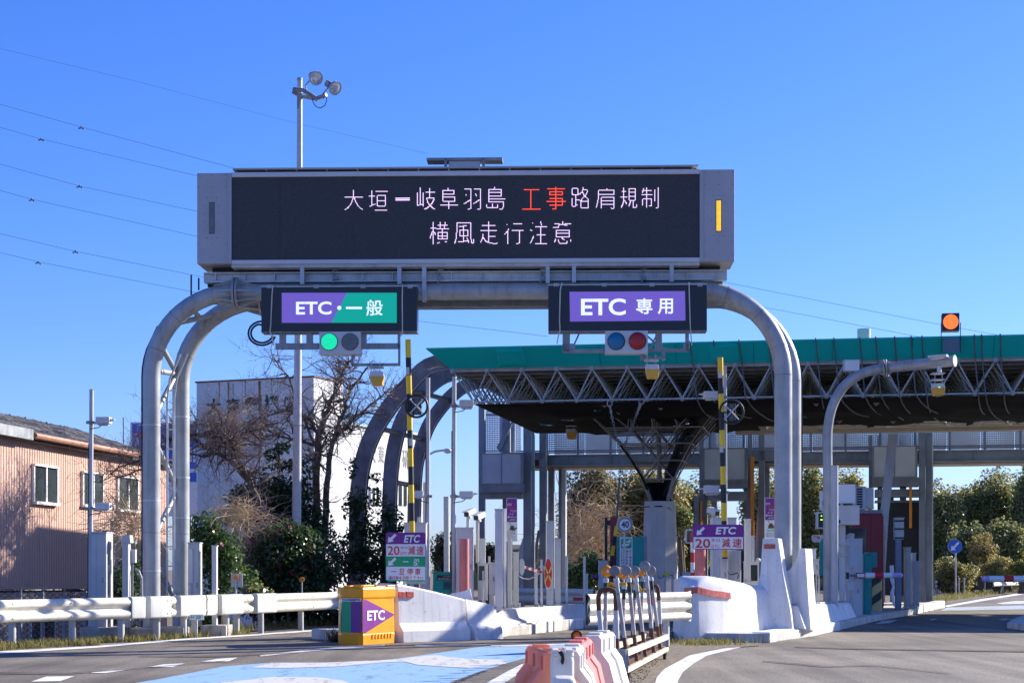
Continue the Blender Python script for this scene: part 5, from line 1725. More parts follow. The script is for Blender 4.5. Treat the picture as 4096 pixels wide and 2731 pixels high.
sensor_box('upper sensor box facing left of the right striped pole', 2817, 2872, 1563, 1592, 33.7, -1)
sensor_box('lower sensor box facing left of the right striped pole', 2819, 2878, 1940, 1972, 33.7, -1)
slim_pole('cream_post', 'cream round post standing behind the teal box', 1786, 1788, 1990, 0.2, 37, 0.062, CREAM, 'post', False)

# ------------------------------------------------------------------ striped poles with round cross lamps
def striped_pole(label, x0, y0, x1, y1, Y, ph):
    t = thing('striped_pole', label, 'pole', P(x1, y1, Y), group='yellow and black striped poles')
    a, c = P(x0, y0, Y), P(x1, y1, Y)
    L = (y1 - y0)
    y, k = 0.0, ph
    n = 0
    seg = 72.5
    while y < L:
        y2 = min(y + seg, L)
        b = MB(); b.cyl(a.lerp(c, y / L), a.lerp(c, y2 / L), 0.052, n=18)
        b.build('yellow_band' if k == 0 else 'black_band', YEL if k == 0 else BLACK, t, smooth=True)
        k = 1 - k
        y = y2
    return t, a, c
def cross_lamp(label, cx, cy, r, Y):
    f = Fr(cx, Y)
    t = thing('cross_lamp', label, 'lamp', f.at(cx, cy), group='round cross lamps on the striped poles')
    c = f.at(cx, cy)
    rad = r / FPX * Y
    b = MB()
    n = 36
    b.tube([c + Vector((math.cos(2 * math.pi * k / n), 0, math.sin(2 * math.pi * k / n))) * rad for k in range(n + 1)], 0.022, 8, False)
    b.build('ring', BLACK, t, smooth=True)
    b = MB()
    for s in (1, -1):
        d = Vector((math.cos(R(47)), 0, s * math.sin(R(47)))) * rad
        b.cyl(c - d, c + d, 0.014, n=8)
    b.build('cross_bar', GALV, t, smooth=True)
    b = MB()
    b.box(c.x - 0.01 - 0.07, c.x + 0.09, c.y + 0.06, c.y + 0.14, c.z - rad * 0.75, c.z + rad * 0.75); b.build('lamp_bar', BLACK, t, bevel=0.02)
    for s in (1, -1):
        b = MB(); q = c + Vector((0.005, 0.06, s * rad * 0.52)); b.cyl(q - Vector((0, 0.02, 0)), q, 0.055, n=16); b.build('lamp_eye', LAMP_DK, t)
    b = MB(); q = c + Vector((0.1, 0.1, 0)); b.cyl(c + Vector((-0.15, 0.1, 0)), q, 0.02, n=6); b.build('clamp', GALV_D, t)
YP = 33.0
tl, a, c = striped_pole('left yellow and black striped pole leaning slightly beside the arches', 1632, 1358, 1652, 2300, YP, 0)
b = MB()
for (px, py) in ((1634, 1485), (1645, 1768)): b.box(*(lambda q: (q.x - 0.045, q.x + 0.02, q.y - 0.07, q.y - 0.04, q.z - 0.07, q.z + 0.07))(P(px, py, YP)))
b.build('reflector_plate', CREAM, tl)
cross_lamp('round black cross lamp on the left striped pole', 1666, 1624, 44, YP - 0.1)
tr, a, c = striped_pole('right yellow and black striped pole behind the two part speed sign', 2881, 1430, 2900, 2240, YP + 0.4, 0)
b = MB()
for (px, py) in ((2880, 1500), (2886, 1797)): b.box(*(lambda q: (q.x - 0.04, q.x + 0.03, q.y - 0.07, q.y - 0.04, q.z - 0.06, q.z + 0.06))(P(px, py, YP + 0.4)))
b.build('reflector_plate', CREAM, tr)
cross_lamp('round black cross lamp on the right striped pole', 2926, 1647, 47, YP + 0.3)

# ------------------------------------------------------------------ cabinets and posts by the left gantry leg
def cabinet(name, label, px0, px1, py0, py1, Y, d, m=CAB_G, cat='cabinet', door=True, group=None, deg=0.0, cap=0.02, zlo=None):
    f = Fr((px0 + px1) / 2, Y, deg)
    t = thing(name, label, cat, f.at((px0 + px1) / 2, py1), -R(deg), group)
    b = MB(); f.box(b, px0, px1, py0, py1, 0, d, zlo=zlo); b.build('case', m, t, bevel=0.008)
    u0, u1, z0, z1 = f.dims(px0, px1, py0, py1)
    if zlo is not None: z0 = zlo
    if door:
        b = MB(); f.ubox(b, u0 + 0.02, u1 - 0.02, -0.012, 0.0, z0 + 0.05, z1 - 0.03); b.build('door', m, t, bevel=0.004)
        b = MB(); f.ubox(b, u1 - 0.06, u1 - 0.035, -0.03, -0.012, (z0 + z1) / 2 - 0.05, (z0 + z1) / 2 + 0.05); b.build('handle', GALV_D, t)
    if cap:
        b = MB(); f.ubox(b, u0 - 0.012, u1 + 0.012, -0.016, d + 0.012, z1, z1 + cap); b.build('cap', m, t)
    return t, f, (u0, u1, z0, z1)
t, f, (u0, u1, z0, z1) = cabinet('equipment_cabinet', 'wide grey cabinet with slotted side on its footing left of the gantry', 363, 425, 2130, 2508, 32.3, 0.55)
b = MB(); f.ubox(b, u0 + 0.1, u0 + 0.106, -0.015, -0.012, z0, z1); b.build('seam', GALV_D, t)
b = MB()
for q in (0.08, 0.6, 1.15): f.ubox(b, u1, u1 + 0.004, 0.18, 0.23, z0 + q, z0 + q + 0.45)
b.build('side_slot', BLACK, t)
t, f, (u0, u1, z0, z1) = cabinet('hooded_post', 'slim grey post with little pitched hood left of the gantry leg', 488, 513, 2170, 2508, 32.6, 0.22, door=False, cat='post', cap=0)
b = MB(); f.prism(b, [(482, 2170), (521, 2170), (521, 2162), (518, 2139), (487, 2139), (482, 2162)], -0.03, 0.25); b.build('hood', CAB_G, t)
t, f, _ = cabinet('junction_box', 'small pale box beside the hooded post with curved conduit', 522, 541, 2196, 2250, 32.8, 0.14, cap=0, door=False, cat='box')
b = MB(); b.cyl(f.at(530, 2250, 0.07), f.at(530, 2500, 0.07), 0.018, n=6); b.tube([f.at(540, 2275, 0.05), f.at(555, 2282, 0.05), f.at(566, 2310, 0.05), f.at(568, 2400, 0.05), f.at(566, 2480, 0.05)], 0.026, 7); b.build('conduit', GALV_D, t)
t, f, (u0, u1, z0, z1) = cabinet('equipment_cabinet', 'tall grey cabinet right of the inner gantry leg', 752, 798, 2172, 2505, 34.3, 0.3, CAB_G)
b = MB(); f.box(b, 752, 770, 2195, 2330, -0.04, -0.012); f.box(b, 752, 764, 2338, 2380, -0.05, -0.012); b.build('side_box', CAB_W, t)
cabinet('white_post', 'slim white post between the guard rail stubs', 847, 866, 2184, 2500, 34.4, 0.16, CAB_W, 'post', door=False)
f = Fr(790, 33.2)
t = thing('number_plate', 'small white plate reading H 20 in green under the guard rail', 'plate', f.at(788, 2477))
b = MB(); f.box(b, 758, 815, 2456, 2478, 0, 0.015); b.build('plate', SIGN_W, t)
b = MB(); f.text(b, 'H', 764, 775, 2460, 2473, -0.005, 0.02); f.text(b, '20', 782, 804, 2460, 2473, -0.005, 0.02); b.build('lettering', GREEN, t)
b = MB(); f.box(b, 784, 788, 2478, 2540, 0.02, 0.04, zlo=-0.1); b.build('stake', GALV_D, t)
# small orange delineators
for lbl, px, py, yb, r, plate in (('orange round delineator with grey plate above the guard rail stub', 943, 2308, 2376, 12, True), ('orange round delineator behind the long guard rail', 1207, 2317, 2376, 11, False)):
    Y = 36 if plate else 38.5
    f = Fr(px, Y)
    t = thing('delineator', lbl, 'delineator', f.at(px, yb + 120), group='orange delineators on the left rail')
    c = f.at(px, py)
    rad = r / FPX * Y
    b = MB(); b.cyl(c - Vector((0, 0.02, 0)), c + Vector((0, 0.02, 0)), rad, n=18); b.build('reflector', AMBER, t)
    b = MB()
    for k in range(3):
        a = R(90 + 120 * k)
        b.bar(c + Vector((0, -0.025, 0)), c + Vector((math.cos(a) * rad * 0.9, -0.025, math.sin(a) * rad * 0.9)), 0.012, 0.02)
    b.build('spoke', BR_BEIGE, t)
    b = MB(); b.cyl(c - Vector((0, -0.01, rad)), f.at(px, 2376) - Vector((0, -0.01, 0.9)), 0.016, n=8); b.build('stick', GALV, t)
    if plate:
        b = MB(); f.box(b, 924, 970, 2292, 2346, 0.05, 0.07); b.build('grey_plate', CAB_G, t)
# ------------------------------------------------------------------ impact drum at the left island
drum = thing('crash_cushion', 'yellow plastic crash cushion with purple arrow at the nose of the left island', 'crash cushion', (-2.6, 30.5, 0))
PL = [Vector((-2.937, 30.12, 0)), Vector((-2.57, 29.9, 0)), Vector((-2.05, 30.85, 0)), Vector((-2.2, 31.2, 0)), Vector((-2.75, 31.3, 0)), Vector((-3.05, 30.6, 0))]
cen = sum(PL, Vector()) / 6
def dring(z, k):
    out = []
    n = len(PL)
    for i in range(n):
        p, a, c = PL[i], PL[i - 1], PL[(i + 1) % n]
        for q in (a, c):
            d = (q - p)
            out.append(cen + (p + d.normalized() * min(0.05, d.length * 0.3) - cen) * k + Vector((0, 0, z)))
    return out
b = MB()
b.loft([dring(0.0, 0.985), dring(0.17, 1.0), dring(0.19, 0.985), dring(0.78, 0.965), dring(0.80, 0.985)])
b.build('drum_body', ORANGE, drum, bevel=0.006)
b = MB()
b.loft([dring(0.80, 1.0), dring(0.83, 1.02), dring(0.96, 1.02), dring(0.985, 0.99), dring(0.985, 0.3)])
lid = b.build('drum_lid', ORANGE, drum, bevel=0.006)
b = MB()
for (i, j, s0, s1, z0, z1) in ((1, 2, 0.05, 0.35, 0.985, 1.03), (1, 2, 0.42, 0.70, 0.985, 1.01), (1, 2, 0.76, 0.98, 0.985, 1.02), (0, 1, 0.1, 0.45, 0.985, 1.02), (0, 1, 0.6, 1.0, 0.985, 1.03)):
    a, c = cen + (PL[i] - cen) * 1.0, cen + (PL[j] - cen) * 1.0
    p, q = a.lerp(c, s0), a.lerp(c, s1)
    inn = (cen - (p + q) / 2).normalized() * 0.22
    b.hexa([x + Vector((0, 0, z)) for z in (z0, z1) for x in (p, q, p + inn, q + inn)])
b.build('lid_step', ORANGE, lid, bevel=0.01)
b = MB()
a, c = PL[1], PL[2]
nrm = Vector(((c - a).y, -(c - a).x, 0)).normalized()
for k in range(7):
    p = a.lerp(c, 0.30 + 0.09 * k)
    q = a.lerp(c, 0.34 + 0.09 * k)
    b.hexa([x + Vector((0, 0, z)) for z in (0.10, 0.18) for x in (p + nrm * 0.012, q + nrm * 0.012, p - nrm * 0.05, q - nrm * 0.05)])
b.build('base_lug', ORANGE, drum)
def face_map(i, j, off):
    a, c = cen + (PL[i] - cen) * 0.985, cen + (PL[j] - cen) * 0.985
    nrm = Vector(((c - a).y, -(c - a).x, 0)).normalized()
    if nrm.dot(a - cen) < 0: nrm = -nrm
    return lambda s, z: a.lerp(c, s) + nrm * off + Vector((0, 0, z))
mA, mB, mD = face_map(0, 1, 0.012), face_map(1, 2, 0.012), face_map(5, 0, 0.012)
z0, z1 = 0.215, 0.745
b = MB(); b.poly([mA(0.02, z0), mA(0.48, z0), mA(0.48, z1), mA(0.02, z1)]); b.poly([mD(0.55, z0 + .05), mD(0.98, z0), mD(0.98, z1), mD(0.55, z1 - .05)]); b.build('green_sticker', GREEN, drum)
b = MB(); b.poly([mA(0.48, z0), mA(0.99, z0), mA(0.99, z1), mA(0.48, z1)]); b.poly([mB(0.01, z0), mB(0.12, z0), mB(0.97, 0.50), mB(0.12, z1 + 0.03), mB(0.01, z1 + 0.03)]); b.build('purple_arrow', PURPLE, drum)
b = MB(); b.poly([mA(0.02, z1), mA(0.97, z1), mA(0.97, z1 + 0.055), mA(0.02, z1 + 0.055)]); b.build('name_strip', SIGN_W, drum)
m2 = face_map(0, 1, 0.016)
b = MB(); b.text('中日本高速道路㈱', m2(0.04, z1 + 0.006), m2(0.94, z1) - m2(0.04, z1), Vector((0, 0, 0.043)), 0.02); b.build('name_lettering', SIGN_N, drum)
m3 = face_map(1, 2, 0.017)
b = MB(); b.text('ETC', m3(0.14, 0.415), m3(0.66, 0.5) - m3(0.14, 0.5), Vector((0, 0, 0.175)), 0.03); m5 = face_map(5, 0, 0.017); b.text('般', m5(0.6, 0.36), m5(0.95, 0.5) - m5(0.6, 0.5), Vector((0, 0, 0.22)), 0.01); b.build('lettering', SIGN_W, drum)

# ------------------------------------------------------------------ islands: kerbs, noses and barrier walls
def offs(path, i):
    d = (path[min(i + 1, len(path) - 1)] - path[max(i - 1, 0)]); d.z = 0; d.normalize()
    return Vector((d.y, -d.x, 0))
def wall(path, sec, m, name, parent=None, bevel=0.0, sm=False):
    """sec(i): list of (out, z) describing the section at path point i; out is to the right of the path"""
    b = MB()
    b.loft([[p + offs(path, i) * o + Vector((0, 0, z)) for o, z in sec(i)] for i, p in enumerate(path)])
    return b.build(name, m, parent, bevel=bevel, smooth=sm)
def V2(x, y): return Vector((x, y, 0))
# left island: slab with kerb
isl_r = [G(1590, 2571), G(1700, 2566), G(1860, 2560), G(2000, 2546), G(2117, 2537), G(2205, 2525), G(2392, 2507), G(2700, 2478), G(2900, 2455)]
isl_r = [V2(p.x - (0.25 if i < 3 else 0), p.y + (0.2 if i < 3 else 0)) for i, p in enumerate(isl_r)]
isl_l = [V2(p.x - 1.9 - 0.02 * i, p.y + 1.0) for i, p in enumerate(isl_r)]
isl_l[0] = V2(isl_r[0].x - 0.8, isl_r[0].y + 0.6)
b = MB()
ring = isl_r + isl_l[::-1]
b.loft([[p + Vector((0, 0, z)) for p in ring] for z in (0.0, 0.2)])
st = struct('left_island', b, KERB, bevel=0.02)
# kerb stones along the lane
kerb_m = [KERB, CONC_W]
for k in range(5, 11):
    a = isl_r[3].lerp(isl_r[6], (k - 5) / 6)
    c = isl_r[3].lerp(isl_r[6], (k - 5 + 0.92) / 6)
    n = Vector(((c - a).y, -(c - a).x, 0)).normalized()
    b = MB(); b.hexa([q + Vector((0, 0, z)) for z in (0.0, 0.225) for q in (a + n * 0.03, c + n * 0.03, a - n * 0.2, c - n * 0.2)])
    one('kerb_stone', b, CONC_W if k % 2 else KERB, f"kerb stone on the left island edge, {['first', 'second', 'third', 'fourth', 'fifth', 'last'][k - 5]} from the crash cushion", 'kerb stone', 'kerb stones of the left island', bevel=0.02)

nose = thing('island_nose', 'low sloping white concrete nose wall right behind the yellow crash cushion', 'island nose', (-1.5, 31.6, 0))
p0, p1 = V2(-2.36, 31.15), V2(-1.07, 32.35)
path = [p0.lerp(p1, k / 10) for k in range(11)]
def sec(i):
    t = i / 10
    k = min(1, math.sqrt(max(0.0, 1 - (1 - min(t / 0.22, 1)) ** 2)) + 0.25)
    wb, wt = 0.46 * k, 0.30 * k
    h = 1.05 - 0.30 * t ** 1.3
    r = [(wb, 0.0), (wb * 0.98, 0.2), (wt + 0.03, 0.34), (wt, h - 0.03), (wt - 0.03, h)]
    return r + [(-o, z) for o, z in r[::-1]]
wall(path, sec, CONC_W, 'nose_wall', nose, 0.006)
# reflector on the nose
b = MB()
n = offs(path, 5)
for k in range(2):
    a = path[1].lerp(path[4], k * 0.34) + n * 0.325 + Vector((0, 0, 0.80))
    c = path[1].lerp(path[4], k * 0.34 + 0.3) + n * 0.325 + Vector((0, 0, 0.79))
    b.hexa([q + Vector((0, 0, z)) + n * o for z in (0, 0.10) for o in (-0.03, 0.012) for q in (a, c)])
b.build('red_reflector', RED_REF, nose)
# flared rear end of the wall
b = MB()
path2 = [V2(-1.05, 32.38).lerp(V2(-0.55, 33.0), k / 4) for k in range(5)]
def sec2(i):
    t = i / 4
    h = 0.75 - 0.12 * t
    r = [(0.50, 0.0), (0.47, 0.2), (0.32, 0.30), (0.26, h)]
    return r + [(-0.3, h), (-0.3, 0.0)]
wall(path2, sec2, CONC_W, 'flared_end', nose)
# curved concrete wing of the lamp base behind
f = Fr(1840, 33.2)
b = MB(); f.prism(b, [(1790, 2400), (1800, 2374), (1830, 2368), (1858, 2362), (1880, 2352), (1884, 2372), (1892, 2412), (1900, 2440), (1790, 2440)], 0, 0.5)
one('curved_footing', b, CONC_W, 'curved white concrete footing peeking over the left nose wall', 'footing', bevel=0.01)
# low barrier walls further along
def jersey(label, a, c, h, grp, base=0.2):
    path = [a.lerp(c, k / 3) for k in range(4)]
    d_ = (bl[5] - bl[0]).normalized(); nn = Vector((d_.y, -d_.x, 0))
    def s(i):
        r = [(0.30, base), (0.29, base + 0.06), (0.17, base + 0.13), (0.12, base + h)]
        return r + [(-0.15, base + h), (-0.15, base)]
    b = MB(); b.loft([[p + nn * o + Vector((0, 0, z)) for o, z in s(i)] for i, p in enumerate(path)])
    return one('barrier_wall', b, CONC_B, label, 'barrier', grp, bevel=0.015)
bl = [isl_r[3] + V2(-0.45, 0.35), isl_r[4] + V2(-0.38, 0.25), isl_r[5] + V2(-0.38, 0.25), isl_r[5].lerp(isl_r[6], 0.35) + V2(-0.38, 0.25), isl_r[6] + V2(-0.38, 0.25), isl_r[7] + V2(-0.38, 0.25)]
for k in range(5):
    a, c = bl[k].lerp(bl[k + 1], 0.004), bl[k].lerp(bl[k + 1], 0.99)
    jersey(f"low white concrete barrier block, {['nearest the nose wall', 'second from the nose wall', 'third from the nose wall', 'fourth from the nose wall', 'farthest along the left lane'][k]}", a, c, 0.31, 'low barrier blocks on the left island')

# right island slab
ir = [G(3072, 2570), G(3242, 2546), G(3359, 2520), G(3499, 2485), G(3664, 2455), G(3777, 2429)]
ir = [V2(p.x, p.y) for p in ir]
il = [V2(p.x - 1.75, p.y + 0.65) for p in ir]
b = MB()
ring = [V2(3.45, 31.05), V2(4.0, 30.8)] + ir + il[::-1] + [V2(3.3, 33.2)]
b.loft([[p + Vector((0, 0, z)) for p in ring] for z in (0.0, 0.17)])
struct('right_island', b, KERB, bevel=0.02)
for k in range(3):
    a, c = ir[0].lerp(ir[2], k / 3 + 0.005), ir[0].lerp(ir[2], (k + 0.97) / 3)
    n = Vector(((c - a).y, -(c - a).x, 0)).normalized()
    b = MB(); b.hexa([q + Vector((0, 0, z)) for z in (0, 0.19) for q in (a + n * 0.03, c + n * 0.03, a - n * 0.3, c - n * 0.3)])
    one('kerb_stone', b, CONC_W, ['white kerb block at the foot of the right nose', 'white kerb block in front of the right low wall', 'shaded kerb block past the right low wall'][k], 'kerb stone', 'kerb blocks of the right island', bevel=0.025)
for k in range(5):
    a, c = ir[4].lerp(ir[5], k / 5 + 0.01), ir[4].lerp(ir[5], (k + 0.93) / 5)
    n = Vector(((c - a).y, -(c - a).x, 0)).normalized()
    b = MB(); b.hexa([q + Vector((0, 0, z)) for z in (0, 0.24) for q in (a + n * 0.03, c + n * 0.03, a - n * 0.3, c - n * 0.3)])
    one('kerb_stone', b, CONC_W if k % 2 == 0 else KERB, f"small kerb block beyond the red booth, {['nearest', 'second', 'third', 'fourth', 'farthest'][k]} one", 'kerb stone', 'kerb blocks of the right island', bevel=0.03)

n2 = thing('island_nose', 'big bulging white concrete nose with red reflector band on the right island', 'island nose', (3.6, 31.5, 0))
NR = [(3.30, 31.0), (3.6, 31.22), (4.05, 31.65), (4.42, 32.1), (4.8, 32.6), (5.12, 33.05)]   # right foot line
NL = [(3.08, 31.15), (2.93, 31.75), (3.0, 32.35), (3.25, 32.85), (3.6, 33.3), (4.0, 33.65)]     # left foot line
def crv(pts, n=6):
    p = [Vector((*q, 0)) for q in pts]; out = []
    for i in range(len(p) - 1):
        a, b_, c, d = p[max(i - 1, 0)], p[i], p[i + 1], p[min(i + 2, len(p) - 1)]
        for k in range(n):
            t = k / n
            out.append(0.5 * ((2 * b_) + (c - a) * t + (2 * a - 5 * b_ + 4 * c - d) * t * t + (3 * b_ - a - 3 * c + d) * t ** 3))
    return out + [p[-1]]
cr, cl_ = crv(NR), crv(NL)
b = MB(); rings = []
tip = Vector((3.16, 30.98, 0))
def nsec(r, l, h):
    m_ = (r + l) / 2
    f_ = lambda q, k, z: m_ + (q - m_) * k + Vector((0, 0, z))
    K = [(1.0, 0.0), (0.985, 0.2), (0.93, 0.5), (0.885, h - 0.2), (0.86, h - 0.12), (0.80, h - 0.05), (0.70, h - 0.01), (0.5, h + 0.005)]
    return [f_(r, k, z) for k, z in K] + [f_(l, k, z) for k, z in K[::-1]]
def nh(t): return 1.0 + 0.19 * math.sin(min(t / 0.28, 1) * math.pi / 2) - 0.27 * max(0, (t - 0.2) / 0.8) ** 1.0
def npt(i):
    return cr[i], cl_[i]
for j, s_ in enumerate((0.05, 0.35, 0.7)):
    rings.append(nsec(tip.lerp(cr[0], s_), tip.lerp(cl_[0], s_), nh(0)))
for i in range(len(cr)):
    rings.append(nsec(cr[i], cl_[i], nh(i / (len(cr) - 1))))
b.loft(rings)
b.build('nose_wall', CONC_W, n2, smooth=True)
# red reflector band wrapped round the front
band = [cl_[k] for k in (5, 3, 1, 0)] + [tip] + [cr[k] for k in (0, 2, 4, 6, 9, 11)]
cc = (cr[8] + cl_[8]) / 2
bp_ = []
for q in band:
    k_ = 0.90
    i_ = min(range(len(cr)), key=lambda e: min((cr[e] - q).length, (cl_[e] - q).length))
    m_ = (cr[i_] + cl_[i_]) / 2
    bp_.append(m_ + (q - m_) * 0.905)
bp_[4] = bp_[4].lerp(tip, 0.35)
for s0, s1 in ((2, 4), (4, 6), (6, 10)):
    b = MB()
    seg_ = bp_[s0:s1 + 1]
    n_ = len(seg_) - 1
    R_ = []
    for i, q in enumerate(seg_):
        if i == 0: q = q.lerp(seg_[1], 0.06)
        if i == n_: q = q.lerp(seg_[-2], 0.04)
        o_ = (q - cc).xy.to_3d().normalized()
        z_ = 0.86 + 0.02 * (s0 + i == 5) - 0.025 * max(0, s0 + i - 6)
        R_.append([q - o_ * 0.06 + Vector((0, 0, z_)), q + o_ * 0.03 + Vector((0, 0, z_)), q + o_ * 0.02 + Vector((0, 0, z_ + 0.11)), q - o_ * 0.06 + Vector((0, 0, z_ + 0.11))])
    b.loft(R_)
    b.build('red_reflector', RED_REF, n2)
# upright fin behind the nose
f = Fr(3085, 32.75, 10)
fin = thing('concrete_fin', 'tall tapering white concrete fin with red reflector behind the right nose', 'concrete fin', f.at(3085, 2480))
b = MB()
A_ = [(3050, 2152), (3113, 2152), (3135, 2300), (3162, 2440), (3172, 2520), (2990, 2520), (3000, 2420), (3022, 2370), (3040, 2300)]
b.loft([[f.at(x, y, 0) for x, y in A_], [f.at(x, y, 0) + f.ey * 0.38 + f.ex * 0.06 for x, y in A_]])
b.build('fin_wall', CONC_W, fin, bevel=0.02)
b = MB(); f.box(b, 3056, 3101, 2175, 2194, -0.012, 0.0); b.build('red_reflector', RED_REF, fin)
f = Fr(3190, 33.05, 10)
b = MB()
A_ = [(3140, 2285), (3158, 2276), (3172, 2262), (3183, 2245), (3191, 2222), (3196, 2192), (3222, 2193), (3228, 2300), (3236, 2420), (3244, 2520), (3140, 2520)]
b.loft([[f.at(x, y, 0) for x, y in A_], [f.at(x, y, 0) + f.ey * 0.9 + f.ex * 0.12 for x, y in A_]])
one('concrete_fin', b, CONC_W, 'curved speckled concrete footing around the right gantry legs', 'concrete fin', bevel=0.02)
f = Fr(3285, 34.3, 0)
# low wall of the right island with ledge
a, c = V2(5.36, 32.9), V2(7.95, 41.2)
path = [a.lerp(c, k / 4) for k in range(5)]
def s3(i):
    e = 0.04 if i < 4 else 0.0
    r = [(0.16, 0.17), (0.13, 0.24), (0.02, 0.58 - 0.025 * i), (-0.02, 0.62 - 0.025 * i)]
    return r + [(-0.55, 0.62 - 0.025 * i), (-0.55, 0.17)]
b = MB(); b.loft([[p + offs(path, i) * o + Vector((0, 0, z)) for o, z in s3(i)] for i, p in enumerate(path)])
lw = thing('low_wall', 'low sloped white concrete wall in front of the curved antenna mast', 'barrier', a.lerp(c, 0.5))
b.build('wall_block', CONC_W, lw, bevel=0.03)
b = MB(); b.loft([[p + offs(path, i) * o + Vector((0, 0, z)) for o, z in ((-0.03, 0.624 - 0.025 * i), (-0.03, 0.66 - 0.025 * i), (-0.6, 0.66 - 0.025 * i), (-0.6, 0.624 - 0.025 * i))] for i, p in enumerate(path)])
b.build('ledge', CONC_G, lw)
# island tip at the far right
b = MB()
q = [G(4028, 2512), G(4052, 2494), G(4110, 2472), G(4300, 2470), G(4300, 2530), G(4100, 2522)]
b.loft([[V2(p.x, p.y) + Vector((0, 0, z)) for p in q] for z in (0, 0.13)])
struct('far_island', b, KERB, bevel=0.02)
# rail base and dark low step on the left lane behind
b = MB(); a_, c_ = P(2290, HYP, 42), P(2362, HYP, 41.5)
b.box(a_.x, c_.x, 41.5, 41.7, 0.55, 0.63)
one('dark_red_bar', b, RED, 'short dark red bar lying on the left island kerb', 'bar')

# ------------------------------------------------------------------ speed signs
def arrow(b, f, cx, cy, s, v):
    pts = [(-0.5, 0.5), (-0.42, -0.18), (-0.24, -0.02), (0.28, -0.50), (0.5, -0.30), (0.0, 0.18), (0.18, 0.36)]
    f.poly(b, [(cx + x * s, cy + y * s) for x, y in pts], v)
def speed_sign(label, f, bx, strips, parent_loc, post):
    t = thing('speed_sign', label, 'sign', parent_loc, group='lane speed signs on the islands')
    b = MB(); f.rrect(b, *bx, 0.05, 0.0, 0.03); b.build('sign_back', strips[0][4], t)
    for x0, x1, y0, y1, m in strips[1:]:
        b = MB(); f.box(b, x0, x1, y0, y1, -0.006, 0.0); b.build({'sign_purple': 'purple_field', 'sign_white': 'white_field', 'sign_green': 'green_field'}[m.name], m, t)
    b = MB(); f.box(b, *post, 0.03, 0.08); b.build('sign_post', GALV, t)
    return t
f = Fr(1623, 31.6)
t = speed_sign('four field sign with ETC 20 slow down and general stop rows on the left island', f, (1543, 1703, 2128, 2323), [(0, 0, 0, 0, PURPLE), (1545, 1701, 2175, 2224, SIGN_W), (1543, 1703, 2225, 2264, GREEN), (1545, 1701, 2265, 2318, SIGN_W)], f.at(1623, 2420), (1612, 1620, 2310, 2400))
b = MB(); f.rrect(b, 1542.5, 1703.5, 2264, 2323.5, 0.05, -0.003, 0.02); b.build('green_field', GREEN, t)
V = -0.012
b = MB(); arrow(b, f, 1569, 2151, 36, V); f.text(b, 'ETC', 1615, 1676, 2138, 2169, V, 0.035, shear=0.18); arrow(b, f, 1569, 2245, 34, V)
f.poly(b, [(1612, 2243), (1634, 2243), (1634, 2247), (1612, 2247)], V); f.text(b, '般', 1654, 1678, 2233, 2262, V, 0.02); b.build('white_lettering', SIGN_W, t)
b = MB()
f.text(b, '20', 1551, 1598, 2183, 2218, V, 0.008); f.text(b, 'キロ', 1602, 1629, 2184, 2195, V, 0.01); f.text(b, '以下に', 1602, 1629, 2205, 2219, V, 0.006); f.text(b, '減', 1632, 1661, 2183, 2218, V, 0.008); f.text(b, '速', 1666, 1694, 2183, 2219, V, 0.008)
f.poly(b, [(1564, 2283), (1586, 2283), (1586, 2286), (1564, 2286)], V); f.text(b, '旦', 1596, 1618, 2273, 2298, V, 0.01); f.text(b, '停', 1628, 1652, 2272, 2299, V, 0.01); f.text(b, '車', 1660, 1682, 2272, 2299, V, 0.01)
f.text(b, '通行券をお取り下さい', 1554, 1692, 2303, 2317, V, 0.012); b.build('red_lettering', SIGN_R, t)
f = Fr(2873, 32.6)
t = speed_sign('purple and white two part sign reading ETC 20 slow down on the right island', f, (2771, 2975, 2097, 2197), [(0, 0, 0, 0, PURPLE), (2774, 2972, 2147, 2194, SIGN_W)], f.at(2873, 2320), (2875, 2881, 2190, 2320))
b = MB(); arrow(b, f, 2803, 2123, 34, V); f.text(b, 'ETC', 2862, 2941, 2106, 2136, V, 0.035, shear=0.16); b.build('white_lettering', SIGN_W, t)
b = MB()
f.text(b, '20', 2781, 2841, 2154, 2190, V, 0.016); f.text(b, 'キロ', 2845, 2879, 2153, 2166, V, 0.01); f.text(b, '以下に', 2845, 2880, 2177, 2190, V, 0.006); f.text(b, '減', 2887, 2922, 2152, 2189, V, 0.012); f.text(b, '速', 2930, 2967, 2152, 2189, V, 0.012); b.build('red_lettering', SIGN_R, t)

# ------------------------------------------------------------------ equipment on the left island
t, f, (u0, u1, z0, z1) = cabinet('equipment_cabinet', 'white cabinet directly behind the four field sign', 1617, 1704, 2092, 2335, 33.6, 0.45, CAB_W)
b = MB()
for px in (1640, 1690): f.box(b, px, px + 14, 2335, 2420, 0.1, 0.3, zlo=0.2)
b.build('cabinet_leg', GALV, t)
b = MB(); f.box(b, 1668, 1680, 2066, 2092, 0.1, 0.2); b.build('roof_fitting', CREAM, t)
t, f, (u0, u1, z0, z1) = cabinet('teal_box', 'teal box with dark label strip between the sign and the faded red post', 1732, 1810, 2290, 2372, 34.6, 0.3, TEAL_B, 'box', door=False, zlo=0.2)
b = MB(); f.box(b, 1748, 1806, 2299, 2319, -0.008, 0.0); b.build('label_strip', BLACK, t)
b = MB(); f.text(b, 'もどる方向', 1772, 1802, 2301, 2307, -0.012, 0.01); f.text(b, '通行券を取る', 1752, 1802, 2310, 2317, -0.012, 0.01); b.build('lettering', GALV, t)
b = MB(); f.box(b, 1772, 1802, 2324, 2356, -0.008, 0.0); b.build('arrow_plate', mat('teal_dark', (0.0, 0.10, 0.09), 0.5), t)
b = MB(); arrow(b, f, 1785, 2337, 14, -0.012); b.build('arrow', BLACK, t)
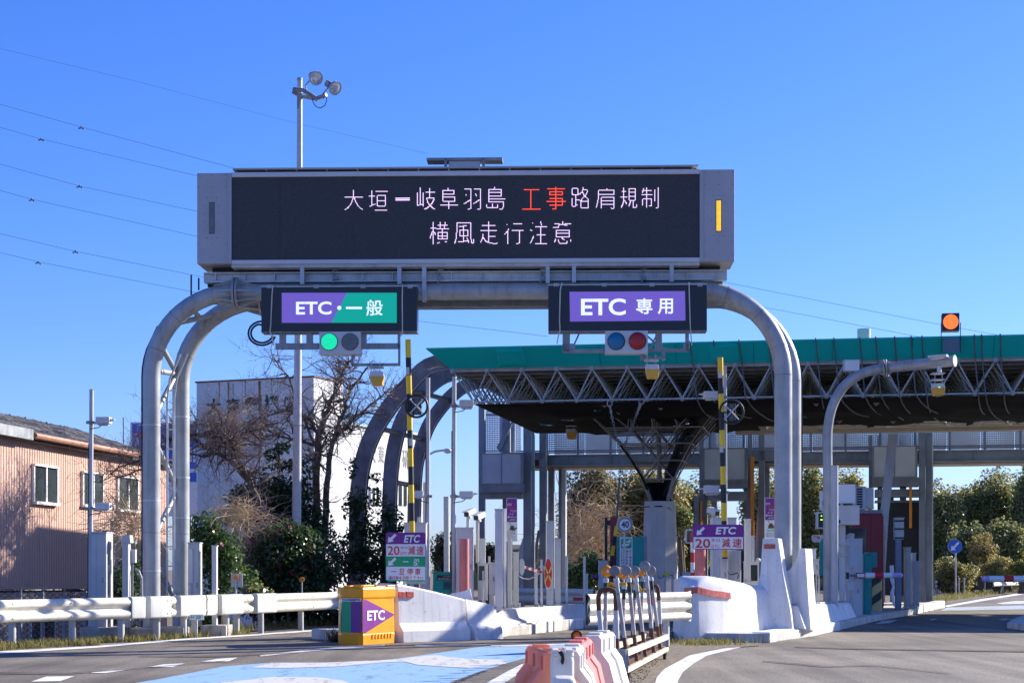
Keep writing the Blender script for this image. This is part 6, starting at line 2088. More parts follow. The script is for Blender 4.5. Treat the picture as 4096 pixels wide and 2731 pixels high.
t, f, (u0, u1, z0, z1) = cabinet('equipment_cabinet', 'tall white cabinet behind the faded red post', 1824, 1893, 2112, 2420, 34.3, 0.5, CAB_W)
b = MB(); f.box(b, 1822, 1895, 2127, 2129, -0.014, -0.012); b.build('yellow_band', YEL, t)
b = MB(); f.ubox(b, u1, u1 + 0.004, 0.1, 0.35, z0 + 0.1, z1 - 0.1); b.build('side_door', CAB_W, t)
b = MB(); a = P(1857, 2400, 33.3); b.cyl((a.x, a.y, 0.2), (a.x, a.y, P(1857, 2154, 33.3).z), 0.093, n=24)
one('faded_red_post', b, PINK, 'thick faded red post with pale patches before the tall white cabinet', 'post', 'faded red posts', smooth=True)
b = MB(); a = P(2801, 2330, 33.0); b.cyl((a.x, a.y, 0.2), (a.x, a.y, P(2801, 2150, 33.0).z), 0.10, n=24)
one('faded_red_post', b, PINK, 'thick faded red post behind the two part ETC sign', 'post', 'faded red posts', smooth=True)
def cctv(label, cx, cy, Y, pole_bot, s=1, tilt=-12):
    f = Fr(cx, Y)
    t = thing('security_camera', label, 'camera', f.at(cx, pole_bot), group='surveillance cameras on the islands')
    b = MB(); b.cyl(f.at(cx - 6 * s, pole_bot), f.at(cx - 6 * s, cy + 16), 0.035, n=10); b.build('camera_stub', CREAM, t, smooth=True)
    M = Matrix.Rotation(R(-28 * s), 4, 'Z') @ Matrix.Rotation(R(14), 4, 'X')
    c = f.at(cx, cy)
    def bx(nm, x0, x1, y0, y1, z0, z1, m, bev=0.01):
        q = MB(); q.hexa([c + M @ Vector((x, y, z)) for z in (z0, z1) for y in (y0, y1) for x in (x0, x1)]); q.build(nm, m, t, bevel=bev)
    bx('camera_body', -0.055, 0.055, -0.13, 0.18, -0.055, 0.05, CAB_W)
    bx('sun_shield', -0.07, 0.07, -0.19, 0.15, 0.052, 0.066, CAB_W, 0.004)
    bx('lens_face', -0.05, 0.05, -0.137, -0.131, -0.05, 0.045, BLACK, 0)
    bx('bracket', -0.02, 0.02, -0.03, 0.04, -0.11, -0.056, GALV, 0)
cctv('left of two white security cameras above the tall white cabinet', 1878, 2050, 34.8, 2112)
cctv('right of two white security cameras above the tall white cabinet', 1916, 2064, 34.6, 2250)
def simple_post(name, label, px0, px1, py0, py1, Y, d, m, cat='post', group=None, lit=None):
    t, f, _ = cabinet(name, label, px0, px1, py0, py1, Y, d, m, cat, door=False, group=group)
    b = MB(); f.box(b, px0 - 3, px1 + 3, py1 - 5, py1, -0.03, d + 0.03); b.build('base_plate', GALV, t)
    b = MB()
    for px in (px0 - 1, px1 - 1): b.cyl(f.at(px + 1, py1 - 4, -0.02), f.at(px + 1, py1 - 14, -0.02), 0.012, n=6)
    b.build('anchor_bolt', GALV_D, t)
    return t, f
PG = 'sensor posts on the left island'
simple_post('sensor_post', 'slim pale box post right of the security cameras', 1919, 1942, 2157, 2330, 35.3, 0.2, CAB_W, group=PG)
t, f, (u0, u1, z0, z1) = cabinet('glazed_box', 'small glazed equipment box beside the right security camera', 1911, 1950, 2255, 2400, 35.0, 0.3, CAB_W, 'box', door=False)
b = MB(); f.box(b, 1915, 1938, 2262, 2320, -0.006, 0); b.build('glass_front', PANE, t)
t, f, _ = cabinet('control_box', 'white control box with tiny bolts left of the tall twin post', 1955, 1984, 2252, 2378, 34.6, 0.28, CAB_W, 'box')
b = MB(); f.box(b, 1953, 1962, 2224, 2252, 0.05, 0.1); b.cyl(f.at(1969, 2378, 0.1), f.at(1969, 2440, 0.1), 0.06, n=12); b.build('stem', CAB_W, t)
simple_post('sensor_post', 'tallest grey twin post on the left island', 1980, 2011, 2038, 2437, 34.4, 0.16, CAB_W, group=PG)
simple_post('sensor_post', 'bright slim twin of the tallest grey post', 2014, 2025, 2037, 2437, 34.6, 0.14, SIGN_W, group=PG)
t, f = simple_post('sensor_post', 'hooded cream post under the purple notice', 2030, 2046, 2150, 2432, 35.2, 0.14, CREAM, group=PG)
b = MB(); f.prism(b, [(2024, 2152), (2050, 2152), (2052, 2146), (2046, 2118), (2028, 2120), (2024, 2146)], -0.04, 0.2); b.build('hood', CREAM, t)
simple_post('sensor_post', 'grey cream post carrying the octagonal plate', 2053, 2074, 2210, 2430, 35.6, 0.16, CREAM, group=PG)
b = MB(); f = Fr(1932, 34.0); f.box(b, 1929, 1935, 2282, 2508, 0, 0.06, zlo=0.2); one('thin_bollard', b, GALV, 'thin flat metal bollard at the rear end of the nose wall', 'bollard', bevel=0.004)
# purple notices
def notice(label, px0, px1, py0, py1, Y, post_to):
    f = Fr((px0 + px1) / 2, Y)
    t = thing('notice_sign', label, 'sign', f.at((px0 + px1) / 2, post_to), group='tall purple notices for stopped cars')
    H_ = py1 - py0
    yy = lambda k: py0 + H_ * k
    b = MB(); f.rrect(b, px0, px1, py0, py1, 0.02, 0, 0.03); b.build('board', SIGN_W, t)
    W_ = px1 - px0
    xx = lambda k: px0 + W_ * k
    b = MB(); f.box(b, xx(0.04), xx(0.96), yy(0.012), yy(0.55), -0.005, 0); b.build('purple_field', PURPLE, t)
    b = MB()
    f.text(b, 'ETC', xx(.10), xx(.48), yy(.125), yy(.175), -.01, .02)
    f.text(b, 'アンテナ', xx(.36), xx(.94), yy(.275), yy(.325), -.01, .02); f.text(b, 'バーが', xx(.24), xx(.7), yy(.345), yy(.39), -.01, .02)
    f.text(b, '開かなかった', xx(.1), xx(.92), yy(.415), yy(.46), -.01, .02); f.text(b, 'お客様へ', xx(.32), xx(.92), yy(.48), yy(.525), -.01, .02)
    b.build('white_lettering', SIGN_W, t)
    b = MB(); f.box(b, xx(.24), xx(.78), yy(.21), yy(.245), -.008, 0); b.build('red_mark', SIGN_R, t)
    b = MB(); f.prism(b, [(xx(.27), yy(.74)), (xx(.33), yy(.68)), (xx(.42), yy(.63)), (xx(.62), yy(.63)), (xx(.72), yy(.68)), (xx(.80), yy(.71)), (xx(.8), yy(.74))], -.009, 0); f.prism(b, [(xx(.8), yy(.69)), (xx(.98), yy(.67)), (xx(.98), yy(.70)), (xx(.8), yy(.72))], -.009, 0); b.build('car_drawing', RUST, t)
    b = MB(); f.prism(b, [(xx(.22), yy(.53)), (xx(.28), yy(.535)), (xx(.4), yy(.61)), (xx(.32), yy(.62))], -.01, 0); b.build('green_flash', mat('lime', (0.35, 0.6, 0.03), 0.5), t)
    b = MB(); f.box(b, xx(.26), xx(.82), yy(.745), yy(.76), -.009, 0); b.build('green_line', GREEN, t)
    b = MB(); f.text(b, '停止位置', xx(.2), xx(.8), yy(.79), yy(.83), -.009, .02); b.build('green_lettering', GREEN, t)
    b = MB()
    for k in range(3): f.text(b, '係員が参りますので', xx(.1), xx(.9), yy(.86 + .04 * k), yy(.885 + .04 * k), -.009, .01)
    b.build('small_lettering', BLACK, t)
    b = MB(); f.box(b, xx(.4), xx(.56), py1, post_to, 0.03, 0.08); b.build('notice_post', GALV, t)
notice('tall purple notice board standing over the left island posts', 2026, 2069, 1991, 2165, 36.0, 2420)
notice('tall purple notice board half hidden behind the right gantry leg', 3059, 3106, 1990, 2152, 36.4, 2300)

# octagonal plate with striped bar and chain
f = Fr(2090, 36)
t = thing('bar_gate', 'grey octagonal plate with red and white bar folded across the lane', 'gate', f.at(2080, 2400), group='striped bars closing the left lanes')
b = MB(); f.prism(b, [(2078, 2240), (2086, 2232), (2092, 2234), (2098, 2246), (2098, 2284), (2090, 2300), (2084, 2298), (2078, 2288)], 0, 0.05); b.build('octagon_plate', GALV, t)
a, c = f.at(2096, 2267, 0.05), f.at(2163, 2287, -0.5)
for k in range(6):
    b = MB(); b.cyl(a.lerp(c, k / 6), a.lerp(c, (k + 1) / 6), 0.028, n=12); b.build('red_band' if k % 2 else 'white_band', RED if k % 2 else SIGN_W, t, smooth=True)
b = MB(); b.tube([f.at(2074, 2300), f.at(2090, 2312), f.at(2115, 2315), f.at(2140, 2305), f.at(2160, 2290)], 0.012, 5); b.build('slack_chain', GALV, t)
f = Fr(2193, 37)
t = thing('cross_sign', 'red oval plate with yellow cross turned away beside a blue grey post', 'sign', f.at(2193, 2424))
c = f.at(2193, 2292)
b = MB(); b.loft([[c + Vector((0.088 * s * math.cos(a), v, 0.33 * s * math.sin(a))) for a in [2 * math.pi * k / 28 for k in range(28)]] for v, s in ((0.02, 1.0), (0.0, 1.0))]); b.build('white_rim', SIGN_W, t)
b = MB(); b.loft([[c + Vector((0.078 * math.cos(a), v, 0.315 * math.sin(a))) for a in [2 * math.pi * k / 28 for k in range(28)]] for v in (0.0, -0.008)]); b.build('red_disc', SIGN_R, t)
b = MB()
for s in (1, -1): b.bar(f.at(2193 - 14 * s, 2330, -0.02), f.at(2193 + 14 * s, 2262, -0.02), 0.035, 0.03)
b.build('yellow_cross', mat('cross_yellow', (0.7, 0.52, 0.12), 0.5), t)
b = MB(); b.cyl(f.at(2160, 2262), f.at(2176, 2270), 0.035, n=12); b.bar(f.at(2170, 2270, 0.05), f.at(2186, 2300, 0.05), 0.05, 0.05); b.build('arm_hub', CAB_W, t)
for nm, lbl, x0, x1, y0, Y, m in (('sensor_post', 'blue grey box post behind the red oval cross sign', 2186, 2213, 2086, 37.6, CAB_G), ('sensor_post', 'grey post right of the red oval cross sign', 2219, 2242, 2157, 38.0, CAB_G), ('sensor_post', 'thin low post left of the red oval cross sign', 2139, 2150, 2292, 36.6, CAB_W),
                              ('sensor_post', 'thin low post before the blue grey box post', 2162, 2170, 2240, 36.9, CAB_W), ('sensor_post', 'grey post with pale edge right of the two box posts', 2262, 2271, 2226, 38.5, GALV), ('sensor_post', 'lone thin grey post before the hedge', 2333, 2343, 2228, 39.3, CAB_G), ('sensor_post', 'short post just right of the lone thin grey post', 2345, 2352, 2297, 39.6, CAB_W)):
    simple_post(nm, lbl, x0, x1, y0, 2428 if Y < 38 else 2420, Y, 0.14, m, group=PG)

# ------------------------------------------------------------------ middle: ticket machine, 40 sign, bars
f = Fr(2500, 46)
t = thing('ticket_board', 'teal ticket machine board with green hand pictogram notice', 'ticket machine', f.at(2520, 2420))
b = MB(); f.box(b, 2470, 2578, 2145, 2335, 0.02, 0.5, zlo=0.2); b.build('cabinet_body', TEAL_B, t, bevel=0.01)
b = MB(); f.box(b, 2576, 2588, 2143, 2335, 0.0, 0.4, zlo=0.2); b.build('side_frame', GALV_D, t)
b = MB(); f.box(b, 2479, 2530, 2147, 2300, 0.0, 0.02); b.build('notice_plate', SIGN_W, t)
b = MB(); f.rrect(b, 2484, 2526, 2153, 2192, 0.03, -0.01, 0.0); b.build('green_pictogram', GREEN, t)
b = MB(); f.poly(b, [(2486, 2178), (2494, 2172), (2510, 2174), (2520, 2170), (2521, 2174), (2510, 2182), (2490, 2186)], -0.014); f.poly(b, [(2504, 2166), (2518, 2156), (2523, 2158), (2523, 2168), (2518, 2168), (2507, 2170)], -0.014); b.build('hand_mark', SIGN_W, t)
b = MB()
for k, s in enumerate('通行券をお取り'): f.text(b, s, 2517, 2526, 2199 + k * 12, 2209 + k * 12, -0.008, 0.03)
b.build('red_lettering', SIGN_R, t)
b = MB()
for x, s in ((2504, '通行券を持た'), (2494, '当該車種の最'), (2484, 'ことがありま')):
    for k, ch in enumerate(s): f.text(b, ch, x, x + 8, 2199 + k * 12, 2208 + k * 12, -0.008, 0.02)
b.build('black_lettering', BLACK, t)
f = Fr(2500, 44)
t = thing('speed_limit_sign', 'round speed limit sign reading 40 above the teal ticket board', 'sign', f.at(2500, 2420))
c = f.at(2500, 2097)
rd = 31 / FPX * 44
for nm, m, r_, v in (('rim', BR_BEIGE, 1.0, 0.0), ('white_face', SIGN_W, 0.72, -0.012), ):
    b = MB(); b.cyl(c + Vector((0, v, 0)), c + Vector((0, v + 0.01, 0)), rd * r_, n=32); b.build(nm, m, t)
b = MB(); b.cyl(c + Vector((0, 0.011, 0)), c + Vector((0, 0.02, 0)), rd * 1.05, n=32); b.build('back_edge', SIGN_W, t)
b = MB(); f.text(b, '40', 2485, 2516, 2083, 2110, -0.018, 0.03); b.build('numerals', SIGN_N, t)
b = MB(); b.cyl(f.at(2497, 2420, 0.05), f.at(2497, 2125, 0.05), 0.028, n=10); b.build('sign_post', GALV, t)
f = Fr(2450, 47)
t = thing('red_gate_post', 'dark red gate post with black side and raised striped bar', 'gate', f.at(2450, 2420))
b = MB(); f.box(b, 2441, 2466, 2066, 2400, 0, 0.25, zlo=0.2); b.build('red_column', mat('maroon', (0.30, 0.015, 0.04), 0.5), t)
b = MB(); f.box(b, 2419, 2430, 2068, 2400, 0, 0.15, zlo=0.2); f.box(b, 2430, 2442, 2080, 2100, 0.02, 0.1); b.build('black_column', BLACK, t)
a, c = f.at(2466, 2103, -0.6), f.at(2443, 2260, -0.6)
for k in range(4):
    b = MB(); b.bar(a.lerp(c, k / 4), a.lerp(c, (k + 1) / 4), 0.09, 0.05); b.build('black_band' if k % 2 else 'yellow_band', BLACK if k % 2 else YEL, t)
b = MB(); f.box(b, 2395, 2430, 2240, 2330, -0.3, 0.0, zlo=0.2); b.build('drive_box', CAB_W, t, bevel=0.01)
b = MB(); f.box(b, 2368, 2402, 2298, 2310, -0.2, -0.1); b.build('purple_end', PURPLE, t)
# fence posts and boxes right of the pedestal
f = Fr(2680, 46)
t = thing('wire_fence', 'low grey posts with slack cable and yellow box at the foot of the pedestal', 'fence', f.at(2680, 2420))
for px in (2632, 2660, 2690, 2715, 2750):
    b = MB(); f.box(b, px - 4, px + 4, 2285, 2420, 0, 0.05, zlo=0.2); b.build('post', CAB_G, t)
b = MB(); b.tube([f.at(2632, 2300), f.at(2640, 2312), f.at(2650, 2308), f.at(2662, 2292), f.at(2690, 2300), f.at(2698, 2314)], 0.012, 5); b.build('slack_cable', RUBBER, t)
b = MB(); f.box(b, 2658, 2676, 2290, 2302, -0.06, 0.0); b.build('yellow_box', YEL, t)
cabinet('grey_box', 'dull grey box behind the right nose beside the fence posts', 2735, 2768, 2290, 2350, 44, 0.4, CAB_G, 'box')
f = Fr(2758, 40)
t = thing('monitor', 'dark monitor in white frame left of the two part ETC sign', 'monitor', f.at(2758, 2300))
b = MB(); f.box(b, 2743, 2778, 2116, 2173, 0, 0.15); b.build('monitor_case', CAB_W, t, bevel=0.02)
b = MB(); f.box(b, 2748, 2774, 2122, 2168, -0.006, 0.0); b.build('screen', PANE, t)
b = MB(); f.box(b, 2768, 2774, 2173, 2400, 0.05, 0.1, zlo=0.2); b.build('stand', GALV_D, t)
f = Fr(2770, 38)
t = thing('striped_post', 'red and white striped post half hidden by the faded red post', 'post', f.at(2770, 2330))
for k in range(5):
    a, c = f.at(2770, 2180 - 52 + k * 40), f.at(2770, 2180 - 52 + (k + 1) * 40)
    b = MB(); b.cyl(c, a, 0.045, n=14); b.build('white_band' if k % 2 else 'red_band', SIGN_W if k % 2 else RED, t, smooth=True)
b = MB(); f.box(b, 2774, 2781, 2275, 2360, -0.02, 0.05, zlo=0.2); b.build('green_foot', GREEN, t)

# ------------------------------------------------------------------ equipment on the right island nose
cabinet('equipment_cabinet', 'big white cabinet standing behind the two part ETC sign', 2852, 2946, 2072, 2330, 34.6, 0.5, CAB_W, zlo=0.2)
b = MB(); f = Fr(2930, 34.0); a = f.at(2938, 2420); 
t, f, _ = cabinet('control_box', 'pale control box with cable below the two part ETC sign', 2885, 2911, 2238, 2312, 33.2, 0.16, CREAM, 'box', zlo=0.9)
b = MB(); b.tube([f.at(2912, 2285), f.at(2920, 2297), f.at(2935, 2295), f.at(2950, 2290), f.at(2955, 2300), f.at(2950, 2312)], 0.012, 5); b.build('cable', RUBBER, t)
b = MB(); f.box(b, 2886, 2892, 2310, 2400, 0.02, 0.06, zlo=0.2); b.build('stem', GALV, t)
b = MB(); f = Fr(2936, 34); a = f.at(2938, 2300); b.cyl((a.x, a.y, 0.3), (a.x, a.y, f.at(2938, 2200).z), 0.125, n=22)
one('pale_tube', b, CREAM, 'thick pale tube beside the control box below the ETC sign', 'tube', smooth=True)
cctv('security camera peering left of the right striped pole', 2855, 2046, 35.2, 2110, -1)
b = MB(); f = Fr(2940, 34.4)
simple_post('sensor_post', 'slim white post right of the two part ETC sign', 2980, 3003, 2078, 2330, 35.0, 0.14, CAB_W, group='slim posts on the right island')
simple_post('sensor_post', 'slim grey post tucked beside the slim white post', 3006, 3018, 2145, 2330, 35.6, 0.14, CAB_G, group='slim posts on the right island')
t, f, (u0, u1, z0, z1) = cabinet('glazed_box', 'glazed white box left of the tall concrete fin', 2984, 3036, 2248, 2380, 35.4, 0.4, CAB_W, 'box', door=False)
b = MB(); f.box(b, 2998, 3030, 2258, 2322, -0.006, 0.0); b.build('glass_front', PANE, t)
b = MB(); b.ball(f.at(3033, 2240, 0.1), 0.05, 8, 6); b.build('round_cap', CAB_W, t, smooth=True)
cabinet('electrical_box', 'two tone box mounted beside the curved footing', 3234, 3276, 2238, 2296, 35.2, 0.22, CAB_G, 'box')
t, f, _ = cabinet('junction_box', 'speckled pale box on top of the two tone box', 3234, 3264, 2196, 2237, 35.3, 0.18, CAB_W, 'box', door=False)
b = MB(); f.box(b, 3264, 3268, 2297, 2400, 0.1, 0.14, zlo=0.6); f.box(b, 3274, 3279, 2297, 2400, 0.1, 0.14, zlo=0.6); b.build('conduit', GALV, t)

# curved mast with its antenna
mast = thing('antenna_mast', 'pale curved steel mast bending over the right lane with a flanged arm', 'mast', P(3312, 2420, 39.2))
Ym = 39.2
mp = [(3312, 2420), (3312, 2200), (3311, 1950), (3310, 1760), (3313, 1700), (3325, 1640), (3348, 1585), (3385, 1535), (3435, 1500), (3480, 1484), (3535, 1473)]
q = [P(x, y, Ym) for x, y in mp]
q[0].z = 0.15
sm = []
for i in range(len(q) - 1):
    for k in range(4):
        t_ = k / 4
        p0_, p1_, p2_, p3_ = q[max(i - 1, 0)], q[i], q[i + 1], q[min(i + 2, len(q) - 1)]
        sm.append(0.5 * ((2 * p1_) + (p2_ - p0_) * t_ + (2 * p0_ - 5 * p1_ + 4 * p2_ - p3_) * t_ * t_ + (3 * p1_ - p0_ - 3 * p2_ + p3_) * t_ ** 3))
sm.append(q[-1])
b = MB(); b.tube(sm, 0.107, 20); b.build('mast_tube', STEEL_T, mast, smooth=True)
b = MB(); b.tube([P(3535, 1473, Ym), P(3815, 1443, Ym - 0.9)], [0.107, 0.122], 20); b.build('arm_tube', STEEL_T, mast, smooth=True)
a, c = P(3795, 1445, Ym - 0.83), P(3817, 1443, Ym - 0.9)
b = MB(); b.cyl(c, c + (c - a).normalized() * 0.02, 0.128, n=22); b.build('end_cap', CAB_W, mast)
b = MB(); d = (P(3600, 1465, Ym - .2) - P(3480, 1484, Ym)).normalized(); m_ = P(3543, 1472, Ym - .02)
for s in (-0.03, 0.03): b.cyl(m_ + d * (s - 0.012), m_ + d * (s + 0.012), 0.195, n=24)
sx = d.orthogonal().normalized(); sy = d.cross(sx)
for k in range(8):
    a_ = 2 * math.pi * k / 8
    e = sx * math.cos(a_) + sy * math.sin(a_); tt = d.cross(e)
    for s in (-1, 1):
        tri = [m_ + d * (0.04 * s) + e * 0.17, m_ + d * (0.16 * s) + e * 0.10, m_ + d * (0.04 * s) + e * 0.09]
        b.loft([[p + tt * 0.006 for p in tri], [p - tt * 0.006 for p in tri]])
b.build('flange_joint', STEEL_T, mast)
b = MB(); b.bar(P(3715, 1428, 38.4), P(3790, 1422, 38.2), 0.16, 0.05); b.build('saddle_plate', CAB_W, mast)
fm_ = Fr(3757, 38.4)
b = MB(); b.cyl(fm_.at(3757, 1462), fm_.at(3757, 1490), 0.05, n=10); b.build('drop_stub', CAB_W, mast)
t = antenna('antenna with green indicator hanging from the curved mast arm', 3757, 1553, fm_, -0.12, 40)
b = MB(); fm_.box(b, 3733, 3782, 1489, 1493, -0.15, 0.15); b.build('mount_plate', GALV, t)
b = MB(); fm_.box(b, 3756, 3760, 1546, 1550, -0.135, -0.12); b.build('green_indicator', LED_TINY, t)
slim_pole('slim_mast', 'plain slim white pole standing before the curved mast', 3339, 3339, 1866, 0.3, 38.6, 0.077, WHITE_P, 'pole', False)
# clutter on the right island near the booth
b = MB()
t, f, _ = cabinet('panel_box', 'large blank white panel board behind the slim white pole', 3322, 3422, 1936, 2012, 41.0, 0.10, SIGN_W, 'panel', door=False, cap=0)
b = MB(); f.box(b, 3362, 3372, 2012, 2024, 0.02, 0.08); b.build('foot', CAB_W, t)
t, f, _ = cabinet('equipment_case', 'wide pale equipment case below the blank white panel', 3297, 3438, 2024, 2098, 40.4, 0.35, CAB_W, 'case', door=False)
b = MB(); f.box(b, 3350, 3376, 2075, 2096, -0.02, 0.0); b.build('vent_door', CAB_W, t); b = MB(); f.box(b, 3354, 3362, 2078, 2092, -0.03, -0.02); b.build('dark_slot', BLACK, t)
t, f, _ = cabinet('case_stand', 'pale upright stand under the wide equipment case', 3362, 3382, 2098, 2420, 40.6, 0.2, CAB_W, 'stand', door=False, zlo=0.2)
b = MB()
for py in (2172, 2216): f.box(b, 3356, 3390, py - 5, py + 5, -0.05, 0.0)
b.build('strap', GALV, t)
t, f, _ = cabinet('small_signboard', 'narrow white board with red mark left of the blank panel', 3280, 3300, 1966, 2040, 41.5, 0.08, SIGN_W, 'board', door=False)
b = MB(); f.box(b, 3290, 3297, 2000, 2024, -0.006, 0); b.build('red_mark', SIGN_R, t)
f = Fr(3283, 40.5)
t = thing('display', 'small dark display with green digits left of the curved mast', 'display', f.at(3283, 2115))
b = MB(); f.box(b, 3267, 3302, 2046, 2114, 0, 0.2); b.build('display_case', CAB_W, t, bevel=0.02)
b = MB(); f.box(b, 3274, 3299, 2052, 2108, -0.006, 0); b.build('screen', BLACK, t)
b = MB(); f.prism(b, [(3282, 2064), (3286, 2058), (3290, 2064)], -0.012, -0.006); f.box(b, 3282, 3290, 2075, 2080, -0.012, -0.006); b.build('digits', LED_TINY, t)
def horn(label, cx, cy, Y, s, flip=-1):
    f = Fr(cx, Y)
    t = thing('horn_speaker', label, 'speaker', f.at(cx, cy), group='horn speakers on the right island')
    c = f.at(cx, cy)
    d = Vector((0.62 * flip, -0.75, -0.12)).normalized()
    sx = d.cross(Vector((0, 0, 1))).normalized(); sy = sx.cross(d)
    def rg(o, a, h): return [c + d * o + sx * (x * a) + sy * (y * h) for x, y in rr(-1, 1, -1, 1, 0.5)]
    k = s
    b = MB(); b.loft([rg(-0.16 * k, 0.03 * k, 0.03 * k), rg(-0.06 * k, 0.05 * k, 0.04 * k), rg(0.05 * k, 0.12 * k, 0.085 * k)], caps=False); b.loft([rg(0.05 * k, 0.12 * k, 0.085 * k), rg(0.055 * k, 0.105 * k, 0.072 * k), rg(-0.05 * k, 0.03 * k, 0.025 * k)], caps=False); b.build('horn', CAB_W, t, smooth=True)
    b = MB(); b.cyl(c - d * 0.26 * k, c - d * 0.14 * k, 0.05 * k, n=12); b.build('driver', CAB_W, t, smooth=True)
    b = MB(); b.bar(c - d * 0.15 * k, c - d * 0.15 * k + Vector((0.12, 0.1, 0)), 0.02, 0.03); b.build('yoke', GALV, t)
horn('pale horn speaker left of the curved mast pointing at the road', 3270, 2152, 39.6, 1.0)
horn('pale horn speaker right of the slim pole', 3398, 2145, 40.8, 0.95, 1)
t, f, _ = cabinet('teal_cabinet', 'tall teal cabinet with projecting head beside the red booth', 3455, 3486, 2216, 2455, 43.6, 0.3, TEAL_B, zlo=0.17)
b = MB(); f.box(b, 3470, 3508, 2208, 2267, 0.25, 0.7); b.build('teal_head', TEAL_B, t)
cabinet('teal_strip', 'narrow teal strip panel behind the horn speaker', 3280, 3296, 2150, 2300, 42, 0.1, TEAL_B, 'panel', door=False)
cabinet('equipment_cabinet', 'pale blue tall cabinet behind the near barrier arm', 3398, 3450, 2156, 2450, 43, 0.5, CAB_W, zlo=0.17)
t, f, _ = cabinet('gate_drive', 'slim pale drive post holding the near barrier arm', 3418, 3440, 2266, 2455, 42.4, 0.2, CAB_W, 'gate drive', zlo=0.17)
b = MB(); f.box(b, 3386, 3396, 2288, 2314, -0.1, 0.05); b.build('pivot', BLACK, t)
t, f, _ = cabinet('tube_rack', 'clear vertical tubes held by straps beside the horn speaker', 3386, 3400, 2180, 2262, 41, 0.1, CREAM, 'tubes', door=False, cap=0)
b = MB()
for py in (2174, 2216, 2260): f.box(b, 3380, 3406, py - 4, py + 4, -0.03, 0.0)
b.build('strap', GALV, t)
t, f, _ = cabinet('small_bin', 'small white container under the near barrier pivot', 3392, 3418, 2325, 2360, 41.8, 0.2, CAB_W, 'container', door=False)
def arm(label, px0, px1, py, Y, segs, r, tipside, grp):
    f = Fr(px0, Y)
    t = thing('boom_barrier', label, 'boom barrier', f.at(px0, py), group=grp)
    x = px0
    for wd, m, nm in segs:
        b = MB(); b.cyl(f.at(x, py), f.at(x + wd, py), r, n=18); b.build(nm, m, t, smooth=True)
        x += wd
    tip = px0 if tipside < 0 else x
    b = MB(); b.ball(f.at(tip, py), r, 14, 8, sc=(1.1, 1, 1)); b.build('soft_tip', mat('lilac_tip', (0.55, 0.45, 0.75), 0.6), t, smooth=True)
    return t, f
LIL = mat('lilac_foam', (0.55, 0.36, 0.62), 0.6, var=0.05)
wht, rd_, lil = ('white_band', SIGN_W), ('red_band', RED), ('lilac_band', LIL)
def sg(w, p): return (w, p[1], p[0])
t, f = arm('red and white barrier arm with lilac tip in front of the red booth', 3424, 3600, 2300, 42.3, [sg(36, rd_), sg(38, wht), sg(35, rd_), sg(36, wht), sg(31, lil)], 0.068, 1, 'lane barrier arms')
b = MB(); f.box(b, 3428, 3458, 2293, 2307, -0.075, -0.07); b.build('white_sleeve', SIGN_W, t); b = MB(); b.cyl(f.at(3398, 2301), f.at(3426, 2300), 0.03, n=8); b.build('arm_link', GALV_D, t)
arm('red and white barrier arm reaching in from the right edge', 3940, 4170, 2314, 42.0, [sg(15, lil), sg(62 - 25, wht), sg(22, wht), sg(38, rd_), sg(45, wht), sg(30, rd_), sg(40, wht)], 0.078, -1, 'lane barrier arms')

# red booth
fbz = Fr(3480, 47.5, 12)
booth = thing('toll_booth', 'dark red toll booth with rounded roof and yellow black corner bumper', 'booth', fbz.at(3480, 2450))
b = MB()
u0, u1, z0, z1 = fbz.dims(3405, 3536, 2052, 2450)
z0 = 0.2
b.loft([[fbz.pt(u, v, z) for u, z in rr(u0, u1, z0, z1, 0.12)] for v in (0, 1.9)])
b.build('booth_shell', BOOTH, booth, bevel=0.05)
b = MB(); fbz.box(b, 3384, 3466, 2112, 2215, -0.012, 0.0); b.build('front_window', PANE, booth)
b = MB(); fbz.ubox(b, u1, u1 + 0.012, 0.25, 1.5, 1.1, 2.35); b.build('side_window', PANE, booth)
b = MB()
for v in (0.25, 0.85, 1.45): fbz.ubox(b, u1 + 0.005, u1 + 0.03, v - 0.03, v + 0.03, 0.4, 2.5)
b.build('window_frame', GALV, booth)
b = MB(); fbz.box(b, 3482, 3484, 2060, 2450, -0.004, 0.0, zlo=0.2); b.build('door_seam', BLACK, booth)
b = MB(); fbz.box(b, 3430, 3530, 2038, 2054, 0.2, 1.7); b.build('roof_cap', GALV_D, booth)
c = fbz.at(3508, 2400, -0.35)
zt_ = fbz.at(3508, 2312, -0.35).z
b = MB(); b.cyl((c.x, c.y, 0.17), (c.x, c.y, zt_), 0.135, n=24)
bm_ = mat('bumper_stripe', (0.55, 0.42, 0.16), 0.6, var=0.12)
bump = b.build('corner_bumper', bm_, booth, smooth=True)
for k in range(2):
    b = MB()
    for i in range(14):
        a0, a1 = math.pi + math.pi * i / 14, math.pi + math.pi * (i + 1) / 14
        zz0, zz1 = 0.30 + 0.48 * k + 0.020 * i, 0.30 + 0.48 * k + 0.020 * (i + 1)
        b.poly([Vector((c.x + 0.139 * math.cos(a), c.y + 0.139 * math.sin(a), zz)) for a, zz in ((a0, zz0), (a1, zz1), (a1, zz1 + 0.22), (a0, zz0 + 0.22))])
    b.build('black_stripe', BLACK, bump)
t, f, (u0, u1, z0, z1) = cabinet('air_conditioner', 'grey air conditioner with louvres on top of the booth', 3424, 3464, 1948, 2036, 45, 0.5, CAB_G, 'air conditioner', door=False)
b = MB()
for k in range(8): f.box(b, 3427, 3450, 1952 + k * 10, 1959 + k * 10, -0.01, 0)
b.build('louvre', BLACK, t)
b = MB(); f.box(b, 3464, 3495, 1950, 2034, 0.1, 0.5); b.build('side_panel', CREAM, t)
b = MB(); f.box(b, 3475, 3481, 2030, 2038, 0.0, 0.1); b.build('orange_light', AMBER, t)
